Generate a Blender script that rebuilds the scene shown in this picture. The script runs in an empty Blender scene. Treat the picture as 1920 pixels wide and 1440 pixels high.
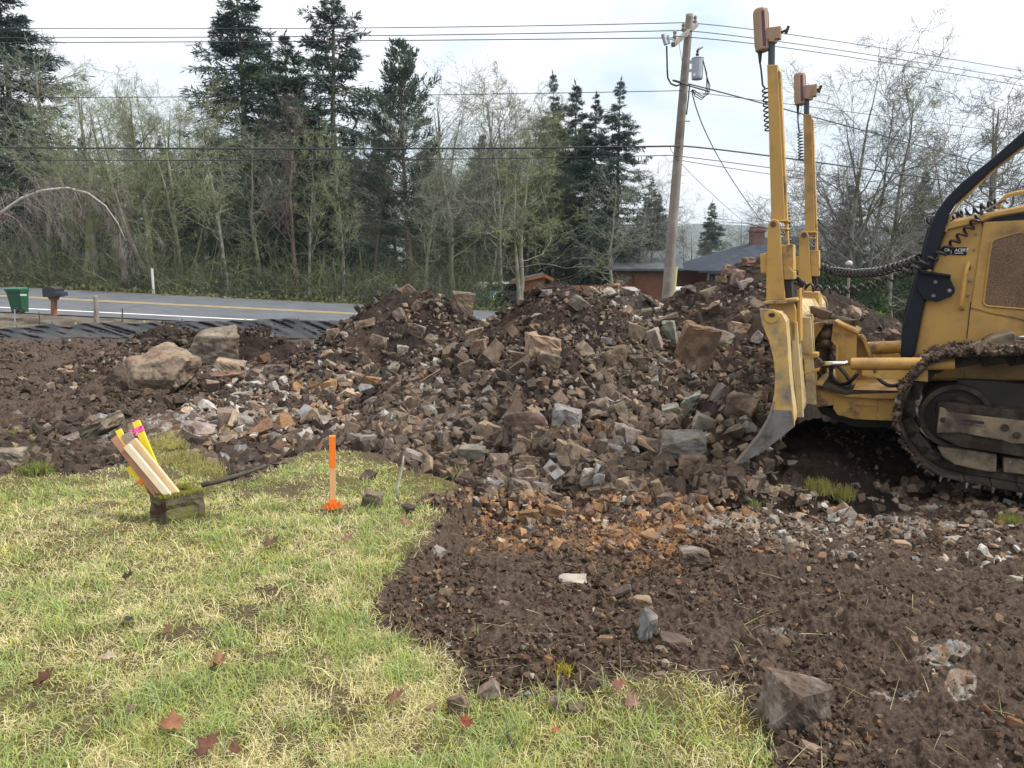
import bpy, bmesh, math, random
import numpy as np
from mathutils import Vector, Matrix
R = math.radians
SC = bpy.context.scene
COL = SC.collection
HAZE = True
rng = np.random.RandomState(7)
random.seed(7)

# ------------------------------------------------------------------ camera, sky, sun, exposure
FPX, PW, PH = 1397.0, 1920, 1440
PITCH = math.atan(230.0 / FPX)
CAMZ = 1.6
cam_data = bpy.data.cameras.new('camera')
cam_data.sensor_width = 36.0
cam_data.lens = 36.0 * FPX / PW
cam_data.clip_start = 0.05
cam_data.clip_end = 6000.0
cam = bpy.data.objects.new('camera', cam_data)
COL.objects.link(cam)
cam.location = (0, 0, CAMZ)
cam.rotation_euler = (R(90) - PITCH, 0, 0)
SC.camera = cam

SUN_EL, SUN_AZ = R(50), R(98)          # azimuth measured from +Y towards +X
world = bpy.data.worlds.new('World')
SC.world = world
world.use_nodes = True
wt = world.node_tree
wt.nodes.clear()
def wn(t, **kw):
    n = wt.nodes.new(t)
    for k, v in kw.items(): setattr(n, k, v)
    return n
w_out = wn('ShaderNodeOutputWorld')
w_sky = wn('ShaderNodeTexSky', sky_type='NISHITA', sun_disc=False, sun_elevation=SUN_EL, sun_rotation=SUN_AZ)
w_bg1 = wn('ShaderNodeBackground'); w_bg1.inputs['Strength'].default_value = 0.10
w_bg2 = wn('ShaderNodeBackground'); w_bg2.inputs['Strength'].default_value = 1.0
w_mix = wn('ShaderNodeMixShader'); w_mix.inputs[0].default_value = 0.92
w_tc = wn('ShaderNodeTexCoord')
w_map = wn('ShaderNodeMapping'); w_map.inputs['Scale'].default_value = (1.0, 1.0, 2.4)
w_map.inputs['Location'].default_value = (0.35, 0.1, 0.0)
w_noise = wn('ShaderNodeTexNoise'); w_noise.inputs['Scale'].default_value = 2.3
w_noise.inputs['Detail'].default_value = 7; w_noise.inputs['Roughness'].default_value = 0.52
w_noise.inputs['Distortion'].default_value = 0.25
w_ramp = wn('ShaderNodeValToRGB')
w_ramp.color_ramp.elements[0].position = 0.31; w_ramp.color_ramp.elements[0].color = (0.56, 0.71, 0.86, 1)
w_ramp.color_ramp.elements[1].position = 0.53; w_ramp.color_ramp.elements[1].color = (1.03, 1.05, 1.07, 1)
e = w_ramp.color_ramp.elements.new(0.42); e.color = (0.82, 0.90, 0.97, 1)
w_sep = wn('ShaderNodeSeparateXYZ')
w_mr = wn('ShaderNodeMapRange'); w_mr.inputs['From Min'].default_value = 0.0; w_mr.inputs['From Max'].default_value = 1.0
w_mr.inputs['To Min'].default_value = 0.70; w_mr.inputs['To Max'].default_value = 1.25
w_mul = wn('ShaderNodeVectorMath', operation='SCALE')
L = wt.links.new
L(w_tc.outputs['Generated'], w_map.inputs['Vector']); L(w_map.outputs[0], w_noise.inputs['Vector'])
L(w_noise.outputs['Fac'], w_ramp.inputs['Fac']); L(w_tc.outputs['Generated'], w_sep.inputs[0])
# the cloud deck closes overhead
w_up = wn('ShaderNodeMapRange'); w_up.inputs['From Min'].default_value = 0.42; w_up.inputs['From Max'].default_value = 0.75
w_deck = wn('ShaderNodeMix', data_type='RGBA'); w_deck.inputs['B'].default_value = (1.04, 1.0, 0.95, 1)
L(w_sep.outputs['Z'], w_up.inputs['Value']); L(w_up.outputs[0], w_deck.inputs['Factor']); L(w_ramp.outputs['Color'], w_deck.inputs['A'])
L(w_sep.outputs['Z'], w_mr.inputs['Value']); L(w_deck.outputs['Result'], w_mul.inputs[0])
L(w_mr.outputs[0], w_mul.inputs['Scale']); L(w_mul.outputs[0], w_bg2.inputs['Color'])
L(w_sky.outputs[0], w_bg1.inputs['Color']); L(w_bg1.outputs[0], w_mix.inputs[1]); L(w_bg2.outputs[0], w_mix.inputs[2])
L(w_mix.outputs[0], w_out.inputs['Surface'])
sun_data = bpy.data.lights.new('sun', 'SUN')
sun_data.energy = 3.2; sun_data.angle = R(10); sun_data.color = (1.0, 0.965, 0.91)
sun = bpy.data.objects.new('sun', sun_data); COL.objects.link(sun)
sun.rotation_euler = Vector((-math.sin(SUN_AZ) * math.cos(SUN_EL), -math.cos(SUN_AZ) * math.cos(SUN_EL), -math.sin(SUN_EL))).to_track_quat('-Z', 'Y').to_euler()
sun.location = (10, 20, 30)
SC.view_settings.view_transform = 'Standard'
SC.view_settings.look = 'None'
SC.view_settings.exposure = 0.58
SC.view_settings.gamma = 1.0
SC.view_settings.use_curve_mapping = False
SC.cycles.max_bounces = 5; SC.cycles.diffuse_bounces = 3; SC.cycles.transparent_max_bounces = 4

# ------------------------------------------------------------------ projection between the photo and the place
SP, CP = math.sin(PITCH), math.cos(PITCH)
def ray(px, py):
    xc = (np.asarray(px, float) - PW / 2) / FPX; yc = (PH / 2 - np.asarray(py, float)) / FPX
    return np.stack([xc, CP + yc * SP, -SP + yc * CP], -1)
CAMP = np.array([0, 0, CAMZ])
def at(px, py, Y):
    d = ray(px, py)
    return CAMP + d * (np.asarray(Y, float) / d[..., 1])[..., None]
def at_z(px, py, z):
    d = ray(px, py)
    return CAMP + d * ((z - CAMZ) / d[..., 2])[..., None]
def proj(P):
    P = np.asarray(P, float) - CAMP
    f = P[..., 1] * CP - P[..., 2] * SP; u = P[..., 1] * SP + P[..., 2] * CP
    return np.stack([PW / 2 + FPX * P[..., 0] / f, PH / 2 - FPX * u / f], -1)

# ------------------------------------------------------------------ noise
def _hash(ix, iy, iz, seed):
    h = (ix * 374761393 + iy * 668265263 + iz * 2147483647 + seed * 974711) & 0xFFFFFFFF
    h = ((h ^ (h >> 13)) * 1274126177) & 0xFFFFFFFF
    return ((h ^ (h >> 16)) & 0xFFFFFF) / float(0xFFFFFF)
def vnoise(x, y, z=None, seed=0):
    x = np.asarray(x, float); y = np.asarray(y, float)
    x0 = np.floor(x).astype(np.int64); y0 = np.floor(y).astype(np.int64)
    fx = x - x0; fy = y - y0
    fx = fx * fx * fx * (fx * (fx * 6 - 15) + 10); fy = fy * fy * fy * (fy * (fy * 6 - 15) + 10)
    def lay(iz):
        a = _hash(x0, y0, iz, seed); b = _hash(x0 + 1, y0, iz, seed)
        c = _hash(x0, y0 + 1, iz, seed); d = _hash(x0 + 1, y0 + 1, iz, seed)
        return (a * (1 - fx) + b * fx) * (1 - fy) + (c * (1 - fx) + d * fx) * fy
    if z is None: return lay(0) * 2 - 1
    z = np.asarray(z, float); z0 = np.floor(z).astype(np.int64); fz = z - z0; fz = fz * fz * (3 - 2 * fz)
    return (lay(z0) * (1 - fz) + lay(z0 + 1) * fz) * 2 - 1
def fbm(x, y, z=None, seed=0, octv=4, gain=0.5):
    s = 0; a = 1.0; f = 1.0
    for i in range(octv):
        s = s + a * vnoise(x * f + i * 17.3, y * f - i * 9.1, None if z is None else z * f + i * 5.7, seed + i)
        a *= gain; f *= 2.03
    return s
def billow(x, y, seed=0, octv=3, gain=0.5):
    s = 0; a = 1.0; f = 1.0
    for i in range(octv):
        s = s + a * (1 - 2 * np.abs(vnoise(x * f + i * 13.7, y * f + i * 7.9, None, seed + i)))
        a *= gain; f *= 2.1
    return s
def sstep(a, b, x):
    t = np.clip((x - a) / (b - a), 0, 1)
    return t * t * (3 - 2 * t)

# ------------------------------------------------------------------ objects
ORG = {}
def mesh_data(name, V, F, mats=None, smooth=False, col=None, fmat=None, colname='tone'):
    V = np.asarray(V, np.float32)
    me = bpy.data.meshes.new(name)
    if isinstance(F, np.ndarray): F = [F]
    big = []
    for a in F:
        if isinstance(a, np.ndarray): big.append(a)
    if not big:
        by = {}
        for f in F: by.setdefault(len(f), []).append(f)
        big = [np.array(v, np.int32) for v in by.values()]
    nl = sum(a.size for a in big); nf = sum(a.shape[0] for a in big)
    me.vertices.add(len(V)); me.vertices.foreach_set('co', V.ravel())
    me.loops.add(nl); me.polygons.add(nf)
    me.loops.foreach_set('vertex_index', np.concatenate([a.ravel() for a in big]).astype(np.int32))
    tot = np.concatenate([np.full(a.shape[0], a.shape[1], np.int32) for a in big])
    start = np.concatenate([[0], np.cumsum(tot)[:-1]]).astype(np.int32)
    me.polygons.foreach_set('loop_start', start)
    try: me.polygons.foreach_set('loop_total', tot)
    except Exception: pass
    me.polygons.foreach_set('use_smooth', np.full(nf, bool(smooth)))
    if mats:
        for m in (mats if isinstance(mats, (list, tuple)) else [mats]): me.materials.append(m)
    if fmat is not None: me.polygons.foreach_set('material_index', np.asarray(fmat, np.int32))
    if col is not None:
        at_ = me.attributes.new(colname, 'FLOAT_COLOR', 'POINT')
        c = np.asarray(col, np.float32)
        if c.ndim == 1: c = np.tile(c, (len(V), 1))
        if c.shape[1] == 3: c = np.concatenate([c, np.ones((len(c), 1), np.float32)], 1)
        at_.data.foreach_set('color', c.ravel())
    me.update(calc_edges=True)
    return me
def mobj(name, V, F, mat, parent=None, org=None, **kw):
    """link one mesh object; V in world coordinates"""
    V = np.asarray(V, float)
    if parent is not None: o_ = ORG[parent.name]
    elif org is not None: o_ = np.asarray(org, float)
    else: o_ = np.array([(V[:, 0].min() + V[:, 0].max()) / 2, (V[:, 1].min() + V[:, 1].max()) / 2, V[:, 2].min()])
    me = mesh_data(name, V - o_, F, mat, **kw)
    o = bpy.data.objects.new(name, me); COL.objects.link(o)
    if parent is not None: o.parent = parent
    else: o.location = o_
    ORG[o.name] = o_
    return o
def tag(o, label=None, cat=None, group=None, kind=None):
    if label: o['label'] = label
    if cat: o['category'] = cat
    if group: o['group'] = group
    if kind: o['kind'] = kind
    return o
def thing(name, label, cat, loc, group=None):
    o = bpy.data.objects.new(name, None); COL.objects.link(o)
    o.location = loc; o.empty_display_size = 0.2
    ORG[o.name] = np.asarray(loc, float)
    return tag(o, label, cat, group)
def copy_tree(o, parent=None):
    c = o.copy(); COL.objects.link(c)
    if parent is not None: c.parent = parent
    for ch in list(o.children): copy_tree(ch, c)
    return c

class MB:
    """collects pieces of one mesh"""
    def __init__(s): s.V = []; s.F = []; s.n = 0
    def add(s, V, F):
        V = np.asarray(V, float)
        for f in F: s.F.append([int(i) + s.n for i in f])
        s.V.append(V); s.n += len(V); return s
    def prism(s, poly, vec):
        """poly: (n,3) outline, vec: extrusion"""
        P = np.asarray(poly, float); n = len(P); v = np.asarray(vec, float)
        nrm = np.zeros(3)
        for i in range(n): nrm += np.cross(P[i], P[(i + 1) % n])
        if np.dot(nrm, v) > 0: P = P[::-1]
        V = np.concatenate([P, P + v])
        F = [list(range(n)), list(range(2 * n - 1, n - 1, -1))]
        for i in range(n):
            j = (i + 1) % n
            F.append([i, i + n, j + n, j])
        return s.add(V, F)
    def box(s, c, ax, ay, az):
        """centre and three half axes"""
        c, ax, ay, az = [np.asarray(a, float) for a in (c, ax, ay, az)]
        if np.dot(np.cross(ax, ay), az) < 0: ax = -ax
        V = [c + i * ax + j * ay + k * az for k in (-1, 1) for j in (-1, 1) for i in (-1, 1)]
        return s.add(V, [[0, 2, 3, 1], [4, 5, 7, 6], [0, 1, 5, 4], [2, 6, 7, 3], [0, 4, 6, 2], [1, 3, 7, 5]])
    def beam(s, p, q, wa, wb, ref=(0, 0, 1)):
        """rectangular bar from p to q; wa along ref-ish axis, wb across"""
        p, q = np.asarray(p, float), np.asarray(q, float); d = (q - p) / 2; dn = d / np.linalg.norm(d)
        r = np.asarray(ref, float); a = r - dn * np.dot(r, dn); a /= np.linalg.norm(a); b = np.cross(dn, a)
        return s.box((p + q) / 2, d, a * wa / 2, b * wb / 2)
    def tube(s, pts, rad, sides=8, cap=True):
        V, F = tube_mesh(pts, rad, sides, cap)
        return s.add(V, F)
    def ball(s, c, r, seg=12, rings=8):
        c = np.asarray(c, float); r = np.ones(3) * r
        V = [c + r * (0, 0, -1)]
        for i in range(1, rings):
            a = -math.pi / 2 + math.pi * i / rings
            for j in range(seg):
                b = 2 * math.pi * j / seg
                V.append(c + r * (math.cos(a) * math.cos(b), math.cos(a) * math.sin(b), math.sin(a)))
        V.append(c + r * (0, 0, 1)); F = []
        for j in range(seg):
            F.append([0, 1 + (j + 1) % seg, 1 + j])
            F.append([len(V) - 1, len(V) - 1 - seg + j, len(V) - 1 - seg + (j + 1) % seg])
        for i in range(rings - 2):
            for j in range(seg):
                a = 1 + i * seg + j; b = 1 + i * seg + (j + 1) % seg
                F.append([a, b, b + seg, a + seg])
        return s.add(V, F)
    def build(s, name, mat, parent=None, org=None, bevel=0, seg=2, **kw):
        o = mobj(name, np.concatenate(s.V), s.F, mat, parent, org, **kw)
        if bevel:
            m = o.modifiers.new('bevel', 'BEVEL'); m.width = bevel; m.segments = seg
            m.limit_method = 'ANGLE'; m.angle_limit = R(35)
        return o
def tube_mesh(pts, rad, sides=8, cap=True):
    P = np.asarray(pts, float); n = len(P)
    rad = np.full(n, rad, float) if np.isscalar(rad) else np.asarray(rad, float)
    T = np.gradient(P, axis=0); T /= np.linalg.norm(T, axis=1)[:, None] + 1e-12
    ref = np.array([0, 0, 1.0]) if abs(T[0][2]) < 0.9 else np.array([1.0, 0, 0])
    a = np.cross(T[0], ref); a /= np.linalg.norm(a); V = []
    for i in range(n):
        a = a - T[i] * np.dot(a, T[i]); a /= np.linalg.norm(a) + 1e-12; b = np.cross(T[i], a)
        th = np.arange(sides) * 2 * math.pi / sides
        V.append(P[i] + rad[i] * (np.cos(th)[:, None] * a + np.sin(th)[:, None] * b))
    V = np.concatenate(V); F = []
    for i in range(n - 1):
        for j in range(sides):
            k = (j + 1) % sides
            F.append([i * sides + j, i * sides + k, (i + 1) * sides + k, (i + 1) * sides + j])
    if cap:
        F.append(list(range(sides))[::-1]); F.append([(n - 1) * sides + j for j in range(sides)])
    return V, F
def tubes(P, rad, sides=3):
    """many tapered tubes at once: P (B,n,3), rad (B,n) -> V, quads"""
    B, n, _ = P.shape
    T = np.gradient(P, axis=1); T /= np.linalg.norm(T, axis=2, keepdims=True) + 1e-9
    ref = np.where(np.abs(T[:, :1, 2:3]) > 0.8, np.array([1.0, 0, 0]), np.array([0, 0, 1.0]))
    a = np.cross(T, np.broadcast_to(ref, T.shape)); a /= np.linalg.norm(a, axis=2, keepdims=True) + 1e-9
    b = np.cross(T, a)
    th = np.arange(sides) * 2 * math.pi / sides
    V = P[:, :, None, :] + rad[:, :, None, None] * (np.cos(th)[:, None] * a[:, :, None, :] + np.sin(th)[:, None] * b[:, :, None, :])
    idx = np.arange(B * n * sides).reshape(B, n, sides)
    q = np.stack([idx[:, :-1, :], np.roll(idx, -1, 2)[:, :-1, :], np.roll(idx, -1, 2)[:, 1:, :], idx[:, 1:, :]], -1)
    return V.reshape(-1, 3), q.reshape(-1, 4)

# ------------------------------------------------------------------ materials
def mat_new(name):
    m = bpy.data.materials.new(name); m.use_nodes = True
    nt = m.node_tree; b = nt.nodes['Principled BSDF']
    return m, nt, b
def nd(nt, t, **kw):
    n = nt.nodes.new(t)
    for k, v in kw.items():
        if k.startswith('i_'): n.inputs[k[2:].replace('_', ' ')].default_value = v
        else: setattr(n, k, v)
    return n
def mixc(nt, fac, a, b, mode='MIX'):
    n = nt.nodes.new('ShaderNodeMix'); n.data_type = 'RGBA'; n.blend_type = mode
    for s, v in ((n.inputs['Factor'], fac), (n.inputs['A'], a), (n.inputs['B'], b)):
        if hasattr(v, 'is_output'): nt.links.new(v, s)
        elif s.type == 'RGBA': s.default_value = tuple(v) + (1,) if len(v) == 3 else v
        else: s.default_value = v
    return n.outputs['Result']
def noise_fac(nt, scale, detail=4, lo=0.4, hi=0.6, vec=None, rough=0.55):
    n = nd(nt, 'ShaderNodeTexNoise', i_Scale=scale, i_Detail=detail, i_Roughness=rough)
    if vec is not None: nt.links.new(vec, n.inputs['Vector'])
    r = nd(nt, 'ShaderNodeMapRange'); r.inputs['From Min'].default_value = lo; r.inputs['From Max'].default_value = hi
    nt.links.new(n.outputs['Fac'], r.inputs['Value'])
    return r.outputs[0], n.outputs['Fac']
def bump(nt, b, h, strength=0.4, dist=0.02):
    n = nd(nt, 'ShaderNodeBump'); n.inputs['Strength'].default_value = strength; n.inputs['Distance'].default_value = dist
    nt.links.new(h, n.inputs['Height']); nt.links.new(n.outputs[0], b.inputs['Normal'])
def simple(name, c1, c2=None, scale=8, rough=0.6, metal=0.0, lo=0.35, hi=0.65, bmp=0, spec=0.5, dirt=None, dlo=0.52, dhi=0.66, dscale=5, coord='Object'):
    m, nt, b = mat_new(name)
    b.inputs['Roughness'].default_value = rough; b.inputs['Metallic'].default_value = metal
    b.inputs['Specular IOR Level'].default_value = spec
    tc = nd(nt, 'ShaderNodeTexCoord'); vec = tc.outputs[coord]
    f, raw = noise_fac(nt, scale, 5, lo, hi, vec)
    c = mixc(nt, f, c1, c2 or c1)
    if dirt:
        f2, _ = noise_fac(nt, dscale, 8, dlo, dhi, vec, 0.65)
        c = mixc(nt, f2, c, dirt)
        rr = nd(nt, 'ShaderNodeMapRange'); rr.inputs['To Min'].default_value = rough; rr.inputs['To Max'].default_value = 0.9
        nt.links.new(f2, rr.inputs['Value']); nt.links.new(rr.outputs[0], b.inputs['Roughness'])
    nt.links.new(c, b.inputs['Base Color'])
    if bmp: bump(nt, b, raw, bmp, 0.02)
    return m
def attr_mat(name, rough=0.85, var=0.35, scale=12, bmp=0.3, bdist=0.01, spec=0.3, mud=None, mlo=0.5, mhi=0.62, mscale=4, trans=0.0):
    """base colour from the mesh's own colour attribute, broken up by noise"""
    m, nt, b = mat_new(name)
    b.inputs['Roughness'].default_value = rough; b.inputs['Specular IOR Level'].default_value = spec
    a = nd(nt, 'ShaderNodeAttribute', attribute_name='tone')
    tc = nd(nt, 'ShaderNodeTexCoord'); vec = tc.outputs['Object']
    f, raw = noise_fac(nt, scale, 6, 0.3, 0.7, vec, 0.6)
    hsv = nd(nt, 'ShaderNodeHueSaturation'); mr = nd(nt, 'ShaderNodeMapRange')
    mr.inputs['To Min'].default_value = 1 - var; mr.inputs['To Max'].default_value = 1 + var
    nt.links.new(f, mr.inputs['Value']); nt.links.new(mr.outputs[0], hsv.inputs['Value']); nt.links.new(a.outputs['Color'], hsv.inputs['Color'])
    c = hsv.outputs[0]
    if mud:
        f2, _ = noise_fac(nt, mscale, 6, mlo, mhi, vec, 0.6)
        c = mixc(nt, f2, c, mud)
    nt.links.new(c, b.inputs['Base Color'])
    if bmp: bump(nt, b, raw, bmp, bdist)
    if trans:
        t = nd(nt, 'ShaderNodeBsdfTranslucent'); nt.links.new(c, t.inputs['Color'])
        mx = nd(nt, 'ShaderNodeMixShader'); mx.inputs[0].default_value = trans
        out = nt.nodes['Material Output']; nt.links.new(b.outputs[0], mx.inputs[1]); nt.links.new(t.outputs[0], mx.inputs[2]); nt.links.new(mx.outputs[0], out.inputs[0])
    return m
# ------------------------------------------------------------------ lie of the land
LAWN_PX = [(-900, 890), (-300, 880), (0, 884), (60, 866), (130, 874), (200, 858), (262, 850), (275, 812), (310, 800), (350, 812), (385, 850), (412, 890),
           (460, 885), (560, 836), (620, 824), (700, 830), (745, 850), (790, 872), (862, 892), (842, 912), (790, 916), (752, 938),
           (826, 965), (800, 990), (768, 1042), (738, 1084), (700, 1122), (684, 1165), (715, 1184), (765, 1198), (832, 1222), (888, 1262),
           (900, 1306), (962, 1312), (1100, 1292), (1232, 1284), (1330, 1266), (1398, 1302), (1425, 1372), (1440, 1440), (1475, 1800), (1475, 2400), (-2600, 2400)]
LAWN = np.array([at_z(px, py, 0.0)[:2] for px, py in LAWN_PX])
def poly_sd(x, y, poly):
    """signed distance, positive inside"""
    x = np.asarray(x, float); y = np.asarray(y, float)
    d2 = np.full(x.shape, 1e9); ins = np.zeros(x.shape, bool)
    n = len(poly)
    for i in range(n):
        ax, ay = poly[i]; bx, by = poly[(i + 1) % n]
        ex, ey = bx - ax, by - ay
        t = np.clip(((x - ax) * ex + (y - ay) * ey) / (ex * ex + ey * ey), 0, 1)
        d2 = np.minimum(d2, (x - ax - t * ex) ** 2 + (y - ay - t * ey) ** 2)
        c = (ay > y) != (by > y)
        with np.errstate(divide='ignore', invalid='ignore'):
            xi = ax + (y - ay) * ex / (ey if ey != 0 else 1e-9)
        ins ^= c & (x < xi)
    return np.where(ins, 1, -1) * np.sqrt(d2)
def near_band(x, y):
    return (np.abs(x) < 30) & (y < 12) & (y > -6)
def lawn_sd(x, y):
    x = np.asarray(x, float); y = np.asarray(y, float)
    out = np.full(x.shape, -5.0); m = near_band(x, y)
    if m.any():
        wob = 0.05 * vnoise(x[m] * 5, y[m] * 5, None, 91) + 0.022 * vnoise(x[m] * 17, y[m] * 17, None, 92) + 0.012 * vnoise(x[m] * 45, y[m] * 45, None, 93)
        out[m] = poly_sd(x[m], y[m], LAWN) + wob
    return out
ROAD_N, ROAD_F = 29.6, 37.0
def road_z(x, y):
    xx = np.clip(x, -60, 26)
    return 0.35 - 0.05 * (xx + 25.4) - 0.45 * (ROAD_F - y) / 7.0
def base_z(x, y, sd=None):
    x = np.asarray(x, float); y = np.asarray(y, float)
    if sd is None: sd = lawn_sd(x, y)
    slope = -0.0445 * np.clip(y - 4.2, 0, 20)
    und = 0.03 * vnoise(x * 0.7, y * 0.7, None, 5) + 0.015 * vnoise(x * 2.1, y * 2.1, None, 6)
    z = slope + und * sstep(0.5, 2, y)
    # the dug floor below the lawn's edge
    depth = np.interp(y, [2.0, 2.6, 3.2, 4.4, 5.4, 7.0, 12, 18], [0.03, 0.035, 0.05, 0.17, 0.32, 0.34, 0.22, 0.0])
    depth = depth * np.interp(x, [-3.5, -1.2, -0.6], [0.35, 0.5, 1.0])
    z = z - depth * sstep(0.015, -0.16, sd)
    # shoulder, road bed and the land past it
    rz = road_z(x, np.clip(y, ROAD_N - 0.4, ROAD_F + 0.4))
    z = z + (rz - 0.03 - z) * sstep(24.6, 29.0, y)
    far = rz - 0.2 * sstep(ROAD_F + 0.4, ROAD_F + 2, y) + 0.25 * vnoise(x * 0.11, y * 0.11, None, 8) * sstep(39, 46, y)
    z = np.where(y > ROAD_F + 0.3, far, z)
    z = np.where(y > 60, np.minimum(z, far) - 0.012 * (np.minimum(y, 400) - 60), z)
    return z
# heaps: ridge points given as (px, py, depth, slope)
HEAPS = {
 'left_heap':  dict(lines=[[(752, 543, 15.2, .70), (815, 560, 15.0, .70), (862, 586, 14.8, .9)], [(752, 556, 15.2, .60), (655, 642, 13.9, .5), (598, 686, 12.9, .45)],
                           [(862, 590, 14.8, .8), (800, 664, 12.6, .5), (760, 720, 11.4, .4)]], noise=.10),
 'middle_heap': dict(lines=[[(1022, 553, 9.6, .9), (1060, 541, 9.3, .66), (1105, 592, 9.0, .7)], [(1022, 562, 9.6, .72), (955, 682, 8.6, .6), (830, 760, 7.6, .42), (720, 812, 7.0, .4)],
                            [(1060, 541, 9.3, .58), (1050, 674, 7.8, .48), (1030, 800, 6.9, .5)], [(1105, 596, 9.0, .6), (1190, 700, 8.0, .5), (1220, 790, 7.2, .45), (1180, 850, 6.6, .5)]], noise=.09),
 'gravel_heap': dict(lines=[[(1120, 548, 12.8, .6), (1150, 532, 12.6, .6), (1195, 552, 12.2, .6), (1240, 590, 11.6, .55)], [(1150, 532, 12.6, .5), (1170, 620, 11.0, .5)]], noise=.06),
 'right_heap': dict(lines=[[(1326, 556, 12.2, .75), (1370, 516, 12.0, .70), (1425, 492, 11.8, .62), (1480, 520, 11.8, .6), (1560, 590, 12.2, .55)], [(1370, 512, 12.0, .5), (1330, 620, 9.8, .5), (1290, 720, 8.4, .45)],
                           [(1425, 492, 11.8, .5), (1410, 600, 9.6, .5)]], noise=.08),
 'spoil_heap': dict(lines=[[(1420, 690, 7.9, .7), (1400, 740, 7.0, .7), (1350, 815, 6.4, .6), (1360, 850, 6.2, .6)]], noise=.05),
 'mud_ridge': dict(lines=[[(1478, 822, 6.9, .35), (1530, 800, 7.3, .4), (1600, 802, 7.4, .4), (1690, 815, 7.2, .4), (1800, 830, 7.0, .4)]], noise=.07, free=True),
 'far_heap':   dict(lines=[[(1560, 600, 14.5, .5), (1610, 592, 14.5, .5), (1675, 632, 14.0, .5), (1720, 660, 13.6, .5)]], noise=.08),
 'dirt_mound': dict(lines=[[(295, 620, 17.5, .6), (318, 612, 17.5, .6), (345, 630, 17.2, .6)]], noise=.07),
 'soil_mound': dict(lines=[[(455, 630, 15.8, .6), (490, 628, 15.6, .6), (540, 660, 15.2, .5)]], noise=.06),
 'gravel_bank': dict(lines=[[(270, 655, 14.6, .3), (180, 705, 12.6, .28), (90, 758, 10.6, .25), (20, 800, 9.4, .22)]], noise=.05),
}
for h in HEAPS.values():
    h['P'] = [np.array([list(at(p[0], p[1], p[2])) + [p[3]] for p in ln]) for ln in h['lines']]
    allp = np.concatenate(h['P']); zt = allp[:, 2] + 1.2
    reach = np.clip(zt / allp[:, 3], 0.6, 4.5)
    h['bb'] = (np.min(allp[:, 0] - reach), np.max(allp[:, 0] + reach), np.min(allp[:, 1] - reach), np.max(allp[:, 1] + reach))
def heap_z(h, x, y):
    z = np.full(np.shape(x), -9.0)
    for P in h['P']:
        for i in range(len(P) - 1):
            a, b = P[i], P[i + 1]
            ex, ey = b[0] - a[0], b[1] - a[1]
            t = np.clip(((x - a[0]) * ex + (y - a[1]) * ey) / (ex * ex + ey * ey + 1e-9), 0, 1)
            dx, dy = x - a[0] - t * ex, y - a[1] - t * ey
            d = np.sqrt(dx * dx + dy * dy + 0.02) - 0.12
            zz = a[2] + (b[2] - a[2]) * t - (a[3] + (b[3] - a[3]) * t) * d
            k = 0.06                        # smooth union
            m = np.clip(0.5 + 0.5 * (zz - z) / k, 0, 1)
            z = np.where(zz - z > k, zz, np.where(z - zz > k, z, z * (1 - m) + zz * m + k * m * (1 - m)))
    return z
def heap_surface(h, x, y):
    a = h['noise']
    # nothing is heaped behind the blade (its near end and its run)
    bx, by = 1.93, 5.72; ca, sa = math.cos(R(28)), math.sin(R(28))
    s_ = (x - bx) * ca - (y - by) * sa; c_ = (x - bx) * sa + (y - by) * ca
    cn = np.minimum(c_, 0)
    cut = 2.5 * sstep(-0.05 + 1.0 * cn, 0.25 + 0.9 * cn, s_) * sstep(-1.6, -0.9, c_) * sstep(4.3, 3.4, c_) * (0 if h.get('free') else 1)
    return -cut + heap_z(h, x, y) + a * vnoise(x * 2.2, y * 2.2, None, 31) + a * .6 * vnoise(x * 5.5, y * 5.5, None, 32)
def heap_clods(x, y):
    return 0.034 * billow(x * 6, y * 6, 301, 2) + 0.017 * billow(x * 17, y * 17, 302, 2) + 0.008 * billow(x * 48, y * 48, 303, 1)
def land_z(x, y):
    x = np.asarray(x, float); y = np.asarray(y, float)
    z = base_z(x, y)
    for h in HEAPS.values():
        b = h['bb']; m = (x > b[0]) & (x < b[1]) & (y > b[2]) & (y < b[3])
        if np.any(m):
            zz = np.full(z.shape, -9.0); zz[m] = heap_surface(h, x[m], y[m]); z = np.maximum(z, zz)
    return z
def hit(px, py, y0=1.8, y1=34.0, n=240):
    """where the lines of sight through these photo points meet the land"""
    px = np.atleast_1d(np.asarray(px, float)); py = np.atleast_1d(np.asarray(py, float))
    d = ray(px, py); ys = np.geomspace(y0, y1, n)
    Pt = CAMP + d[:, None, :] * (ys[None, :, None] / d[:, None, 1:2])
    below = Pt[..., 2] <= land_z(Pt[..., 0], Pt[..., 1])
    k = np.where(below.any(1), below.argmax(1), n - 1)
    hi_ = ys[k]; lo_ = ys[np.maximum(k - 1, 0)]
    for _ in range(7):
        mid = (lo_ + hi_) / 2; q = CAMP + d * (mid / d[:, 1])[:, None]
        u = q[:, 2] <= land_z(q[:, 0], q[:, 1])
        hi_ = np.where(u, mid, hi_); lo_ = np.where(u, lo_, mid)
    return CAMP + d * (hi_ / d[:, 1])[:, None]
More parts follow.
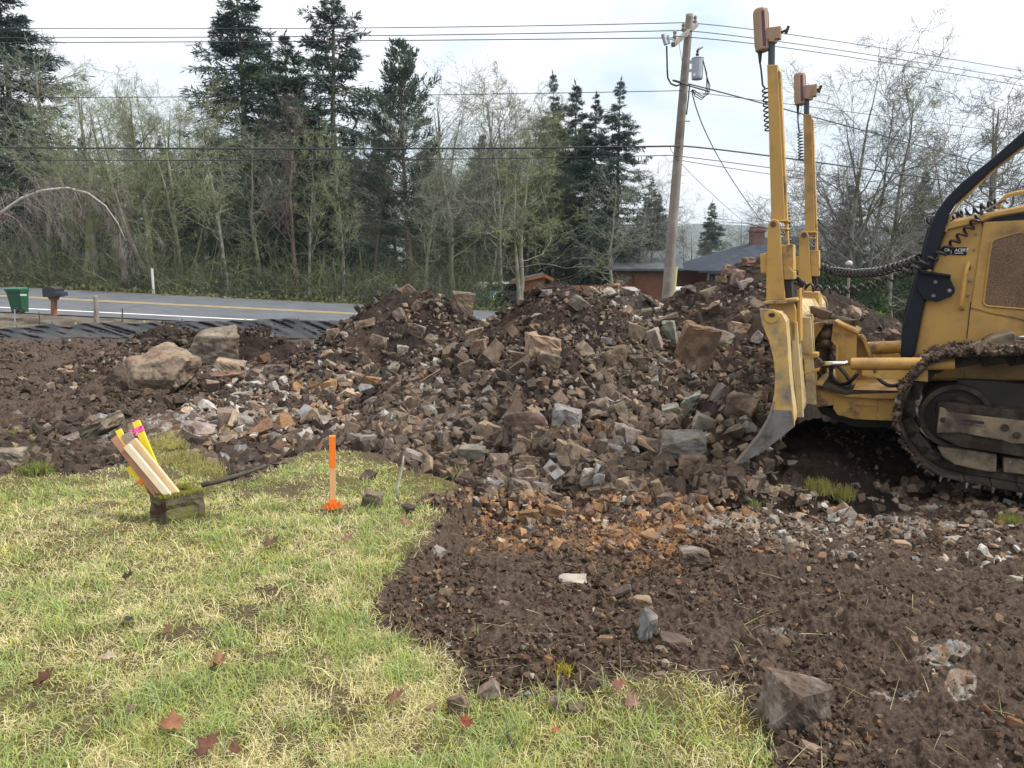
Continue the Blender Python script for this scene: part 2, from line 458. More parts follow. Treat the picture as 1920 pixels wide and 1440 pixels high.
def soil_rough(X, Y, sd):
    soil = sstep(0.02, -0.06, sd) * (Y < 24.3)
    rough = 0.020 * fbm(X * 3.1, Y * 3.1, None, 41, 2) + 0.019 * billow(X * 7, Y * 7, 51, 2) + 0.012 * billow(X * 19, Y * 19, 61, 3, 0.6)
    u = X * 0.97 + Y * 0.24; v = -X * 0.24 + Y * 0.97
    zone_tr = sstep(0.9, 1.5, X) * sstep(4.6, 4.0, Y)
    prints = 0.045 * np.clip(np.sin(v * 31 + 3.2 * vnoise(u * 1.6, v * 1.6, None, 71)), -0.35, 1) * (0.3 + 0.7 * (vnoise(u * 2.1, v * 5, None, 72) > -0.15))
    far_rough = (0.05 * fbm(X * 1.4, Y * 1.4, None, 43, 3) + 0.075 * billow(X * 2.1, Y * 2.1, 44, 3, .6) + 0.035 * billow(X * 6.3, Y * 6.3, 45, 2, .6)) * sstep(6.5, 11, Y) * sstep(24, 18.5, Y)
    return sstep(34, 16, Y) * soil * (rough + prints * zone_tr + far_rough)

# ------------------------------------------------------------------ ground sheet
ang_f = np.linspace(R(-46), R(46), 1150)
ang_c = np.linspace(R(46), R(314), 130)[1:-1]
ANG = np.concatenate([ang_f, ang_c])
RAD = np.concatenate([[0.0], np.geomspace(0.35, 1.35, 24)[:-1], np.geomspace(1.35, 26, 960)[:-1], np.geomspace(26, 70, 110)[:-1], np.geomspace(70, 4000, 50)])
def build_ground():
    A, Rr = np.meshgrid(ANG, RAD[1:], indexing='ij')
    X = np.sin(A) * Rr; Y = np.cos(A) * Rr
    sd = lawn_sd(X, Y)
    Z = base_z(X, Y, sd)
    near = sstep(34, 16, Rr); soil = sstep(0.02, -0.06, sd)
    Z = Z + soil_rough(X, Y, sd) + near * (1 - soil) * (0.010 * fbm(X * 4, Y * 4, None, 81, 3) + 0.005 * billow(X * 19, Y * 19, 82, 2))
    # raised lip of turf at the cut
    Z = Z + 0.02 * np.exp(-((sd - 0.05) / 0.05) ** 2) * sstep(3.3, 4.3, Y) * (X > -1.4) * (Y < 7)
    # zones: R turf, G ochre, B pale broken rock, A shoulder gravel/verge
    pxy = proj(np.stack([X, Y, Z], -1)); PX = np.where(Y > 0.2, pxy[..., 0], -9999); PY = np.where(Y > 0.2, pxy[..., 1], 9999)
    n1 = fbm(X * 2.3, Y * 2.3, None, 101, 4)
    turf = sstep(-0.02, 0.05, sd)
    bare = sstep(0.35, 0.7, fbm(X * 1.7, Y * 1.7, None, 111, 4))
    turf = turf * (1 - 0.55 * bare)
    def blob(cx, cy, rx, ry): return np.exp(-(((PX - cx) / rx) ** 2 + ((PY - cy) / ry) ** 2))
    ochre = np.clip(1.5 * blob(1170, 1015, 190, 52) + 0.8 * blob(1000, 985, 110, 40) + 0.45 * blob(640, 730, 200, 40) + 0.5 * blob(560, 720, 120, 25) + .3 * blob(640, 1215, 40, 10), 0, 1) * (0.55 + 0.6 * n1)
    pale = np.clip(1.5 * blob(560, 765, 210, 72) + 0.9 * blob(400, 800, 90, 45) + 1.0 * blob(1640, 985, 330, 26) + 0.5 * blob(1500, 975, 120, 20) + 0.5 * blob(180, 800, 120, 40)
                   + 2.2 * blob(1790, 1245, 62, 36) * (n1 > -.25) + 1.1 * blob(1720, 1320, 150, 40) * (n1 > .05) + .9 * blob(1640, 1090, 160, 16) * (n1 > 0) + .9 * blob(1480, 1180, 60, 10) + .5 * blob(1330, 985, 100, 16), 0, 1) * (0.35 + 0.75 * fbm(X * 6, Y * 6, None, 121, 3))
    smear = np.maximum(blob(1770, 1225, 60, 26), np.maximum(blob(1800, 1285, 36, 34), .9 * blob(1650, 985, 240, 14))) * (1 + .5 * fbm(X * 9, Y * 9, None, 122, 3))
    pale = np.maximum(pale, .95 * sstep(.45, .7, smear))
    verge = sstep(25.0, 26.5, Y) * (0.6 + 0.5 * n1) + sstep(37, 38, Y)
    col = np.stack([np.clip(turf, 0, 1), np.clip(ochre, 0, 1), np.clip(pale, 0, 1), np.clip(verge, 0, 1)], -1)
    na, nr = X.shape
    V = np.concatenate([[[0, 0, float(base_z(np.array([0.0]), np.array([0.0]))[0])]], np.stack([X, Y, Z], -1).reshape(-1, 3)])
    C = np.concatenate([[[1, 0, 0, 0]], col.reshape(-1, 4)])
    idx = 1 + np.arange(na * nr).reshape(na, nr); nx = np.roll(idx, -1, 0)
    q = np.stack([idx[:, :-1], idx[:, 1:], nx[:, 1:], nx[:, :-1]], -1).reshape(-1, 4)
    tri = np.stack([np.zeros(na, int), idx[:, 0], nx[:, 0]], -1)
    return V, [q, tri], C
m_ground, nt, b = mat_new('ground_soil')
b.inputs['Roughness'].default_value = 0.95; b.inputs['Specular IOR Level'].default_value = 0.15
za = nd(nt, 'ShaderNodeAttribute', attribute_name='tone'); tc = nd(nt, 'ShaderNodeTexCoord'); vec = tc.outputs['Object']
sepc = nd(nt, 'ShaderNodeSeparateColor'); nt.links.new(za.outputs['Color'], sepc.inputs[0])
f1, r1 = noise_fac(nt, 3.0, 8, 0.35, 0.65, vec, 0.65); f2, r2 = noise_fac(nt, 42.0, 7, 0.41, 0.63, vec, 0.72); f3, r3 = noise_fac(nt, 11.0, 6, 0.48, 0.62, vec, 0.6)
mud = mixc(nt, f1, (0.030, 0.0195, 0.0145), (0.066, 0.045, 0.034)); mud = mixc(nt, f2, mud, (0.110, 0.082, 0.064)); pass
och = mixc(nt, f2, (0.115, 0.060, 0.029), (0.25, 0.135, 0.065))
pal = mixc(nt, f2, (0.11, 0.095, 0.08), (0.33, 0.32, 0.31)); pal = mixc(nt, f3, pal, (0.24, 0.15, 0.09))
trf = mixc(nt, f1, (0.10, 0.088, 0.030), (0.15, 0.13, 0.055)); trf = mixc(nt, f2, trf, (0.075, 0.055, 0.03))
vrg = mixc(nt, f1, (0.10, 0.085, 0.075), (0.17, 0.15, 0.135)); vrg = mixc(nt, f3, vrg, (0.075, 0.085, 0.035))
def thr(s, lo, hi):
    r = nd(nt, 'ShaderNodeMapRange'); r.inputs['From Min'].default_value = lo; r.inputs['From Max'].default_value = hi
    ad = nd(nt, 'ShaderNodeMath', operation='ADD'); mu = nd(nt, 'ShaderNodeMath', operation='MULTIPLY_ADD')
    mu.inputs[1].default_value = 0.7; mu.inputs[2].default_value = -0.35
    nt.links.new(r2, mu.inputs[0]); nt.links.new(s, ad.inputs[0]); nt.links.new(mu.outputs[0], ad.inputs[1]); nt.links.new(ad.outputs[0], r.inputs['Value'])
    return r.outputs[0]
c = mixc(nt, thr(sepc.outputs['Green'], 0.2, 0.55), mud, och); c = mixc(nt, thr(sepc.outputs['Blue'], 0.25, 0.55), c, pal)
c = mixc(nt, thr(za.outputs['Alpha'], 0.3, 0.7), c, vrg); c = mixc(nt, thr(sepc.outputs['Red'], 0.3, 0.6), c, trf)
nt.links.new(c, b.inputs['Base Color']); bump(nt, b, r2, 1.0, 0.016)
V, F, C = build_ground()
ground = mobj('ground', V, F, m_ground, org=(0, 0, 0), col=C, smooth=True); tag(ground, 'muddy building plot with lawn and cleared soil', 'ground', kind='structure')
del V, F, C

# road, shoulder line markings
m_road = simple('asphalt', (0.095, 0.106, 0.124), (0.122, 0.134, 0.154), 1.2, 0.55, bmp=0.15, dirt=(0.06,0.064,0.07), dscale=0.4, dlo=.45, dhi=.7)
m_white = simple('road_paint_white', (0.78, 0.78, 0.76), (0.62, 0.62, 0.60), 3, 0.6)
m_yellow = simple('road_paint_yellow', (0.50, 0.35, 0.13), (0.40, 0.29, 0.12), 3, 0.6)
def strip(y0, y1, lift, x0=-80, x1=60, n=90, ny=4):
    xs = np.linspace(x0, x1, n); ys = np.linspace(y0, y1, ny)
    X, Y = np.meshgrid(xs, ys, indexing='ij'); crown = 0.02 * (1 - ((Y - 33.3) / 3.7) ** 2)
    V = np.stack([X, Y, road_z(X, Y) + crown + lift], -1).reshape(-1, 3)
    i = np.arange(n * ny).reshape(n, ny)
    return V, np.stack([i[:-1, :-1], i[1:, :-1], i[1:, 1:], i[:-1, 1:]], -1).reshape(-1, 4)
V, F = strip(ROAD_N, ROAD_F, 0.012, ny=9); tag(mobj('road', V, F, m_road, org=(0, 33, -1)), 'grey two lane asphalt road running past the plot', 'road', kind='structure')
for y0, y1, m_, nm in ((30.55, 30.72, m_white, 'road_marking'), (33.62, 33.76, m_yellow, 'road_marking'), (33.90, 34.04, m_yellow, 'road_marking')):
    V, F = strip(y0, y1, 0.018); tag(mobj(nm, V, F, m_, org=(0, 33, -1)), kind='structure')
# distant wooded ridge
xs = np.linspace(-1500, 1800, 260); ys = np.linspace(900, 1700, 40)
X, Y = np.meshgrid(xs, ys, indexing='ij')
Z = -18 + (70 + 26 * fbm(X * .002, Y * .002, None, 201, 4)) * sstep(880, 1250, Y) + 5 * vnoise(X * .05, Y * .05, None, 202)
i = np.arange(X.size).reshape(X.shape)
m_hill = simple('wooded_hill', (0.035, 0.05, 0.035), (0.06, 0.07, 0.045), 0.02, 0.9)
tag(mobj('hills', np.stack([X, Y, Z], -1).reshape(-1, 3), np.stack([i[:-1, :-1], i[1:, :-1], i[1:, 1:], i[:-1, 1:]], -1).reshape(-1, 4), m_hill, org=(0, 1200, 0)), kind='structure')

# ------------------------------------------------------------------ heaps of dug soil
m_heap = attr_mat('heap_soil', rough=0.95, var=0.5, scale=16, bmp=0.6, bdist=0.02, spec=0.15)
HEAP_INFO = {
 'left_heap': ('soil_heap', 'tall brown heap of soil and broken stone nearest the black silt fence', (0.0273, 0.0203, 0.0164)),
 'middle_heap': ('rubble_heap', 'largest brown heap of broken rock, rising behind the edge of the lawn', (0.0265, 0.0195, 0.0164)),
 'gravel_heap': ('gravel_heap', 'pale heap of small gravel in front of the utility pole', (0.0546, 0.0460, 0.0382)),
 'right_heap': ('rubble_heap', 'high heap of soil and rock topped by loose stones beside the blade masts', (0.0281, 0.0203, 0.0164)),
 'spoil_heap': ('soil_heap', 'fresh dark soil pushed up against the bulldozer blade', (0.0234, 0.0172, 0.0140)),
 'mud_ridge': ('mud_ridge', 'dark churned mud ridge, deepened in tone for the shade under the bulldozer frame', (0.0164, 0.0117, 0.0094)),  # base colour darker than the other heaps, standing in for the frame's shade
 'far_heap': ('rubble_heap', 'low heap of soil and rock seen under the bulldozer cords', (0.0304, 0.0226, 0.0187)),
 'dirt_mound': ('dirt_mound', 'small pointed mound of dark dirt in front of the silt fence', (0.0242, 0.0172, 0.0140)),
 'soil_mound': ('dirt_mound', 'rounded dark dirt mound behind the big boulders', (0.0234, 0.0164, 0.0133)),
 'gravel_bank': ('gravel_bank', 'low tan bank of stone chips sloping down from the big boulder', (0.0601, 0.0476, 0.0359)),
}
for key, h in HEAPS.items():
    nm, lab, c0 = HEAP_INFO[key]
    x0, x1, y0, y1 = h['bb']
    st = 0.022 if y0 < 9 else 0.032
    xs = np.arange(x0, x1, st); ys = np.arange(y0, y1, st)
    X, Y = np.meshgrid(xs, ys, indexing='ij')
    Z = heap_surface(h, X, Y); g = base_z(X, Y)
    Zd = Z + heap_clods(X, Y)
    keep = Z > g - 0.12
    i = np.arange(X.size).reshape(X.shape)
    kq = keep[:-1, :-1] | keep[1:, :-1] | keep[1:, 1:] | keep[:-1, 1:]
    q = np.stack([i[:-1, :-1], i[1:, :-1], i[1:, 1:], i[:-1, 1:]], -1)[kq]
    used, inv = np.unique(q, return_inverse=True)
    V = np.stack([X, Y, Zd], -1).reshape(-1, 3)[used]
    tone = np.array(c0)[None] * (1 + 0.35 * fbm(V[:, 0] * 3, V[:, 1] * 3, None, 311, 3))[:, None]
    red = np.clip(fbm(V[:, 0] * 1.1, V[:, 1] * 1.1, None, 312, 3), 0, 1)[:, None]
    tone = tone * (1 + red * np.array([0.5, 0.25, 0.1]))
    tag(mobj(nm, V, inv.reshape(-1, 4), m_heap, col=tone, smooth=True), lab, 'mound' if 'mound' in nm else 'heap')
# ------------------------------------------------------------------ rocks
def ico(sub):
    bm = bmesh.new(); bmesh.ops.create_icosphere(bm, subdivisions=sub, radius=1.0)
    V = np.array([v.co[:] for v in bm.verts]); F = np.array([[v.index for v in f.verts] for f in bm.faces], np.int32); bm.free()
    V /= np.linalg.norm(V, axis=1)[:, None]
    return V, F
ICO = {k: ico(k) for k in (3, 4, 5)}
def rock_shape(rs, sub=3, nplanes=11, rough=0.03, round_=0.0, block=False):
    """an angular broken stone inside the unit cube, star-shaped about its centre"""
    D, F = ICO[sub]
    N = rs.normal(size=(nplanes, 3)); N /= np.linalg.norm(N, axis=1)[:, None]
    d = rs.uniform(0.62, 0.92, nplanes)
    if block:
        ax = np.array([[1, 0, 0], [-1, 0, 0], [0, 1, 0], [0, -1, 0], [0, 0, 1], [0, 0, -1]], float) + rs.normal(scale=0.16, size=(6, 3))
        ax /= np.linalg.norm(ax, axis=1)[:, None]
        N = np.concatenate([ax, N[:5]]); d = np.concatenate([rs.uniform(0.78, 0.9, 6), rs.uniform(0.95, 1.1, 5)])
    else:
        ax = np.array([[1, 0, 0], [-1, 0, 0], [0, 1, 0], [0, -1, 0], [0, 0, 1], [0, 0, -1]], float) + rs.normal(scale=0.3, size=(6, 3))
        ax /= np.linalg.norm(ax, axis=1)[:, None]
        N = np.concatenate([N, ax]); d = np.concatenate([d, rs.uniform(0.72, 1.0, 6)])
    dn = D @ N.T
    rr = np.where(dn > 1e-3, d / np.maximum(dn, 1e-3), 9)
    if round_ > 0:
        k = 14 / (round_ + .3); r = -np.log(np.exp(-k * np.minimum(rr, 3)).sum(1)) / k
    else: r = np.minimum(rr.min(1), 1.25)
    o = rs.uniform(0, 50, 3)
    P = D * r[:, None]
    r = r * (1 + rough * 1.6 * fbm(P[:, 0] * 2 + o[0], P[:, 1] * 2 + o[1], P[:, 2] * 2 + o[2], 3, 3) + rough * 0.8 * fbm(P[:, 0] * 7 + o[0], P[:, 1] * 7, P[:, 2] * 7 + o[2], 5, 2))
    P = D * r[:, None]
    lo, hi = P.min(0), P.max(0)
    return (P - (lo + hi) / 2) / ((hi - lo) / 2), F
def hull_rock(rs, cuts=4, block=True, rough=0.03):
    """a broken stone with flat faces and crisp edges, inside the unit cube"""
    pts = []
    if block:
        for cx in (-1, 1):
            for cy in (-1, 1):
                for cz in (-1, 1):
                    c = np.array([cx, cy, cz], float) + rs.normal(scale=0.13, size=3)
                    if rs.rand() < 0.45: pts.append(c)
                    else:
                        for a in range(3):
                            p = c.copy(); p[a] *= 1 - rs.uniform(0.12, 0.75); pts.append(p)
    else:
        q = rs.normal(size=(rs.randint(8, 13), 3)); q /= np.linalg.norm(q, axis=1)[:, None]; pts = list(q)
    bm = bmesh.new()
    for p in pts: bm.verts.new(p)
    r = bmesh.ops.convex_hull(bm, input=bm.verts)
    bmesh.ops.delete(bm, geom=[g for g in r['geom_interior'] if isinstance(g, bmesh.types.BMVert)], context='VERTS')
    bmesh.ops.triangulate(bm, faces=bm.faces)
    bmesh.ops.subdivide_edges(bm, edges=bm.edges, cuts=cuts, use_grid_fill=True)
    bm.verts.index_update(); bm.normal_update()
    P = np.array([v.co[:] for v in bm.verts]); N = np.array([v.normal[:] for v in bm.verts]); F = np.array([[v.index for v in f.verts] for f in bm.faces if len(f.verts) == 3])
    bm.free()
    o = rs.uniform(0, 50, 3)
    d = rough * (1.3 * fbm(P[:, 0] * 1.7 + o[0], P[:, 1] * 1.7 + o[1], P[:, 2] * 1.7 + o[2], 3, 2) + 0.7 * billow(P[:, 0] * 4 + P[:, 2] * 2.7 + o[0], P[:, 1] * 4 - P[:, 2] * 1.9 + o[1], 5, 2))
    P = P + N * d[:, None]
    lo, hi = P.min(0), P.max(0)
    return (P - (lo + hi) / 2) / ((hi - lo) / 2), F
TONES = {'brown': (0.150, 0.112, 0.084), 'dark': (0.080, 0.062, 0.051), 'mud': (0.102, 0.073, 0.056), 'tan': (0.255, 0.190, 0.130), 'rust': (0.180, 0.105, 0.066),
         'grey': (0.195, 0.172, 0.148), 'blue': (0.24, 0.235, 0.23), 'pale': (0.31, 0.285, 0.255), 'stone': (0.225, 0.180, 0.138), 'olive': (0.165, 0.140, 0.100), 'ochre': (0.235, 0.13, 0.065), 'pink': (0.20, 0.14, 0.118)}
m_rock = attr_mat('broken_stone', rough=0.9, var=0.32, scale=9, bmp=0.55, bdist=0.015, spec=0.25)
nt = m_rock.node_tree; b = nt.nodes['Principled BSDF']; cur = b.inputs['Base Color'].links[0].from_socket
tc = nd(nt, 'ShaderNodeTexCoord'); oi = nd(nt, 'ShaderNodeObjectInfo'); va = nd(nt, 'ShaderNodeVectorMath', operation='ADD')
nt.links.new(tc.outputs['Object'], va.inputs[0]); nt.links.new(oi.outputs['Location'], va.inputs[1])
f2, _ = noise_fac(nt, 4.5, 5, 0.5, 0.60, va.outputs[0], 0.6)
f3, _ = noise_fac(nt, 3.1, 6, 0.53, 0.66, va.outputs[0], 0.7)
f4, _ = noise_fac(nt, 60, 4, 0.3, 0.75, va.outputs[0], 0.7)
cc = mixc(nt, f2, cur, mixc(nt, 0.55, cur, (0.085, 0.055, 0.040))); cc = mixc(nt, f3, cc, mixc(nt, 0.45, cur, (0.42, 0.36, 0.31)))
cc = mixc(nt, f4, mixc(nt, 0.25, cc, (0.03, 0.022, 0.018)), cc)
nt.links.new(cc, b.inputs['Base Color'])
ROCK_XY = []
def put_rock(name, P, F, c, dims, yaw, roll, tone, seed, label, cat='rock', group=None):
    rs = np.random.RandomState(seed)
    V = P * (np.asarray(dims) / 2)
    cr, sr, cy, sy = math.cos(roll), math.sin(roll), math.cos(yaw), math.sin(yaw)
    Rm = np.array([[cr, 0, sr], [0, 1, 0], [-sr, 0, cr]])              # tilt in the plane seen
    Ry = np.array([[cy, -sy, 0], [sy, cy, 0], [0, 0, 1]])
    V = V @ Ry.T @ Rm.T + np.asarray(c)
    t = np.array(TONES[tone]) * rs.uniform(0.82, 1.18) * (1 + rs.normal(scale=0.04, size=3))
    n = fbm(P[:, 0] * 1.3 + seed, P[:, 1] * 1.3, P[:, 2] * 1.3, 9, 3)[:, None]
    alt = np.array(TONES[{'brown': 'tan', 'dark': 'brown', 'mud': 'dark', 'tan': 'rust', 'rust': 'brown', 'grey': 'olive', 'blue': 'grey', 'pale': 'tan', 'olive': 'grey', 'stone': 'rust', 'ochre': 'rust', 'pink': 'brown'}[tone]])
    col = t + (alt - t) * np.clip(n * 0.9, 0, 0.75)
    o = mobj(name, V, F, m_rock, col=col)
    return tag(o, label, cat, group)
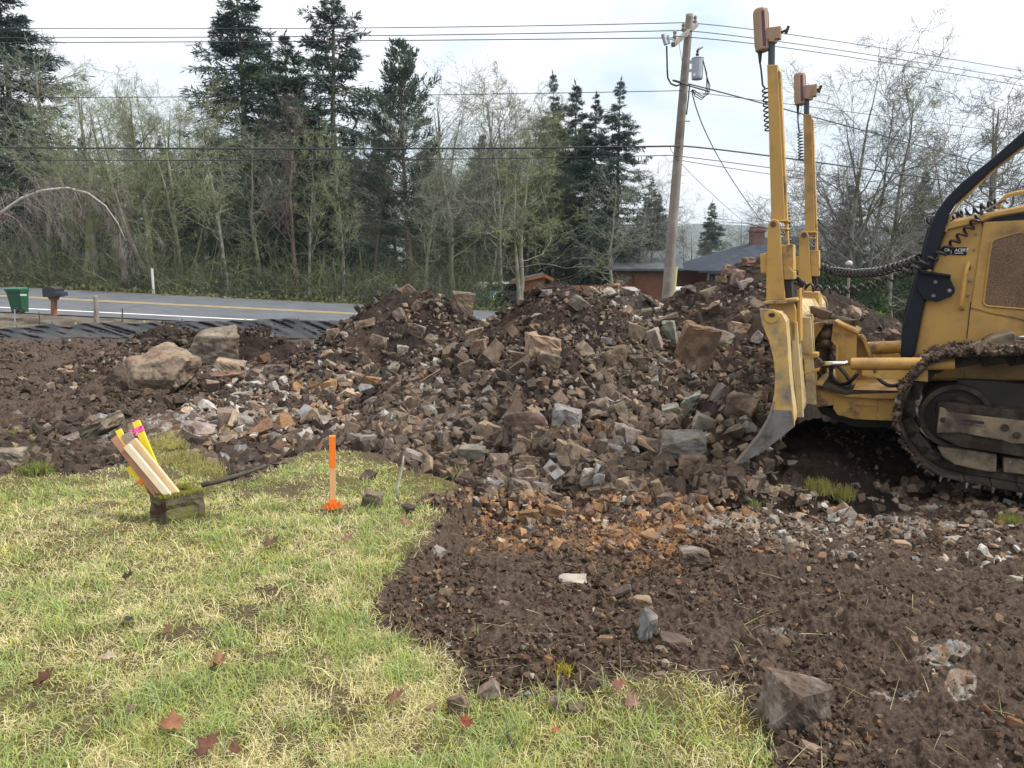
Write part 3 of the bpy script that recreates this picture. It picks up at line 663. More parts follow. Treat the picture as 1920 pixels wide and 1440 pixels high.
# (px, py, width px, height px, tone, tilt deg, style, label): the stones one can pick out in the photo
STONES = [
 (306, 700, 140, 106, 'stone', 0, 'R', 'huge grey tan boulder with a chalky rim, biggest one past the concrete block'),
 (236, 712, 66, 52, 'mud', 22, 'R', 'dark undercut wedge of rock leaning on the biggest grey tan boulder'),
 (408, 658, 116, 84, 'stone', -16, 'R', 'large brown boulder with a pale sloping back, behind the biggest boulder'),
 (430, 690, 56, 32, 'tan', 14, 'b', 'tan flat slab wedged under the large brown boulder'),
 (426, 714, 62, 32, 'rust', 0, 'b', 'rusty block at the foot of the large brown boulder'),
 (184, 806, 96, 68, 'olive', -30, 's', 'long olive grey slab tilted up out of the mud behind the concrete block'),
 (134, 826, 42, 32, 'grey', 0, 'a', 'grey stone at the low end of the long tilted slab'),
 (189, 826, 38, 25, 'blue', 0, 'b', 'bluish block lying under the long tilted slab'),
 (16, 862, 60, 44, 'olive', 5, 'b', 'grey tan block at the edge of the lawn, cut by the picture frame'),
 (225, 667, 26, 16, 'grey', 0, 'a', 'small grey stone on top of the tan chip bank'),
 (264, 657, 24, 18, 'brown', 10, 'b', 'brown stone behind the top of the biggest boulder'),
 (372, 806, 62, 34, 'pale', 0, 'a', 'pale crushed grey rock showing in the hollow behind the moss clump'),
 (460, 795, 34, 32, 'pale', 20, 'a', 'chalk white angular stone in the pale hollow'),
 (358, 763, 36, 18, 'pale', 0, 'a', 'flat pale stone in the mud below the biggest boulder'),
 (456, 745, 44, 20, 'pale', -5, 'b', 'striped pale flat stone lying below the rusty block'),
 (518, 700, 44, 32, 'dark', 0, 'b', 'dark squared block at the foot of the left soil heap'),
 (483, 707, 32, 27, 'brown', 15, 'b', 'brown block leaning on the dark squared block'),
 (582, 697, 38, 24, 'mud', -8, 'a', 'muddy wedge stone between dark squared block and tan brown blocks'),
 (616, 688, 24, 22, 'tan', 30, 'b', 'small upright tan stone at the heap foot'),
 (614, 740, 30, 30, 'pale', 0, 'a', 'white topped stone with a dark front on the rubble floor'),
 (664, 713, 48, 34, 'brown', 8, 'b', 'squared brown grey block at the front foot of the soil heap'),
 (708, 715, 48, 24, 'ochre', 12, 's', 'orange tan slab beside the squared brown grey block'),
 (742, 695, 32, 32, 'grey', 10, 'a', 'grey stone standing among brown ones on the soil heap foot'),
 (706, 695, 22, 26, 'mud', -20, 'b', 'narrow muddy stone beside the standing grey one'),
 (764, 704, 24, 20, 'blue', 0, 'a', 'small blue grey stone right below the soil heap'),
 (800, 710, 48, 24, 'tan', -32, 's', 'long tan slab slanting upward in the valley between heaps'),
 (712, 750, 36, 18, 'grey', -8, 's', 'flat grey stone lying on the orange rubble floor'),
 (867, 570, 42, 44, 'brown', 4, 'b', 'upright grey brown block crowning the soil heap near the road'),
 (685, 606, 42, 22, 'tan', -12, 's', 'tan slab on the slope facing the silt fence end'),
 (650, 628, 24, 14, 'pale', 0, 'a', 'pale stone low on the silt fence side of the heap'),
 (624, 626, 24, 19, 'tan', -8, 'b', 'tan brown block beside the end of the silt fence'),
 (710, 644, 32, 30, 'tan', 12, 'b', 'tan split stone halfway up the soil heap'),
 (781, 620, 32, 23, 'brown', 20, 'b', 'brown wedge in the middle of the soil heap'),
 (809, 635, 28, 19, 'brown', -10, 'a', 'brown stone high on the right flank of the soil heap'),
 (754, 656, 22, 18, 'grey', 12, 'b', 'grey brown stone under the brown wedge of the soil heap'),
 (737, 671, 32, 22, 'mud', 0, 'a', 'rounded muddy stone above the standing grey one'),
 (789, 680, 24, 20, 'brown', 0, 'b', 'brown square stone low on the soil heap'),
 (878, 690, 36, 32, 'brown', -35, 'b', 'leaning brown slab on the left flank of the largest heap'),
 (890, 630, 40, 24, 'tan', -15, 'b', 'tan block in the notch where the road shows between heaps'),
 (924, 604, 24, 26, 'mud', 0, 'a', 'muddy pointed stone standing against the road in the notch'),
 (1018, 652, 70, 46, 'tan', 6, 'b', 'tan flat topped block high on the largest heap'),
 (1093, 658, 42, 38, 'brown', -12, 'a', 'brown stone right of the tan flat topped block'),
 (1152, 676, 46, 50, 'brown', 0, 'r', 'big rounded brown boulder in the middle of the largest heap'),
 (1196, 681, 38, 28, 'mud', 8, 'b', 'muddy brown block resting beside the big rounded brown boulder'),
 (1223, 637, 34, 36, 'pale', -20, 'b', 'white striped stone left of the tall rust slab'),
 (1255, 624, 28, 44, 'grey', -6, 'b', 'tall grey stone standing behind the tall rust slab'),
 (1250, 597, 44, 26, 'brown', -24, 's', 'brown slab sloping above the tall grey stone'),
 (1302, 660, 74, 104, 'rust', 14, 'B', 'tall rust red slab with white crust, biggest rock by the blade'),
 (1355, 638, 44, 36, 'grey', 0, 'r', 'grey boulder leaning on the tall rust red slab'),
 (1401, 594, 30, 32, 'brown', -30, 's', 'brown tilted stone near the top of the blade'),
 (1385, 618, 34, 27, 'tan', 10, 'b', 'tan stone with a pale face above the grey boulder'),
 (1420, 633, 20, 24, 'pale', 25, 'b', 'small pink white stone touching the upper blade edge'),
 (1382, 522, 24, 36, 'pink', 10, 's', 'upright pinkish stone on the summit beside the blade masts'),
 (1410, 491, 34, 17, 'rust', 0, 'b', 'rust brown stone, topmost on the high heap'),
 (1416, 505, 28, 18, 'grey', -10, 'a', 'grey stone right under the topmost rust brown stone'),
 (1367, 508, 24, 22, 'tan', 15, 'b', 'tan stone at the upper left shoulder of the high heap'),
 (1398, 532, 30, 20, 'pale', -15, 's', 'pale slab just below the summit of the high heap'),
 (1352, 524, 20, 13, 'tan', 0, 's', 'small flat tan stone on the skyline of the high heap'),
 (1225, 568, 36, 18, 'grey', 35, 's', 'long grey slab sliding down the gravel heap'),
 (1209, 590, 24, 24, 'olive', 0, 'r', 'yellowish rounded stone on the gravel heap'),
 (1181, 599, 15, 12, 'pale', 0, 'a', 'little white stone at the foot of the gravel heap'),
 (1164, 533, 20, 16, 'dark', 0, 'a', 'dark stone on the summit of the gravel heap'),
 (988, 799, 84, 62, 'mud', 0, 'r', 'big mud coated boulder low on the front of the largest heap'),
 (1062, 785, 58, 46, 'blue', 10, 'b', 'blue grey angular rock right of the mud coated boulder'),
 (1158, 778, 40, 46, 'olive', -15, 'a', 'olive grey pointed rock in the front of the heap'),
 (1174, 816, 58, 42, 'pale', 12, 'r', 'white veined boulder under the olive grey pointed rock'),
 (1282, 838, 100, 56, 'grey', 3, 'b', 'large pitted grey brown block at the heap foot near the blade'),
 (1296, 867, 52, 32, 'tan', 4, 'b', 'tan block under the large pitted grey brown block'),
 (1067, 843, 46, 38, 'brown', 0, 'r', 'chunky brown stone below the blue grey angular rock'),
 (917, 813, 44, 40, 'tan', 12, 'b', 'light tan square stone left of the mud coated boulder'),
 (938, 800, 20, 30, 'blue', 25, 's', 'narrow blue grey splinter between tan square stone and muddy boulder'),
 (887, 852, 60, 36, 'grey', -4, 'b', 'wide grey slab on the heap edge above the cut bank'),
 (838, 854, 50, 28, 'tan', -14, 's', 'tan slab jutting out above the cut bank beside the wide grey slab'),
 (1391, 768, 64, 62, 'brown', 8, 'R', 'big dark brown boulder half buried in soil before the blade'),
 (1257, 777, 42, 34, 'grey', -20, 'b', 'grey wedge left of the greenish rocks before the blade'),
 (1295, 757, 46, 40, 'blue', -12, 'a', 'grey green angular rock before the blade'),
 (1320, 797, 44, 38, 'grey', 18, 'b', 'mottled grey rock under the grey green angular one'),
 (1358, 796, 36, 25, 'grey', 0, 'a', 'small mottled grey rock beside the big dark brown boulder'),
 (1128, 806, 40, 38, 'rust', 0, 'a', 'smooth rust brown rock between white veined boulder and blue grey rock'),
 (810, 818, 34, 28, 'pale', 0, 'a', 'white grey rock at the lawn side foot of the heap'),
 (766, 812, 54, 32, 'brown', 10, 'b', 'dark fronted brown slab with a tan top at the lawn corner'),
 (738, 793, 34, 32, 'tan', 30, 's', 'tan slab above the dark fronted brown slab'),
 (725, 824, 26, 20, 'rust', 0, 'b', 'rust block at the very edge of the lawn'),
 (650, 812, 42, 28, 'rust', 10, 'b', 'rust brown stone behind the orange survey stake'),
 (987, 893, 42, 38, 'tan', -14, 'b', 'tan pointed rock at the bottom of the cut'),
 (972, 917, 46, 38, 'olive', 14, 'b', 'olive grey flat faced rock in front of the tan pointed one'),
 (928, 909, 42, 30, 'blue', 10, 's', 'blue white flat stone at the foot of the cut bank'),
 (1110, 899, 44, 38, 'pale', 12, 'b', 'pale buff square rock at the front of the rubble'),
 (1090, 915, 28, 16, 'pale', 0, 'a', 'whitish stone below the pale buff square rock'),
 (1038, 897, 34, 22, 'brown', 0, 'b', 'brown flat stone between the tan pointed and pale buff rocks'),
 (993, 971, 42, 32, 'ochre', -10, 'b', 'orange brown rock on the ochre patch nearest the lawn'),
 (1036, 964, 34, 33, 'ochre', 15, 'b', 'orange brown rock next to the first one on the ochre patch'),
 (1042, 935, 34, 28, 'brown', 0, 'a', 'brown rock above the orange ones'),
 (1100, 962, 40, 30, 'rust', -8, 'a', 'rusty rock at the back of the ochre patch'),
 (1195, 930, 34, 24, 'tan', 10, 'b', 'tan rock above the middle of the ochre patch'),
 (1252, 938, 46, 28, 'dark', -6, 'b', 'dark slate coloured block behind the ochre patch'),
 (1272, 998, 30, 26, 'ochre', 12, 'b', 'bright orange rock at the far end of the ochre patch'),
 (1222, 1006, 44, 26, 'ochre', -12, 'a', 'long orange rock in the middle of the ochre patch'),
 (688, 893, 40, 24, 'mud', -8, 'a', 'brown pointed stone on the grass, farther one right of the survey stake'),
 (698, 938, 37, 34, 'brown', 10, 'b', 'squarish brown stone on the grass right of the orange stake'),
 (766, 954, 27, 23, 'mud', 0, 'r', 'round dark stone on the grass at the cut edge'),
 (820, 1036, 34, 26, 'grey', -20, 'a', 'small grey stone stuck in the cut face'),
 (1205, 1133, 40, 32, 'tan', 0, 'b', 'tan stone behind the white streaked rock in the mud'),
 (1211, 1172, 44, 62, 'blue', 22, 's', 'white streaked grey rock standing in the bare mud'),
 (1264, 1207, 58, 32, 'dark', 4, 'b', 'dark flat topped stone in front of the white streaked rock'),
 (1162, 1108, 46, 26, 'dark', -28, 's', 'dark slab edge poking out of the mud'),
 (938, 1134, 38, 14, 'pink', 0, 's', 'flat pinkish stone flush with the bare mud'),
 (1302, 1046, 62, 36, 'dark', 0, 'b', 'dark brown block at the end of the ochre patch'),
 (1075, 1089, 60, 15, 'pale', -4, 's', 'flat white stone flush with the mud below the ochre patch'),
 (918, 1296, 52, 44, 'olive', -28, 's', 'flat olive slab tilted at the mud and grass border'),
 (858, 1321, 40, 40, 'brown', -25, 'b', 'brown split stone in the grass beside the olive slab'),
 (811, 1330, 26, 20, 'tan', -20, 'b', 'small tan stone in the grass left of the brown split stone'),
 (1107, 1288, 24, 28, 'dark', 15, 'a', 'small dark stone at the grass border'),
 (1080, 1330, 36, 20, 'mud', 5, 'b', 'muddy stone lying in the thin grass'),
 (1043, 1322, 24, 34, 'mud', -20, 's', 'narrow muddy stone beside the muddy stone in thin grass'),
 (1491, 1326, 130, 124, 'mud', 14, 'B', 'big square brown boulder in the near mud'),
 (1522, 1416, 54, 40, 'brown', 20, 'b', 'brown stone right below the big square boulder'),
 (1436, 872, 34, 30, 'dark', 0, 'b', 'dark stone under the blade'),
 (1484, 872, 26, 18, 'grey', 0, 'a', 'grey stone on the mud behind the blade tip'),
 (1668, 630, 38, 28, 'pink', 0, 'a', 'pinkish rock on the far heap behind the bulldozer frame'),
 (1603, 590, 26, 30, 'tan', 10, 'r', 'tan rounded rock on the far heap top'),
 (1908, 1093, 34, 24, 'pale', 20, 'b', 'pale stone on the mud by the picture border'),
 (1452, 935, 40, 26, 'brown', 20, 's', 'reddish brown slab between blade tip and grass tuft'),
 (1240, 1268, 26, 14, 'brown', 0, 's', 'small brown flat stone in the trampled mud'),
 (1865, 1030, 40, 22, 'pink', 12, 's', 'pinkish flat stone under the track'),
 (1790, 1012, 36, 18, 'pale', -10, 's', 'cream flat stone in the pale gravel below the track'),
 (1690, 1022, 34, 16, 'tan', 6, 's', 'tan flat stone in the pale gravel below the track'),
]
hp = hit([s[0] for s in STONES], [s[1] + 0.42 * s[3] for s in STONES])
EMBED = {}
for k, (px, py, w, h, tone, tilt, style, label) in enumerate(STONES):
    rs = np.random.RandomState(1000 + k)
    Y = hp[k][1]; s = Y / FPX
    W, Hh = w * s * 1.04, h * s * 1.08
    Dp = W * rs.uniform(0.65, 0.9)
    if style == 's': Dp = max(W, Hh) * 0.7
    c = at(px, py, Y + 0.22 * Dp)
    sub = 5 if style == 'B' and w > 90 else 4
    if style == 'r': P, F = rock_shape(rs, sub, 11, 0.05, 0.8)
    elif style == 'R': P, F = rock_shape(rs, 5, 10, 0.042, 0.03)
    else: P, F = hull_rock(rs, 11 if w > 90 else (7 if w > 60 else 5), style in 'bsB', 0.07)
    t = R(tilt); ct, st_ = abs(math.cos(t)), abs(math.sin(t))
    if style == 's' and abs(tilt) > 8:       # a slab: solve its own width and height from the box it fills
        den = ct * ct - st_ * st_
        if abs(den) > .3:
            w0 = (W * ct - Hh * st_) / den; h0 = (Hh * ct - W * st_) / den
            W, Hh = (max(w0, .3 * W), max(h0, 0.25 * Hh))
    put_rock('rock', P, F, c, (W, Dp, Hh), rs.uniform(-.25, .25), t, tone, 1000 + k, label, 'boulder' if w > 80 else 'rock')
    ROCK_XY.append((c[0], c[1], W / 2))

# the next sizes down: single stones all over the heaps
SHARED = {
 'left_heap': ('brown angular stone on the soil heap nearest the silt fence', 'stones on the soil heap by the fence'),
 'middle_heap': ('brown or grey angular stone on the largest rubble heap', 'stones on the largest rubble heap'),
 'gravel_heap': ('pale angular stone on the gravel heap by the utility pole', 'stones on the gravel heap'),
 'right_heap': ('brown or grey stone on the high heap beside the masts', 'stones on the high heap'),
 'spoil_heap': ('muddy stone in the fresh soil before the blade', 'stones in the fresh soil'),
 'far_heap': ('stone on the low heap seen under the cords', 'stones on the low far heap'),
}
def heap_pick(P):
    """which heap carries these points; '' = the ground"""
    best = base_z(P[:, 0], P[:, 1]) + 0.0; who = np.full(len(P), '', object)
    for key, h in HEAPS.items():
        b_ = h['bb']; m = (P[:, 0] > b_[0]) & (P[:, 0] < b_[1]) & (P[:, 1] > b_[2]) & (P[:, 1] < b_[3])
        z = np.full(len(P), -9.0); z[m] = heap_surface(h, P[m, 0], P[m, 1])
        g = z > best; best = np.where(g, z, best); who[g] = key
    return who
rs0 = np.random.RandomState(55)
def tone_pick(rs, key):
    if key == 'gravel_heap': return rs.choice(['pale', 'tan', 'grey', 'olive'], p=[.3, .4, .2, .1])
    if key == 'left_heap': return rs.choice(['brown', 'mud', 'tan', 'dark', 'grey'], p=[.45, .25, .15, .1, .05])
    return rs.choice(['brown', 'mud', 'dark', 'tan', 'rust', 'grey', 'blue', 'pale'], p=[.36, .2, .12, .1, .08, .07, .04, .03])
cand_px = rs0.uniform([590, 540], [1450, 935], (4000, 2)); Q = hit(cand_px[:, 0], cand_px[:, 1]); who = heap_pick(Q)
done = 0; want = 172
for k in range(len(Q)):
    if done >= want: break
    if not who[k] or who[k] not in SHARED or Q[k][1] > 17: continue
    size_px = np.clip(rs0.gamma(5.5, 5.8), 18, 52); Y = Q[k][1]
    if who[k] in ('left_heap', 'gravel_heap', 'far_heap'): size_px *= 0.8
    if who[k] in ('left_heap', 'right_heap', 'middle_heap') and cand_px[k][1] < 640 and rs0.rand() < .5: continue
    w = size_px * Y / FPX
    if any((Q[k][0] - x) ** 2 + (Q[k][1] - y) ** 2 < (0.75 * (w / 2 + r)) ** 2 for x, y, r in ROCK_XY): continue
    rs = np.random.RandomState(3000 + k)
    P, F = hull_rock(rs, 3, rs.rand() < 0.6, 0.04)
    tn = tone_pick(rs, who[k])
    lab, grp = SHARED[who[k]]
    put_rock('rock', P, F, Q[k] + np.array([0, 0.02, 0.14 * w + .02]), (w, w * rs.uniform(.6, 1), w * rs.uniform(.42, .8)), rs.uniform(0, 6.28), rs.uniform(-1.1, 1.1), tn, 3000 + k, lab, 'rock', grp)
    ROCK_XY.append((Q[k][0], Q[k][1], w / 2)); done += 1

# small stuff: one object of loose stones, one of soil crumbs
HULLS = []
for k in range(40):
    rs = np.random.RandomState(500 + k); bm = bmesh.new(); sc3 = np.array([1, rs.uniform(.55, .95), rs.uniform(.3, .8)]); pts = []
    if k % 4 == 3:
        q = rs.normal(size=(rs.randint(7, 11), 3)); pts = list(q / np.linalg.norm(q, axis=1)[:, None] * 1.05)
    else:
        for c in [(x, y, z) for x in (-1, 1) for y in (-1, 1) for z in (-1, 1)]:
            c = np.array(c, float) * .78 + rs.normal(scale=.17, size=3)
            if rs.rand() < .6: pts.append(c)
            else:
                for a in range(3): p = c.copy(); p[a] *= 1 - rs.uniform(.2, .9); pts.append(p)
    for p in pts: bm.verts.new(np.array(p) * sc3)
    r = bmesh.ops.convex_hull(bm, input=bm.verts)
    bmesh.ops.delete(bm, geom=[g for g in r['geom_interior'] if isinstance(g, bmesh.types.BMVert)], context='VERTS')
    bm.verts.index_update(); bmesh.ops.triangulate(bm, faces=bm.faces)
    HULLS.append((np.array([v.co[:] for v in bm.verts]), np.array([[v.index for v in f.verts] for f in bm.faces]))); bm.free()
def scatter(P, size, cols, rs, sink=0.15, flat=0.0):
    """small stones at P (N,3) -> V, F, C"""
    Vs, Fs, Cs, off = [], [], [], 0
    kind = rs.randint(0, len(HULLS), len(P))
    for k, (hv, hf) in enumerate(HULLS):
        m = np.where(kind == k)[0]
        if not len(m): continue
        n = len(m); q = rs.normal(size=(n, 4)); q[:, 1:3] *= (1 - flat); q /= np.linalg.norm(q, axis=1)[:, None]
        w, x, y, z = q.T
        M = np.stack([1 - 2 * (y * y + z * z), 2 * (x * y - w * z), 2 * (x * z + w * y), 2 * (x * y + w * z), 1 - 2 * (x * x + z * z), 2 * (y * z - w * x),
                      2 * (x * z - w * y), 2 * (y * z + w * x), 1 - 2 * (x * x + y * y)], -1).reshape(n, 3, 3)
        v = np.einsum('nij,vj->nvi', M, hv) * (size[m] / 2)[:, None, None] + P[m][:, None, :] + np.array([0, 0, 1]) * (size[m] * (0.22 - sink))[:, None, None]
        f = hf[None] + (np.arange(n) * len(hv))[:, None, None] + off
        Vs.append(v.reshape(-1, 3)); Fs.append(f.reshape(-1, 3)); Cs.append(np.repeat(cols[m], len(hv), 0)); off += n * len(hv)
    return np.concatenate(Vs), np.concatenate(Fs).astype(np.int32), np.concatenate(Cs)
m_rubble = attr_mat('loose_stone', rough=0.9, var=0.4, scale=25, bmp=0.4, bdist=0.008, spec=0.25)
m_crumb = attr_mat('soil_crumb', rough=0.95, var=0.4, scale=40, bmp=0.4, bdist=0.006, spec=0.15)
TARR = np.array([TONES[k] for k in ('brown', 'mud', 'dark', 'tan', 'rust', 'grey', 'blue', 'pale', 'ochre')])
rs = np.random.RandomState(77)
def pick_cols(n, p):
    t = TARR[rs.choice(len(TARR), n, p=np.array(p) / sum(p))] * rs.uniform(.7, 1.25, (n, 1))
    return t
# loose stones on the heaps and rubble floors, thick where the photo shows broken rock
N = 30000
pp = np.concatenate([rs.uniform([560, 530], [1460, 950], (N, 2)), rs.uniform([330, 690], [820, 860], (4200, 2)), rs.uniform([0, 640], [330, 840], (2200, 2)), rs.uniform([880, 930], [1420, 1040], (1500, 2)), rs.uniform([1380, 920], [1920, 1070], (2600, 2)), rs.uniform([1560, 580], [1700, 680], (500, 2))])
Q = hit(pp[:, 0], pp[:, 1]); who = heap_pick(Q); sdq = lawn_sd(Q[:, 0], Q[:, 1])
ok = (sdq < -0.03) & (Q[:, 1] < 19)
bandm = (pp[:, 0] < 330)
dens = np.ones(len(Q))
dens[bandm] = np.where(who[bandm] == 'gravel_bank', 1.0, 0.10)
dens[(who == '') & (pp[:, 0] > 850) & (pp[:, 1] < 900)] = 0.5
clump = fbm(Q[:, 0] * 1.6, Q[:, 1] * 1.6, None, 400, 3)
dens *= np.clip(0.62 + 1.0 * clump, 0.10, 1) * np.where((who != '') & (pp[:, 1] < 660) & (who != 'gravel_heap'), .45, 1)
dens[(pp[:, 0] < 700) & (pp[:, 0] > 330) & (pp[:, 1] > 690) & (who == '')] *= .55
dens[(who == 'spoil_heap')] *= 0.35; dens[(who == 'dirt_mound') | (who == 'soil_mound')] *= 0.2
dens[(pp[:, 1] > 930) & (pp[:, 0] > 1380)] *= .6; dens[(pp[:, 1] > 985) & (pp[:, 0] < 1400)] *= .5
ok &= rs.rand(len(Q)) < dens
Q, who, pp = Q[ok], who[ok], pp[ok]; n = len(Q)
spx = np.clip(rs.gamma(2.6, 8.0, n), 5, 42); spx[pp[:, 1] > 930] *= 0.62
lowish = np.clip((pp[:, 1] - 560) / 260, 0.34, 1); spx *= lowish
inhol = (pp[:, 0] < 820) & (pp[:, 1] > 690) & (pp[:, 0] > 330) & (who == '')
spx[inhol] *= rs.choice([.55, .85, 1.3], int(inhol.sum()), p=[.5, .35, .15])
size = spx * Q[:, 1] / FPX
cols = pick_cols(n, [.40, .24, .18, .10, .03, .06, .03, .02, .0]) * .82
def recol(m, p):
    if m.any(): cols[m] = pick_cols(int(m.sum()), p)
recol(who == 'gravel_heap', [.1, .05, .02, .4, .05, .2, .05, .3, .0]); recol(who == 'gravel_bank', [.2, .1, .03, .5, .1, .1, .03, .12, .05])
recol((pp[:, 0] < 820) & (pp[:, 1] > 690) & (who != 'left_heap') & (who != 'middle_heap') & (pp[:, 0] > 330), [.17, .08, .03, .22, .11, .2, .1, .26, .07])
recol((pp[:, 1] > 930) & (pp[:, 0] < 1400), [.24, .16, .04, .14, .2, .02, .02, .02, .45]); recol((pp[:, 1] > 930) & (pp[:, 0] >= 1400), [.34, .2, .08, .24, .06, .09, .03, .12, .02])
zoff = np.where(who == '', soil_rough(Q[:, 0], Q[:, 1], np.full(n, -1.0)), heap_clods(Q[:, 0], Q[:, 1]))
V, F, C = scatter(Q + np.array([0, 0, 1.0]) * (zoff + 0.01 * size)[:, None], size, cols, rs)
tag(mobj('rubble', V, F, m_rubble, col=C), 'small loose broken stones strewn over the heaps and the cleared ground', kind='stuff')
# soil crumbs and pebbles on the bare mud
N = 50000
th = rs.uniform(R(-20), R(40), N); rr = np.exp(rs.uniform(np.log(1.9), np.log(9.5), N))
X, Y = np.sin(th) * rr, np.cos(th) * rr; sdq = lawn_sd(X, Y)
ok = (sdq < 0.04) & (rs.rand(N) < np.clip(0.75 + 0.8 * fbm(X * 2.2, Y * 2.2, None, 420, 3), 0.1, 1) * sstep(0.05, -0.12, sdq) * (1 - .62 * sstep(.9, 1.5, X) * sstep(4.6, 4.0, Y)))
X, Y = X[ok], Y[ok]; P = np.stack([X, Y, land_z(X, Y) + soil_rough(X, Y, sdq[ok])], -1); n = len(P)
size = np.clip(rs.gamma(2.0, 0.0072, n), 0.006, 0.065) * (0.7 + 0.12 * Y)
cols = pick_cols(n, [.2, .42, .34, .035, .02, .02, .01, .015, .01]) * np.array([0.72, .67, .62])
V, F, C = scatter(P + np.array([0, 0, 0.006]), size, cols, rs)
th = rs.uniform(R(-36), R(2), 52000); rr = np.exp(rs.uniform(np.log(6.5), np.log(22), 52000)); X, Y = np.sin(th) * rr, np.cos(th) * rr
ok = (lawn_sd(X, Y) < -0.05) & (rs.rand(len(X)) < np.clip(0.5 + 0.9 * fbm(X, Y, None, 421, 3), 0, 1)); X, Y = X[ok], Y[ok]; P = np.stack([X, Y, land_z(X, Y) + soil_rough(X, Y, np.full(X.shape, -1.0))], -1); n = len(P)
V2, F2, C2 = scatter(P, np.clip(rs.gamma(2.2, .03, n), .015, .2), pick_cols(n, [.18, .4, .42, .04, .02, .02, .01, .015, .0]) * .6, rs)
pq = rs.uniform([-40, 626], [430, 790], (8000, 2)); Q3 = hit(pq[:, 0], pq[:, 1]); ok = (lawn_sd(Q3[:, 0], Q3[:, 1]) < -.05) & (Q3[:, 1] < 23.5) & (rs.rand(len(Q3)) < np.clip(.6 + fbm(Q3[:, 0], Q3[:, 1], None, 422, 3), 0.05, 1)); Q3 = Q3[ok]; n = len(Q3)
V3, F3, C3 = scatter(Q3 + np.array([0, 0, 1.0]) * (soil_rough(Q3[:, 0], Q3[:, 1], np.full(n, -1.0)) + .01)[:, None], np.clip(rs.gamma(2.0, 2.2, n), 2.2, 11) * Q3[:, 1] / FPX, pick_cols(n, [.16, .36, .46, .03, .02, .01, .0, .01, .0]) * .58, rs)
V2, F2, C2 = np.concatenate([V2, V3]), np.concatenate([F2, F3 + len(V2)]), np.concatenate([C2, C3])
tag(mobj('dirt_clods', np.concatenate([V, V2]), np.concatenate([F, F2 + len(V)]), m_crumb, col=np.concatenate([C, C2])), 'crumbs and clods of dark soil on the bare mud', kind='stuff')
del V, F, C, V2, F2, C2

# ------------------------------------------------------------------ grass
m_grass = attr_mat('grass_blade', rough=0.6, var=0.15, scale=3, bmp=0, spec=0.3, trans=0.3)
def blades(X, Y, Z, length, width, lean, cols, rs, segs=2, b0=.35):
    n = len(X); az = rs.uniform(0, 2 * math.pi, n); fa = az + math.pi / 2 + rs.normal(scale=.4, size=n)
    dirv = np.stack([np.cos(az), np.sin(az)], -1); side = np.stack([np.cos(fa), np.sin(fa), rs.normal(scale=.25, size=n)], -1)
    V = np.zeros((n, 2 * segs + 2, 3)); t = np.linspace(0, 1, segs + 1)
    for k, tk in enumerate(t):
        a = lean * (b0 + (1 - b0) * tk)
        hr = length * tk * np.sin(a); hz = length * tk * np.cos(a)
        c = np.stack([X + dirv[:, 0] * hr, Y + dirv[:, 1] * hr, Z + hz], -1); w = (width * (1 - 0.8 * tk))[:, None] / 2
        V[:, 2 * k] = c - side * w; V[:, 2 * k + 1] = c + side * w
    base = (np.arange(n) * (2 * segs + 2))[:, None]
    F = np.concatenate([base + np.array([2 * k, 2 * k + 1, 2 * k + 3, 2 * k + 2]) for k in range(segs)])
    shade = np.repeat(np.linspace(0.75, 1.1, segs + 1), 2)
    C = np.repeat(cols[:, None, :], 2 * segs + 2, 1)
    return V.reshape(-1, 3), F, C.reshape(-1, 3)
rs = np.random.RandomState(99)
N = 620000
th = rs.uniform(R(-38), R(30), N); rr = np.exp(rs.uniform(np.log(1.75), np.log(7.8), N))
X, Y = np.sin(th) * rr, np.cos(th) * rr; sdq = lawn_sd(X, Y)
patch = fbm(X * 1.7, Y * 1.7, None, 111, 4)
lush = 0.32 * fbm(X * 2.6, Y * 2.6, None, 131, 4) + 0.7 * fbm(X * 9, Y * 9, None, 132, 2); moss = fbm(X * 2.1, Y * 2.1, None, 141, 3); fine = fbm(X * 9, Y * 9, None, 151, 3)
dens = sstep(-0.035, 0.03, sdq) * np.clip(0.8 + 0.45 * fine - 0.35 * sstep(0.4, 0.85, patch) - .5 * (fbm(X * 14, Y * 14, None, 161, 2) > .72), 0.06, 1)
# thin, torn turf along the near border of the mud
pxy = proj(np.stack([X, Y, 0 * X], -1))
thin = sstep(1000, 1100, pxy[:, 0]) * sstep(1215, 1290, pxy[:, 1]); dens *= 1 - 0.8 * thin * np.clip(.75 + fine, .2, 1)
thin2 = sstep(700, 760, pxy[:, 0]) * sstep(1170, 1230, pxy[:, 1]) * sstep(0.22, 0.0, sdq); dens *= 1 - 0.6 * thin2
keep = rs.rand(N) < dens
extra = (sdq < 0) & (sdq > -0.35) & (rs.rand(N) < 0.008 * sstep(4.2, 2.6, Y)) & (Y < 4.5)
keep |= extra
X, Y, sdq, lush, moss, fine, patch = [a[keep] for a in (X, Y, sdq, lush, moss, fine, patch)]; n = len(X)
Z = base_z(X, Y, sdq) - 0.004
u = rs.rand(n)
straw = np.array([0.60, 0.54, 0.31]); olive = np.array([0.39, 0.38, 0.13]); green = np.array([0.285, 0.34, 0.085]); bluegreen = np.array([0.30, 0.385, 0.165]); yellow = np.array([0.58, 0.54, 0.10]); brown = np.array([0.24, 0.165, 0.10])
pg = np.clip(0.30 + 0.85 * lush, 0.05, 0.9); py_ = np.clip(0.27 + 0.8 * moss, 0.03, 0.7); ps = np.clip(0.34 - 0.5 * lush + .2 * patch, 0.12, 0.75)
tot = pg + py_ + ps + 0.28; c0 = pg / tot; c1 = c0 + py_ / tot; c2 = c1 + ps / tot; c3 = c2 + 0.20 / tot
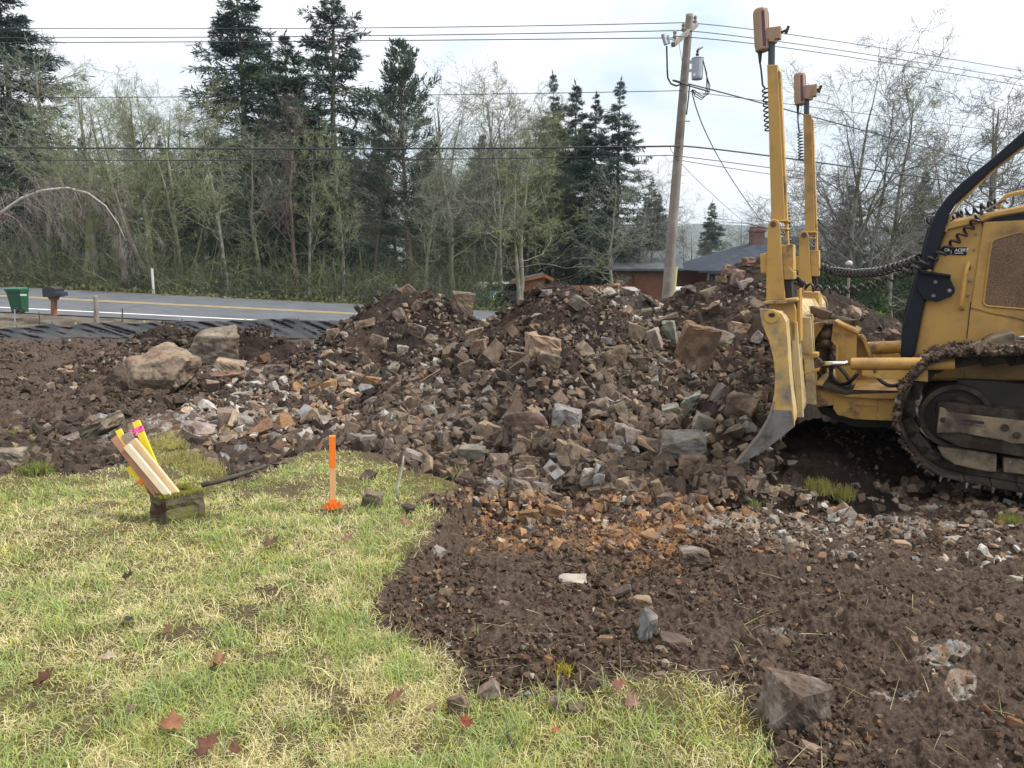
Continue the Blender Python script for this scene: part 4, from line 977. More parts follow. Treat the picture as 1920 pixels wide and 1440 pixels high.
cols = np.where((u < c0)[:, None], np.where((rs.rand(n) < .4)[:, None], bluegreen, green), np.where((u < c1)[:, None], yellow, np.where((u < c2)[:, None], straw, np.where((u < c3)[:, None], olive, brown))))
cols = cols * rs.uniform(.78, 1.38, (n, 1))
isg = u < c0
length = np.where(isg, rs.gamma(4, 0.0125, n) * (1 + 0.8 * np.clip(lush, 0, 1)), np.where(u < c1, rs.gamma(4, .005, n), rs.gamma(4, .0135, n))) + 0.008
length *= .68 * (1 - 0.3 * sstep(4, 6, Y))
width = (0.0016 + 0.00055 * Y) * rs.uniform(.7, 1.4, n) * np.where(isg, 1.25, 1)
lean = np.where(isg, rs.normal(0.9, .32, n), rs.normal(1.15, .28, n)).clip(0.05, 1.5)
V, F, C = blades(X, Y, Z, length, width, lean, cols, rs)
tag(mobj('grass', V, F, m_grass, col=C, org=(0, 0, 0)), 'matted winter lawn of green, mossy yellow and straw blades', kind='stuff')
# dead stems and straw lying over the mud
N = 2600
th = rs.uniform(R(-14), R(36), N); rr = np.exp(rs.uniform(np.log(1.9), np.log(6.5), N)); X, Y = np.sin(th) * rr, np.cos(th) * rr; sdq = lawn_sd(X, Y)
ok = (sdq < 0.02) & (rs.rand(N) < np.clip(np.exp(sdq * 2.2) * 0.75 + 0.10, 0, 1) * np.clip(.6 + fbm(X * 2, Y * 2, None, 171, 3), .1, 1)); X, Y, sdq = X[ok], Y[ok], sdq[ok]; n = len(X)
cols = np.where(rs.rand(n, 1) < .7, straw, olive) * rs.uniform(.35, .85, (n, 1))
V, F, C = blades(X, Y, land_z(X, Y) + soil_rough(X, Y, sdq) + .012, rs.gamma(3, .026, n) + .02, 0.0017 + .0005 * Y, rs.normal(1.5, .10, n), cols, rs, 3, .92)
tag(mobj('dead_grass', V, F, m_grass, col=C, org=(0, 0, 0)), 'torn straw and roots lying on the mud', kind='stuff')
del V, F, C
# ------------------------------------------------------------------ bulldozer
class Frame:
    """upright plane family: s along heading, c across (away from the lawn), t up"""
    def __init__(f, O, deg):
        a = R(deg); f.O = np.array([O[0], O[1], 0.0]); f.u = np.array([math.cos(a), -math.sin(a), 0]); f.v = np.array([math.sin(a), math.cos(a), 0]); f.w = np.array([0, 0, 1.0])
    def P(f, px, py, c=0.0):
        d = ray(px, py); k = (c - np.dot(CAMP - f.O, f.v)) / (d @ f.v)
        return CAMP + d * np.asarray(k)[..., None]
    def L(f, P):
        q = np.asarray(P) - f.O
        return np.stack([q @ f.u, q @ f.v, q[..., 2]], -1)
    def W(f, s, c, t): return f.O + f.u * s + f.v * c + f.w * t
    def poly(f, pts, c=0.0): return np.array([f.P(x, y, c) for x, y in pts])
BF = Frame((3.23, 6.05), 27.5)                 # body: near track's outer face is c = 0
KF = Frame((1.93, 5.72), 28)                 # blade: its near end is c = 0
CAT_Y = (0.48, 0.285, 0.070); CAT_Y2 = (0.40, 0.235, 0.062)
m_yel = simple('yellow_paint', CAT_Y, CAT_Y2, 2.2, 0.42, bmp=0.05, dirt=(0.17, 0.11, 0.055), dscale=2.6, dlo=.49, dhi=.74)
m_yelw = simple('worn_yellow_paint', (0.52, 0.32, 0.085), (0.44, 0.26, 0.07), 5, 0.55, bmp=0.15, dirt=(0.13, 0.095, 0.07), dscale=6, dlo=.50, dhi=.68)
m_blade = simple('scraped_yellow_paint', (0.52, 0.325, 0.085), (0.56, 0.39, 0.15), 4, 0.5, bmp=0.15, dirt=(0.17, 0.15, 0.135), dscale=3.2, dlo=.47, dhi=.62)
m_bladeback = simple('dusty_cream_paint', (0.50, 0.40, 0.22), (0.42, 0.31, 0.15), 6, 0.6, bmp=0.1, dirt=(0.16, 0.13, 0.10), dscale=4, dlo=.52, dhi=.72)
m_bsteel = simple('worn_steel', (0.20, 0.195, 0.19), (0.30, 0.29, 0.28), 9, 0.42, 0.7, bmp=0.2, dirt=(0.10, 0.08, 0.065), dscale=7, dlo=.5, dhi=.66)
m_edge = simple('polished_edge', (0.55, 0.54, 0.53), (0.42, 0.41, 0.40), 12, 0.3, 0.9)
m_chrome = simple('chrome_rod', (0.75, 0.76, 0.78), (0.65, 0.66, 0.68), 5, 0.14, 1.0)
m_black = simple('black_paint', (0.006, 0.010, 0.018), (0.009, 0.013, 0.022), 3, 0.5, bmp=0.03, spec=0.25, dirt=(0.05, 0.035, 0.03), dscale=3, dlo=.66, dhi=.95)
m_rubber = simple('black_rubber', (0.012, 0.012, 0.014), (0.02, 0.02, 0.022), 20, 0.38)
m_greasy = simple('greasy_steel', (0.085, 0.060, 0.042), (0.13, 0.09, 0.06), 12, 0.5, 0.35, bmp=0.2, dirt=(0.03, 0.024, 0.02), dscale=9, dlo=.48, dhi=.62)
m_track = simple('muddy_steel', (0.036, 0.030, 0.025), (0.070, 0.058, 0.046), 7, 0.8, 0.0, spec=.2, bmp=0.4, dirt=(0.028, 0.020, 0.016), dscale=6, dlo=.46, dhi=.58)
m_frame = simple('muddy_yellow_steel', (0.23, 0.18, 0.115), (0.17, 0.13, 0.09), 5, 0.65, bmp=0.3, dirt=(0.07, 0.052, 0.040), dscale=3.5, dlo=.46, dhi=.60)
m_dark = simple('dark_steel_recess_shade', (0.022, 0.019, 0.017), (0.035, 0.03, 0.026), 5, 0.8)  # dark steel parts; also stands in for shade inside holes and recesses
m_tan = simple('tan_receiver_case', (0.36, 0.235, 0.15), (0.30, 0.19, 0.12), 6, 0.45, bmp=0.05)
m_purple = simple('purple_sensor_strip', (0.085, 0.022, 0.055), (0.06, 0.016, 0.045), 8, 0.25)
m_mast = simple('dark_green_steel', (0.030, 0.048, 0.052), (0.04, 0.06, 0.062), 5, 0.4, 0.3)
m_caked = attr_mat('caked_mud', rough=0.95, var=0.5, scale=30, bmp=0.8, bdist=0.01, spec=0.15)

DZ = BF.W(1.2, 1.25, -0.35)
dozer = thing('bulldozer', 'yellow tracked bulldozer with two tall masts on its scraped blade', 'bulldozer', DZ)
def dpart(mb, name, mat, parent=dozer, bevel=0.006, **kw):
    ORG.setdefault(parent.name, DZ); o = mb.build(name, mat, parent, bevel=bevel, **kw); return o
def dprism(name, pts, c0, c1, mat, fr=BF, parent=dozer, bevel=0.006, **kw):
    return dpart(MB().prism(fr.poly(pts, c0), fr.v * (c1 - c0)), name, mat, parent, bevel, **kw)

# --- blade
END = [(1424, 579), (1428, 606), (1442, 640), (1450, 672), (1453, 704), (1452, 735), (1446, 765), (1434, 795), (1412, 828), (1380, 866), (1389, 869), (1432, 846), (1489, 800), (1490, 786), (1484, 742), (1480, 700), (1477, 650), (1474, 603), (1466, 588), (1450, 580)]
BW = 3.15
blade = dprism('blade', END, 0.0, 0.035, m_blade, KF, bevel=0.004)
blade['label'] = 'scraped yellow blade with a bare steel lower corner'
back_pts = [(1428, 582), (1432, 606), (1446, 640), (1454, 672), (1457, 704), (1456, 735), (1450, 765), (1438, 795), (1418, 826), (1392, 862), (1400, 860), (1432, 843), (1484, 799), (1486, 786), (1480, 742), (1476, 700), (1473, 650), (1470, 604), (1460, 586)]
mbk = MB().prism(KF.poly(back_pts, 0.036), KF.v * (BW - 0.07))
dpart(mbk, 'blade_shell', m_bladeback, blade, 0.004)
dpart(MB().prism(KF.poly(END, 0.0) + KF.v * (BW - 0.034), KF.v * 0.034), 'end_plate', m_blade, blade, 0.004)
# bare steel corner, cutting edge
dprism('corner_bit', [(1440, 790), (1449, 768), (1484, 770), (1489.5, 800), (1432, 846.5), (1389, 869.5), (1380, 866), (1412, 829)], -0.006, 0.0, m_bsteel, KF, blade, 0.001)
edge = MB(); ep = KF.poly([(1449, 752), (1440, 782), (1420, 815), (1378, 866), (1382, 868.5), (1424, 818), (1444, 784), (1452.5, 753)], -0.012)
edge.prism(ep, KF.v * 0.02); e0 = KF.poly([(1412, 824), (1377, 866), (1383, 870), (1418, 826)], 0.0); edge.prism(e0, KF.v * BW)
dpart(edge, 'cutting_edge', m_edge, blade, 0.0)
# lifting ear with the worn hole at the top corner
ear = MB(); th = np.linspace(0, 2 * math.pi, 15)[:-1]
ear.prism(KF.poly([(1446 + 14 * math.cos(a), 594 + 10 * math.sin(a) * (1.25)) for a in th], -0.012), KF.v * 0.012)
dpart(ear, 'lifting_eye', m_yelw, blade, 0.003)
hole = MB().prism(KF.poly([(1447 + 6.5 * math.cos(a), 591 + 4.2 * math.sin(a)) for a in th], -0.0145), KF.v * 0.0025); dpart(hole, 'eye_hole_shade', m_dark, blade, 0)  # solid dark disc painted as the shade inside the eye
# ribs and welded seams on the back
Lb = KF.L(KF.poly([(1474, 604), (1477, 650), (1484, 742), (1487, 795)], 0.036))
def back_s(t): return np.interp(-t, -Lb[:, 2], Lb[:, 0])
for cc in (0.32, 0.95, 1.35, 2.0, 2.55):
    tt = np.linspace(Lb[3, 2], Lb[0, 2] - 0.02, 6)
    pl = [KF.W(back_s(t) - .01, cc, t) for t in tt] + [KF.W(back_s(t) + (0.07 if cc in (0.95, 2.0) else .04), cc, t) for t in tt[::-1]]
    dpart(MB().prism(np.array(pl), KF.v * 0.04), 'back_rib', m_bladeback, blade, 0.004)
# --- masts, each with its pocket and receiver
def mast(c, px, label_side):
    """px: dict of photo outlines"""
    m = dpart(MB().prism(KF.poly(px['outer'], c), KF.v * 0.095), 'mast', m_yel, dozer, 0.006)
    ch = MB().prism(KF.poly(px['channel'], c + 0.02), KF.v * 0.07); dpart(ch, 'mast_channel', m_yelw, m, 0.003)
    p, q = KF.P(*px['inner'][0], c + .047), KF.P(*px['inner'][1], c + .047)
    rad = px['irad'] * p[1] / FPX
    dpart(MB().tube([q - (0, 0, .1), p], rad, 12), 'inner_mast', m_mast, m, 0, smooth=False)
    # receiver: ribbed case with end caps and the sensor strip
    a, b_ = KF.P(*px['rec'][0], c + .047), KF.P(*px['rec'][1], c + .047); rr = px['rrad'] * a[1] / FPX
    ax = (b_ - a) / np.linalg.norm(b_ - a)
    rc = MB().tube([a, a + ax * .012, b_ - ax * .012, b_], [rr * .78, rr, rr, rr * .8], 10)
    case = dpart(rc, 'receiver', m_tan, m, 0.004)
    st = MB(); s1 = a + ax * .03; s2 = b_ - ax * .03
    off = (KF.u * 0.45 - KF.v * 0.9); off /= np.linalg.norm(off)
    st.beam(s1 + off * rr * .93, s2 + off * rr * .93, rr * .42, rr * .25, KF.u); dpart(st, 'sensor_strip', m_purple, case, 0.003)
    sp = MB(); off2 = (-KF.u * 0.55 - KF.v * 0.85); off2 /= np.linalg.norm(off2); off3 = KF.u
    for o2 in (off2, off3, off2 * .35 - KF.u * .9):
        o2 = o2 / np.linalg.norm(o2); sp.beam(s1 + o2 * rr * .95, s2 + o2 * rr * .95, rr * .22, rr * .18, KF.u)
    dpart(sp, 'case_rib', m_tan, case, 0.002)
    # clamp and its T handle
    k = MB(); cp = KF.P(*px['clamp'], c + .047); sc_ = cp[1] / FPX
    k.box(cp, KF.u * 13 * sc_, KF.v * .035, KF.w * 10 * sc_); k.tube([cp - KF.w * 14 * sc_ - KF.u * 2 * sc_, cp + KF.w * 8 * sc_ + KF.u * 4 * sc_], 9 * sc_, 10)
    k.beam(KF.P(px['rec'][0][0] + 6, px['clamp'][1] + 4, c + .047), cp, 18 * sc_, .03)
    dpart(k, 'clamp', m_tan, m, 0.003)
    hq = KF.P(*px['handle'], c + .047); hb = MB().tube([cp + KF.u * 8 * sc_, hq], 2.2 * sc_, 6).tube([hq + KF.w * 6 * sc_ + KF.u * 2 * sc_, hq - KF.w * 6 * sc_ - KF.u * 2 * sc_], 2.6 * sc_, 6)
    dpart(hb, 'clamp_handle', m_rubber, m, 0)
    # pocket that carries the mast on the blade
    for name, pts, c0, c1, mt in px['pocket']:
        dprism(name, pts, c + c0, c + c1, mt, KF, m, 0.006)
    pin = KF.P(*px['pin'], c - .05); dpart(MB().tube([pin - KF.v * .012, pin + KF.v * .2], 5 * pin[1] / FPX, 10), 'pocket_pin', m_greasy, m, 0.001)
    return m
near = dict(outer=[(1438, 121), (1457.5, 121), (1472, 415), (1446, 415)], channel=[(1459, 131), (1463.5, 134), (1479, 470), (1473, 470)],
  inner=[(1447, 72), (1447.5, 122)], irad=6, rec=[(1426, 16), (1430, 97)], rrad=12.5, clamp=(1450, 64), handle=(1476, 56), pin=(1450, 420),
  pocket=[('pocket_plate', [(1440, 425), (1443, 414), (1450, 410), (1458, 412), (1461.5, 420), (1464, 455), (1467, 500), (1472, 562), (1436.5, 563), (1437, 500)], -0.05, -0.02, m_yel),
          ('pocket_block', [(1425, 476), (1438, 474), (1438, 512), (1426, 512)], -0.02, 0.30, m_yel),
          ('pocket_channel', [(1465, 459), (1487, 458), (1488, 508), (1484, 507), (1478, 498), (1468, 497)], -0.02, 0.12, m_yelw),
          ('pocket_gusset', [(1468, 498), (1479, 498), (1488, 510), (1488, 524), (1470, 524)], -0.03, 0.14, m_yel),
          ('strap', [(1459, 413), (1478, 412), (1478, 416), (1460, 416)], -0.03, 0.13, m_yel), ('strap', [(1463, 428), (1477, 427), (1477, 431), (1464, 431)], -0.03, 0.13, m_yel),
          ('pocket_box', [(1470, 525), (1484, 525), (1486, 558), (1473, 560)], 0.0, 0.1, m_dark),
          ('base_plate', [(1429, 566), (1472, 562), (1494, 559), (1494, 565), (1472, 570), (1431, 570)], -0.05, 0.32, m_yelw),
          ('post', [(1441, 571), (1488, 566), (1492, 582), (1492, 640), (1478, 640), (1472, 600), (1455, 582), (1442, 580)], 0.02, 0.30, m_yel),
          ('post_flange', [(1494, 545), (1500, 540), (1502, 640), (1494, 650)], 0.08, 0.2, m_yel)])
far = dict(outer=[(1506, 214), (1521, 214), (1528, 440), (1510, 440)], channel=[(1521.5, 222), (1525, 224), (1533, 470), (1528, 470)],
  inner=[(1512.5, 181), (1513.5, 216)], irad=4.6, rec=[(1499.5, 137), (1500.5, 197)], rrad=9.6, clamp=(1517, 171), handle=(1537, 167), pin=(1507.5, 441),
  pocket=[('pocket_plate', [(1499, 440), (1503, 433.5), (1508, 432), (1513, 434), (1516, 441), (1518, 480), (1523, 540), (1523, 546), (1502, 546), (1496.5, 520), (1498, 460)], -0.05, -0.02, m_yel),
          ('pocket_block', [(1488, 481), (1499, 480), (1499, 506), (1489, 508)], -0.02, 0.30, m_yel),
          ('pocket_channel', [(1519, 470), (1535, 469), (1536, 506), (1532, 506), (1528, 498), (1520, 498)], -0.02, 0.12, m_yelw),
          ('pocket_gusset', [(1520, 498), (1528, 498), (1534, 508), (1534, 518), (1521, 518)], -0.03, 0.14, m_yel),
          ('strap', [(1515, 434), (1530, 433), (1530, 437), (1516, 437)], -0.03, 0.13, m_yel), ('strap', [(1517, 446), (1529, 445), (1529, 448), (1518, 448)], -0.03, 0.13, m_yel),
          ('pocket_box', [(1522, 519), (1531, 519), (1532, 535), (1523, 537)], 0.0, 0.1, m_dark),
          ('post', [(1502, 548), (1535, 548), (1537, 600), (1537, 640), (1504, 640)], 0.0, 0.28, m_yel)])
# depth across the blade where each mast stands
mast(0.30, near, 'near'); mast(2.45, far, 'far')

# --- tilt linkage between blade and tractor
cl = MB(); cB = 0.05
cl.prism(BF.poly([(1496, 668), (1503, 661), (1533, 663), (1533, 671), (1498, 674)], cB), BF.v * .16)
cl.prism(BF.poly([(1499, 699), (1500, 704), (1535, 696), (1535, 690)], cB), BF.v * .16); cl.prism(BF.poly([(1492, 650), (1497, 652), (1499, 700), (1504, 732), (1500, 732), (1494, 700)], cB), BF.v * .14)
dpart(cl, 'clevis', m_yelw)
dpart(MB().prism(BF.poly([(1500, 678), (1510, 673), (1534, 672), (1540, 678), (1540, 686), (1532, 691), (1503, 692)], cB + .03), BF.v * .1), 'rod_eye', m_greasy)
cyl = dpart(MB().tube([BF.P(1595, 682, .12), BF.P(1597, 682, .12), BF.P(1738, 682, .12), BF.P(1790, 682, .12)], [.049, .052, .052, .052], 20), 'lift_cylinder', m_yel, bevel=.003)
dpart(MB().tube([BF.P(1534, 681.5, .12), BF.P(1597, 681.5, .12)], .021, 16), 'piston_rod', m_chrome, cyl, 0, smooth=True)
dprism('cylinder_bracket', [(1616, 694), (1740, 694), (1740, 716), (1624, 708), (1622, 705), (1616, 704)], .10, .14, m_yelw, BF, cyl)
for x_, y_ in ((1640, 697), (1719, 697)):
    q = BF.P(x_, y_, .09); dpart(MB().tube([q, q + BF.v * .03], .014, 6), 'bolt', m_greasy, cyl, 0.002)
# C frame: arms, drum, tower plates
cf = dprism('push_frame', [(1562, 737), (1600, 742), (1690, 744), (1700, 790), (1640, 788), (1600, 786), (1570, 778), (1562, 766)], .35, 1.5, m_yelw)
dprism('frame_lip', [(1528, 720), (1560, 728), (1598, 738), (1600, 730), (1640, 731), (1695, 732), (1695, 748), (1640, 748), (1585, 744), (1560, 737), (1534, 728)], .28, 1.5, m_yelw, BF, cf)
dprism('frame_mud', [(1532, 722), (1560, 727), (1590, 735), (1600, 731), (1690, 733), (1690, 736), (1600, 739), (1585, 741), (1560, 736), (1534, 727)], .27, .9, m_track, BF, cf, .004)
tr = MB().prism(BF.poly([(1600, 745), (1644, 747), (1645, 771), (1641, 776), (1640, 762), (1604, 760), (1604, 774), (1600, 772)], .335), BF.v * .015); dpart(tr, 'step_bracket', m_yelw, cf, .003)
dprism('frame_block', [(1526, 730), (1562, 734), (1562, 760), (1530, 764)], .35, 1.2, m_yelw, BF, cf)
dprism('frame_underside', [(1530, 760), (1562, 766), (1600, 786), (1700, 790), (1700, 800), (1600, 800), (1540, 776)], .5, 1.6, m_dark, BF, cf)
tw = dprism('tower_plate', [(1562, 605), (1566, 602), (1606, 624), (1605, 740), (1596, 738), (1595, 727), (1566, 724), (1569, 650), (1558, 640)], .62, .68, m_yelw)
dprism('tower_flange', [(1564, 601), (1570, 602), (1612, 622), (1610, 627), (1570, 608)], .52, .95, m_yelw, BF, tw)
dprism('tower_post', [(1567, 648), (1574, 650), (1570, 723), (1566, 723)], .56, .64, m_yelw, BF, tw)
dprism('tower_brace', [(1607, 630), (1617, 631), (1622, 640), (1634, 672), (1656, 735), (1604, 736)], .9, .96, m_yel, BF, tw)
dprism('tower_rail', [(1606, 630), (1616, 630), (1622, 637), (1633, 668), (1630, 672), (1618, 642), (1613, 635), (1606, 634)], .80, 1.0, m_yelw, BF, tw)
dprism('pivot_bracket', [(1530, 605), (1550, 602), (1552, 607), (1518, 612), (1516, 660), (1512, 660), (1512, 612)], .6, 1.0, m_yelw, BF, tw)
dprism('pivot_recess_shade', [(1519, 607), (1546, 604), (1552, 650), (1560, 690), (1530, 690), (1519, 650)], 1.0, 1.06, m_dark, BF, tw)  # dark sheet put in as the shade behind the ball joint
# ball joint
bj = MB(); q = BF.P(1549, 624, .72); sc_ = q[1] / FPX
bj.ball(q, np.array([18, 18, 16]) * sc_, 18, 12); bj.tube([q + BF.w * 10 * sc_, q + BF.w * 22 * sc_], [12 * sc_, 10 * sc_], 14); bj.tube([q - BF.w * 12 * sc_, q - BF.w * 30 * sc_], [15 * sc_, 11 * sc_], 14)
dpart(bj, 'ball_joint', m_greasy, bevel=0, smooth=True)
dpart(MB().tube([BF.P(1545, 600, .72), BF.P(1545, 607, .72)], [20 * sc_, 22 * sc_], 14), 'joint_cap', m_greasy, bevel=0)
dpart(MB().tube([BF.P(1540, 645, .78), BF.P(1537, 700, .8)], .05, 10), 'joint_stem', m_greasy, bevel=0)
dpart(MB().tube([BF.P(1552, 650, .8), BF.P(1560, 672, .8), BF.P(1556, 730, .6)], .022, 8), 'hydraulic_hose', m_greasy, bevel=0)
# pitch link across the top
pl = MB(); a_, m1, m2, b_ = BF.P(1503, 577, .85), BF.P(1520, 581, .85), BF.P(1558, 594, .8), BF.P(1598, 605, .78)
pl.tube([a_, m1], .035, 10); pl.beam(m1, m2, .085, .07); pl.tube([m2, BF.P(1575, 600, .79)], .035, 10)
e_ = BF.P(1589, 605, .78); pl.tube([BF.P(1574, 600, .79), e_], [.04, .05], 10); pl.tube([e_ - BF.w * .05, e_ + BF.w * .03], [.075, .085], 14); pl.tube([e_ - BF.w * .07, e_ - BF.w * .05], .05, 12)
for k in range(6):
    q = m1 + (m2 - m1) * (k + .5) / 6; pl.tube([q - BF.w * .055, q - BF.w * .03], .012, 6)
dpart(pl, 'pitch_link', m_greasy, bevel=.003)
dpart(MB().tube([BF.P(1622, 653, 1.75), BF.P(1700, 650, 1.75)], .065, 18), 'lift_cylinder', m_yelw, bevel=.003)
dprism('cylinder_bracket', [(1640, 665), (1700, 664), (1700, 676), (1640, 676)], 1.7, 1.75, m_yelw)

# --- engine hood
HC = 0.62
hood = dprism('engine_hood', [(1712, 672), (1724, 610), (1733, 561), (1748, 500), (1774, 424), (1787, 411), (1842, 400), (1920, 384), (2250, 330), (2250, 715), (1712, 715)], HC, HC + 1.15, m_yel, bevel=.03, )
hood.modifiers['bevel'].segments = 3
dprism('door_panel', [(1820, 577), (1843, 424), (1846, 416), (1920, 414), (2200, 400), (2200, 640), (1990, 620), (1900, 595), (1860, 588)], HC - .014, HC - .001, m_yel, BF, hood, .005)
dprism('side_panel', [(1819, 583), (1860, 592), (1900, 600), (2000, 628), (2200, 650), (2200, 712), (1808, 712), (1811, 655)], HC - .010, HC - .001, m_yel, BF, hood, .004)
dprism('top_rail', [(1772, 432), (1778, 420), (1790, 414), (1845, 402), (1922, 386), (2200, 345), (2200, 352), (1922, 397), (1858, 408), (1843, 415)], HC - .03, HC - .002, m_yel, BF, hood, .010)
dprism('louvre_shadow', [(1845, 416), (1862, 409), (1922, 399), (2200, 360), (2200, 395), (1922, 411), (1846, 415)], HC - .008, HC - .001, m_black, BF, hood, 0)  # black strip stands in for the shade below the top rail
hg = MB()
p_ = [(1842, 418), (1831, 500), (1821, 572)]
for k in range(34):
    t = k / 33; x0 = np.interp(t, [0, .53, 1], [1841, 1830, 1820]); y0 = 425 + t * 140
    q = BF.P(x0, y0, HC - .018); hg.beam(q, q - BF.w * .014, .012, .012)
dpart(hg, 'hinge', m_greasy, hood, .002)
for sm in (MB().beam(BF.P(1820.5, 566, HC - .004), BF.P(1810, 662, HC - .004), .008, .01, BF.u), MB().beam(BF.P(1843, 395, HC - .004), BF.P(1842, 425, HC - .004), .008, .01, BF.u)): dpart(sm, 'panel_gap', m_dark, hood, 0)
# grille: perforated brown screen in a recessed opening
GP = [(1844, 566), (1846, 571), (1852, 574), (1925, 580), (2100, 595), (2100, 432), (1935, 440), (1912, 436), (1865, 449), (1859, 455), (1855, 480)]
m_grille, nt, b = mat_new('perforated_screen')
tcg = nd(nt, 'ShaderNodeTexCoord'); vg = nd(nt, 'ShaderNodeTexVoronoi', i_Scale=150.0); nt.links.new(tcg.outputs['Object'], vg.inputs['Vector'])
rg = nd(nt, 'ShaderNodeMapRange'); rg.inputs['From Min'].default_value = .28; rg.inputs['From Max'].default_value = .42
nt.links.new(vg.outputs['Distance'], rg.inputs['Value'])
fG, _ = noise_fac(nt, 4, 4, .4, .6, tcg.outputs['Object'])
nt.links.new(mixc(nt, rg.outputs[0], (0.010, 0.008, 0.007), mixc(nt, fG, (0.15, 0.092, 0.058), (0.20, 0.125, 0.075))), b.inputs['Base Color']); b.inputs['Roughness'].default_value = .7; b.inputs['Metallic'].default_value = .2
gr = dprism('grille', GP, HC - .022, HC - .015, m_grille, BF, hood, 0)
rim = MB(); G3 = BF.poly(GP, HC - .02)
for k in range(len(G3)): rim.tube([G3[k], G3[(k + 1) % len(G3)]], .009, 6, False)
dpart(rim, 'grille_rim', m_yel, gr, 0, smooth=True)
# grab handle, bolts
gh = [BF.P(1817, 503, HC - .0), BF.P(1816, 494, HC - .05), BF.P(1812, 505, HC - .06), BF.P(1803, 570, HC - .06), BF.P(1802, 577, HC - .05), BF.P(1805, 579, HC + .0)]
dpart(MB().tube(gh, .017, 12), 'grab_handle', m_yelw, hood, 0, smooth=True)
for x_, y_ in ((1830, 439), (1827, 468), (1818.5, 526), (1815, 554)):
    q = BF.P(x_, y_, HC); dpart(MB().tube([q, q - BF.v * .018], .012, 6), 'bolt', m_bsteel, hood, .002)
# top hand rail
tr_ = [BF.P(1872, 392, HC + .15), BF.P(1874, 381, HC + .15), BF.P(1886, 368, HC + .15), BF.P(1905, 362, HC + .15), BF.P(1990, 350, HC + .15)]
dpart(MB().tube(tr_, .018, 12), 'hood_rail', m_yelw, hood, 0, smooth=True)
# plate with the engine lettering
pq = [(1764, 464), (1813.5, 463.5), (1812, 478.5), (1761, 477)]
badge = dprism('engine_plate', pq, HC - .008, HC - .0005, m_black, BF, hood, .001)
m_letter = simple('white_lettering', (0.75, 0.75, 0.74), None, 3, .5)
def lettering(text, px, py, h_px, c, parent, name='lettering', mat=m_letter, fr=BF, shear=0.0, sx=1.0):
    cu = bpy.data.curves.new('letters', 'FONT'); cu.body = text; cu.size = 1; cu.align_x = 'LEFT'; cu.extrude = 0.0; cu.offset = 0.018; cu.shear = shear
    t = bpy.data.objects.new('letters', cu); COL.objects.link(t); dg = bpy.context.evaluated_depsgraph_get(); dg.update()
    me = bpy.data.meshes.new_from_object(t.evaluated_get(dg)); bpy.data.objects.remove(t)
    V = np.array([v.co[:] for v in me.vertices]); F = [list(p.vertices) for p in me.polygons]; bpy.data.meshes.remove(me)
    q = fr.P(px, py, c); sc_ = h_px * np.dot(q - CAMP, np.array([0, CP, -SP])) / FPX / 0.72
    W = q + (V[:, :1] * sx * fr.u + V[:, 1:2] * fr.w) * sc_
    mb = MB(); mb.V = [W]; mb.F = F; mb.n = len(W)
    return mb.build(name, mat, parent)
lettering('ACERT', 1789.5, 471.5, 5.4, HC - .0095, badge, shear=.15, sx=.95); lettering('C6', 1770, 471, 5.4, HC - .0095, badge)
dpart(MB().beam(BF.P(1784, 465.5, HC - .0092), BF.P(1783, 477, HC - .0092), .003, .002, BF.u), 'divider_line', m_letter, badge, 0)
dpart(MB().beam(BF.P(1790, 474.5, HC - .0092), BF.P(1806, 474.5, HC - .0092), .005, .002), 'underline', m_letter, badge, 0)
# --- black sweep guard in front of the hood
GC = HC - .06
sg = MB()
low = [(1688, 670), (1692, 612), (1711, 545), (1722, 508), (1752, 512), (1734, 563), (1724, 610), (1713, 670)]
sg.prism(BF.poly(low, GC), BF.v * .10)
up = [(1727, 494), (1738, 446), (1746, 418), (1757, 394), (1776, 369), (1803, 342), (1853, 303), (1922, 243), (2150, 40), (2180, 70), (1922, 270), (1866, 312), (1828, 347), (1795, 378), (1781, 400), (1771, 432), (1757, 480), (1749, 505), (1724, 507)]
sg.prism(BF.poly(up, GC), BF.v * .11)
guard = dpart(sg, 'sweep_guard', m_black, bevel=.012)
far_up = [(a + 10, b_ + 6) for a, b_ in up]
dpart(MB().prism(BF.poly(up, GC) + BF.v * 1.15, BF.v * .11).prism(BF.poly(low, GC) + BF.v * 1.15, BF.v * .10), 'sweep_guard', m_black, bevel=.012)
dprism('guard_trim', [(1771, 434), (1782, 402), (1796, 380), (1829, 349), (1867, 314), (1922, 272), (1922, 276), (1868, 318), (1831, 353), (1799, 384), (1785, 405), (1775, 436)], GC + .03, GC + .09, m_yelw, BF, guard, .003)
bk = dprism('guard_bracket', [(1721, 507), (1782, 517), (1783, 526), (1790.5, 541), (1790, 549), (1784, 556), (1757, 566.5), (1731, 561), (1719, 540)], GC - .022, GC - .001, m_black, BF, guard, .005)
dprism('bracket_lip', [(1721, 505), (1783, 515), (1783, 520), (1721, 511)], GC - .07, GC - .02, m_black, BF, bk, .004)
for x_, y_ in ((1754, 529), (1780, 545), (1750, 555)):
    q = BF.P(x_, y_, GC - .022); dpart(MB().tube([q, q - BF.v * .006, q - BF.v * .016], [.019, .019, .012], 8), 'bolt', m_bsteel, bk, .002)

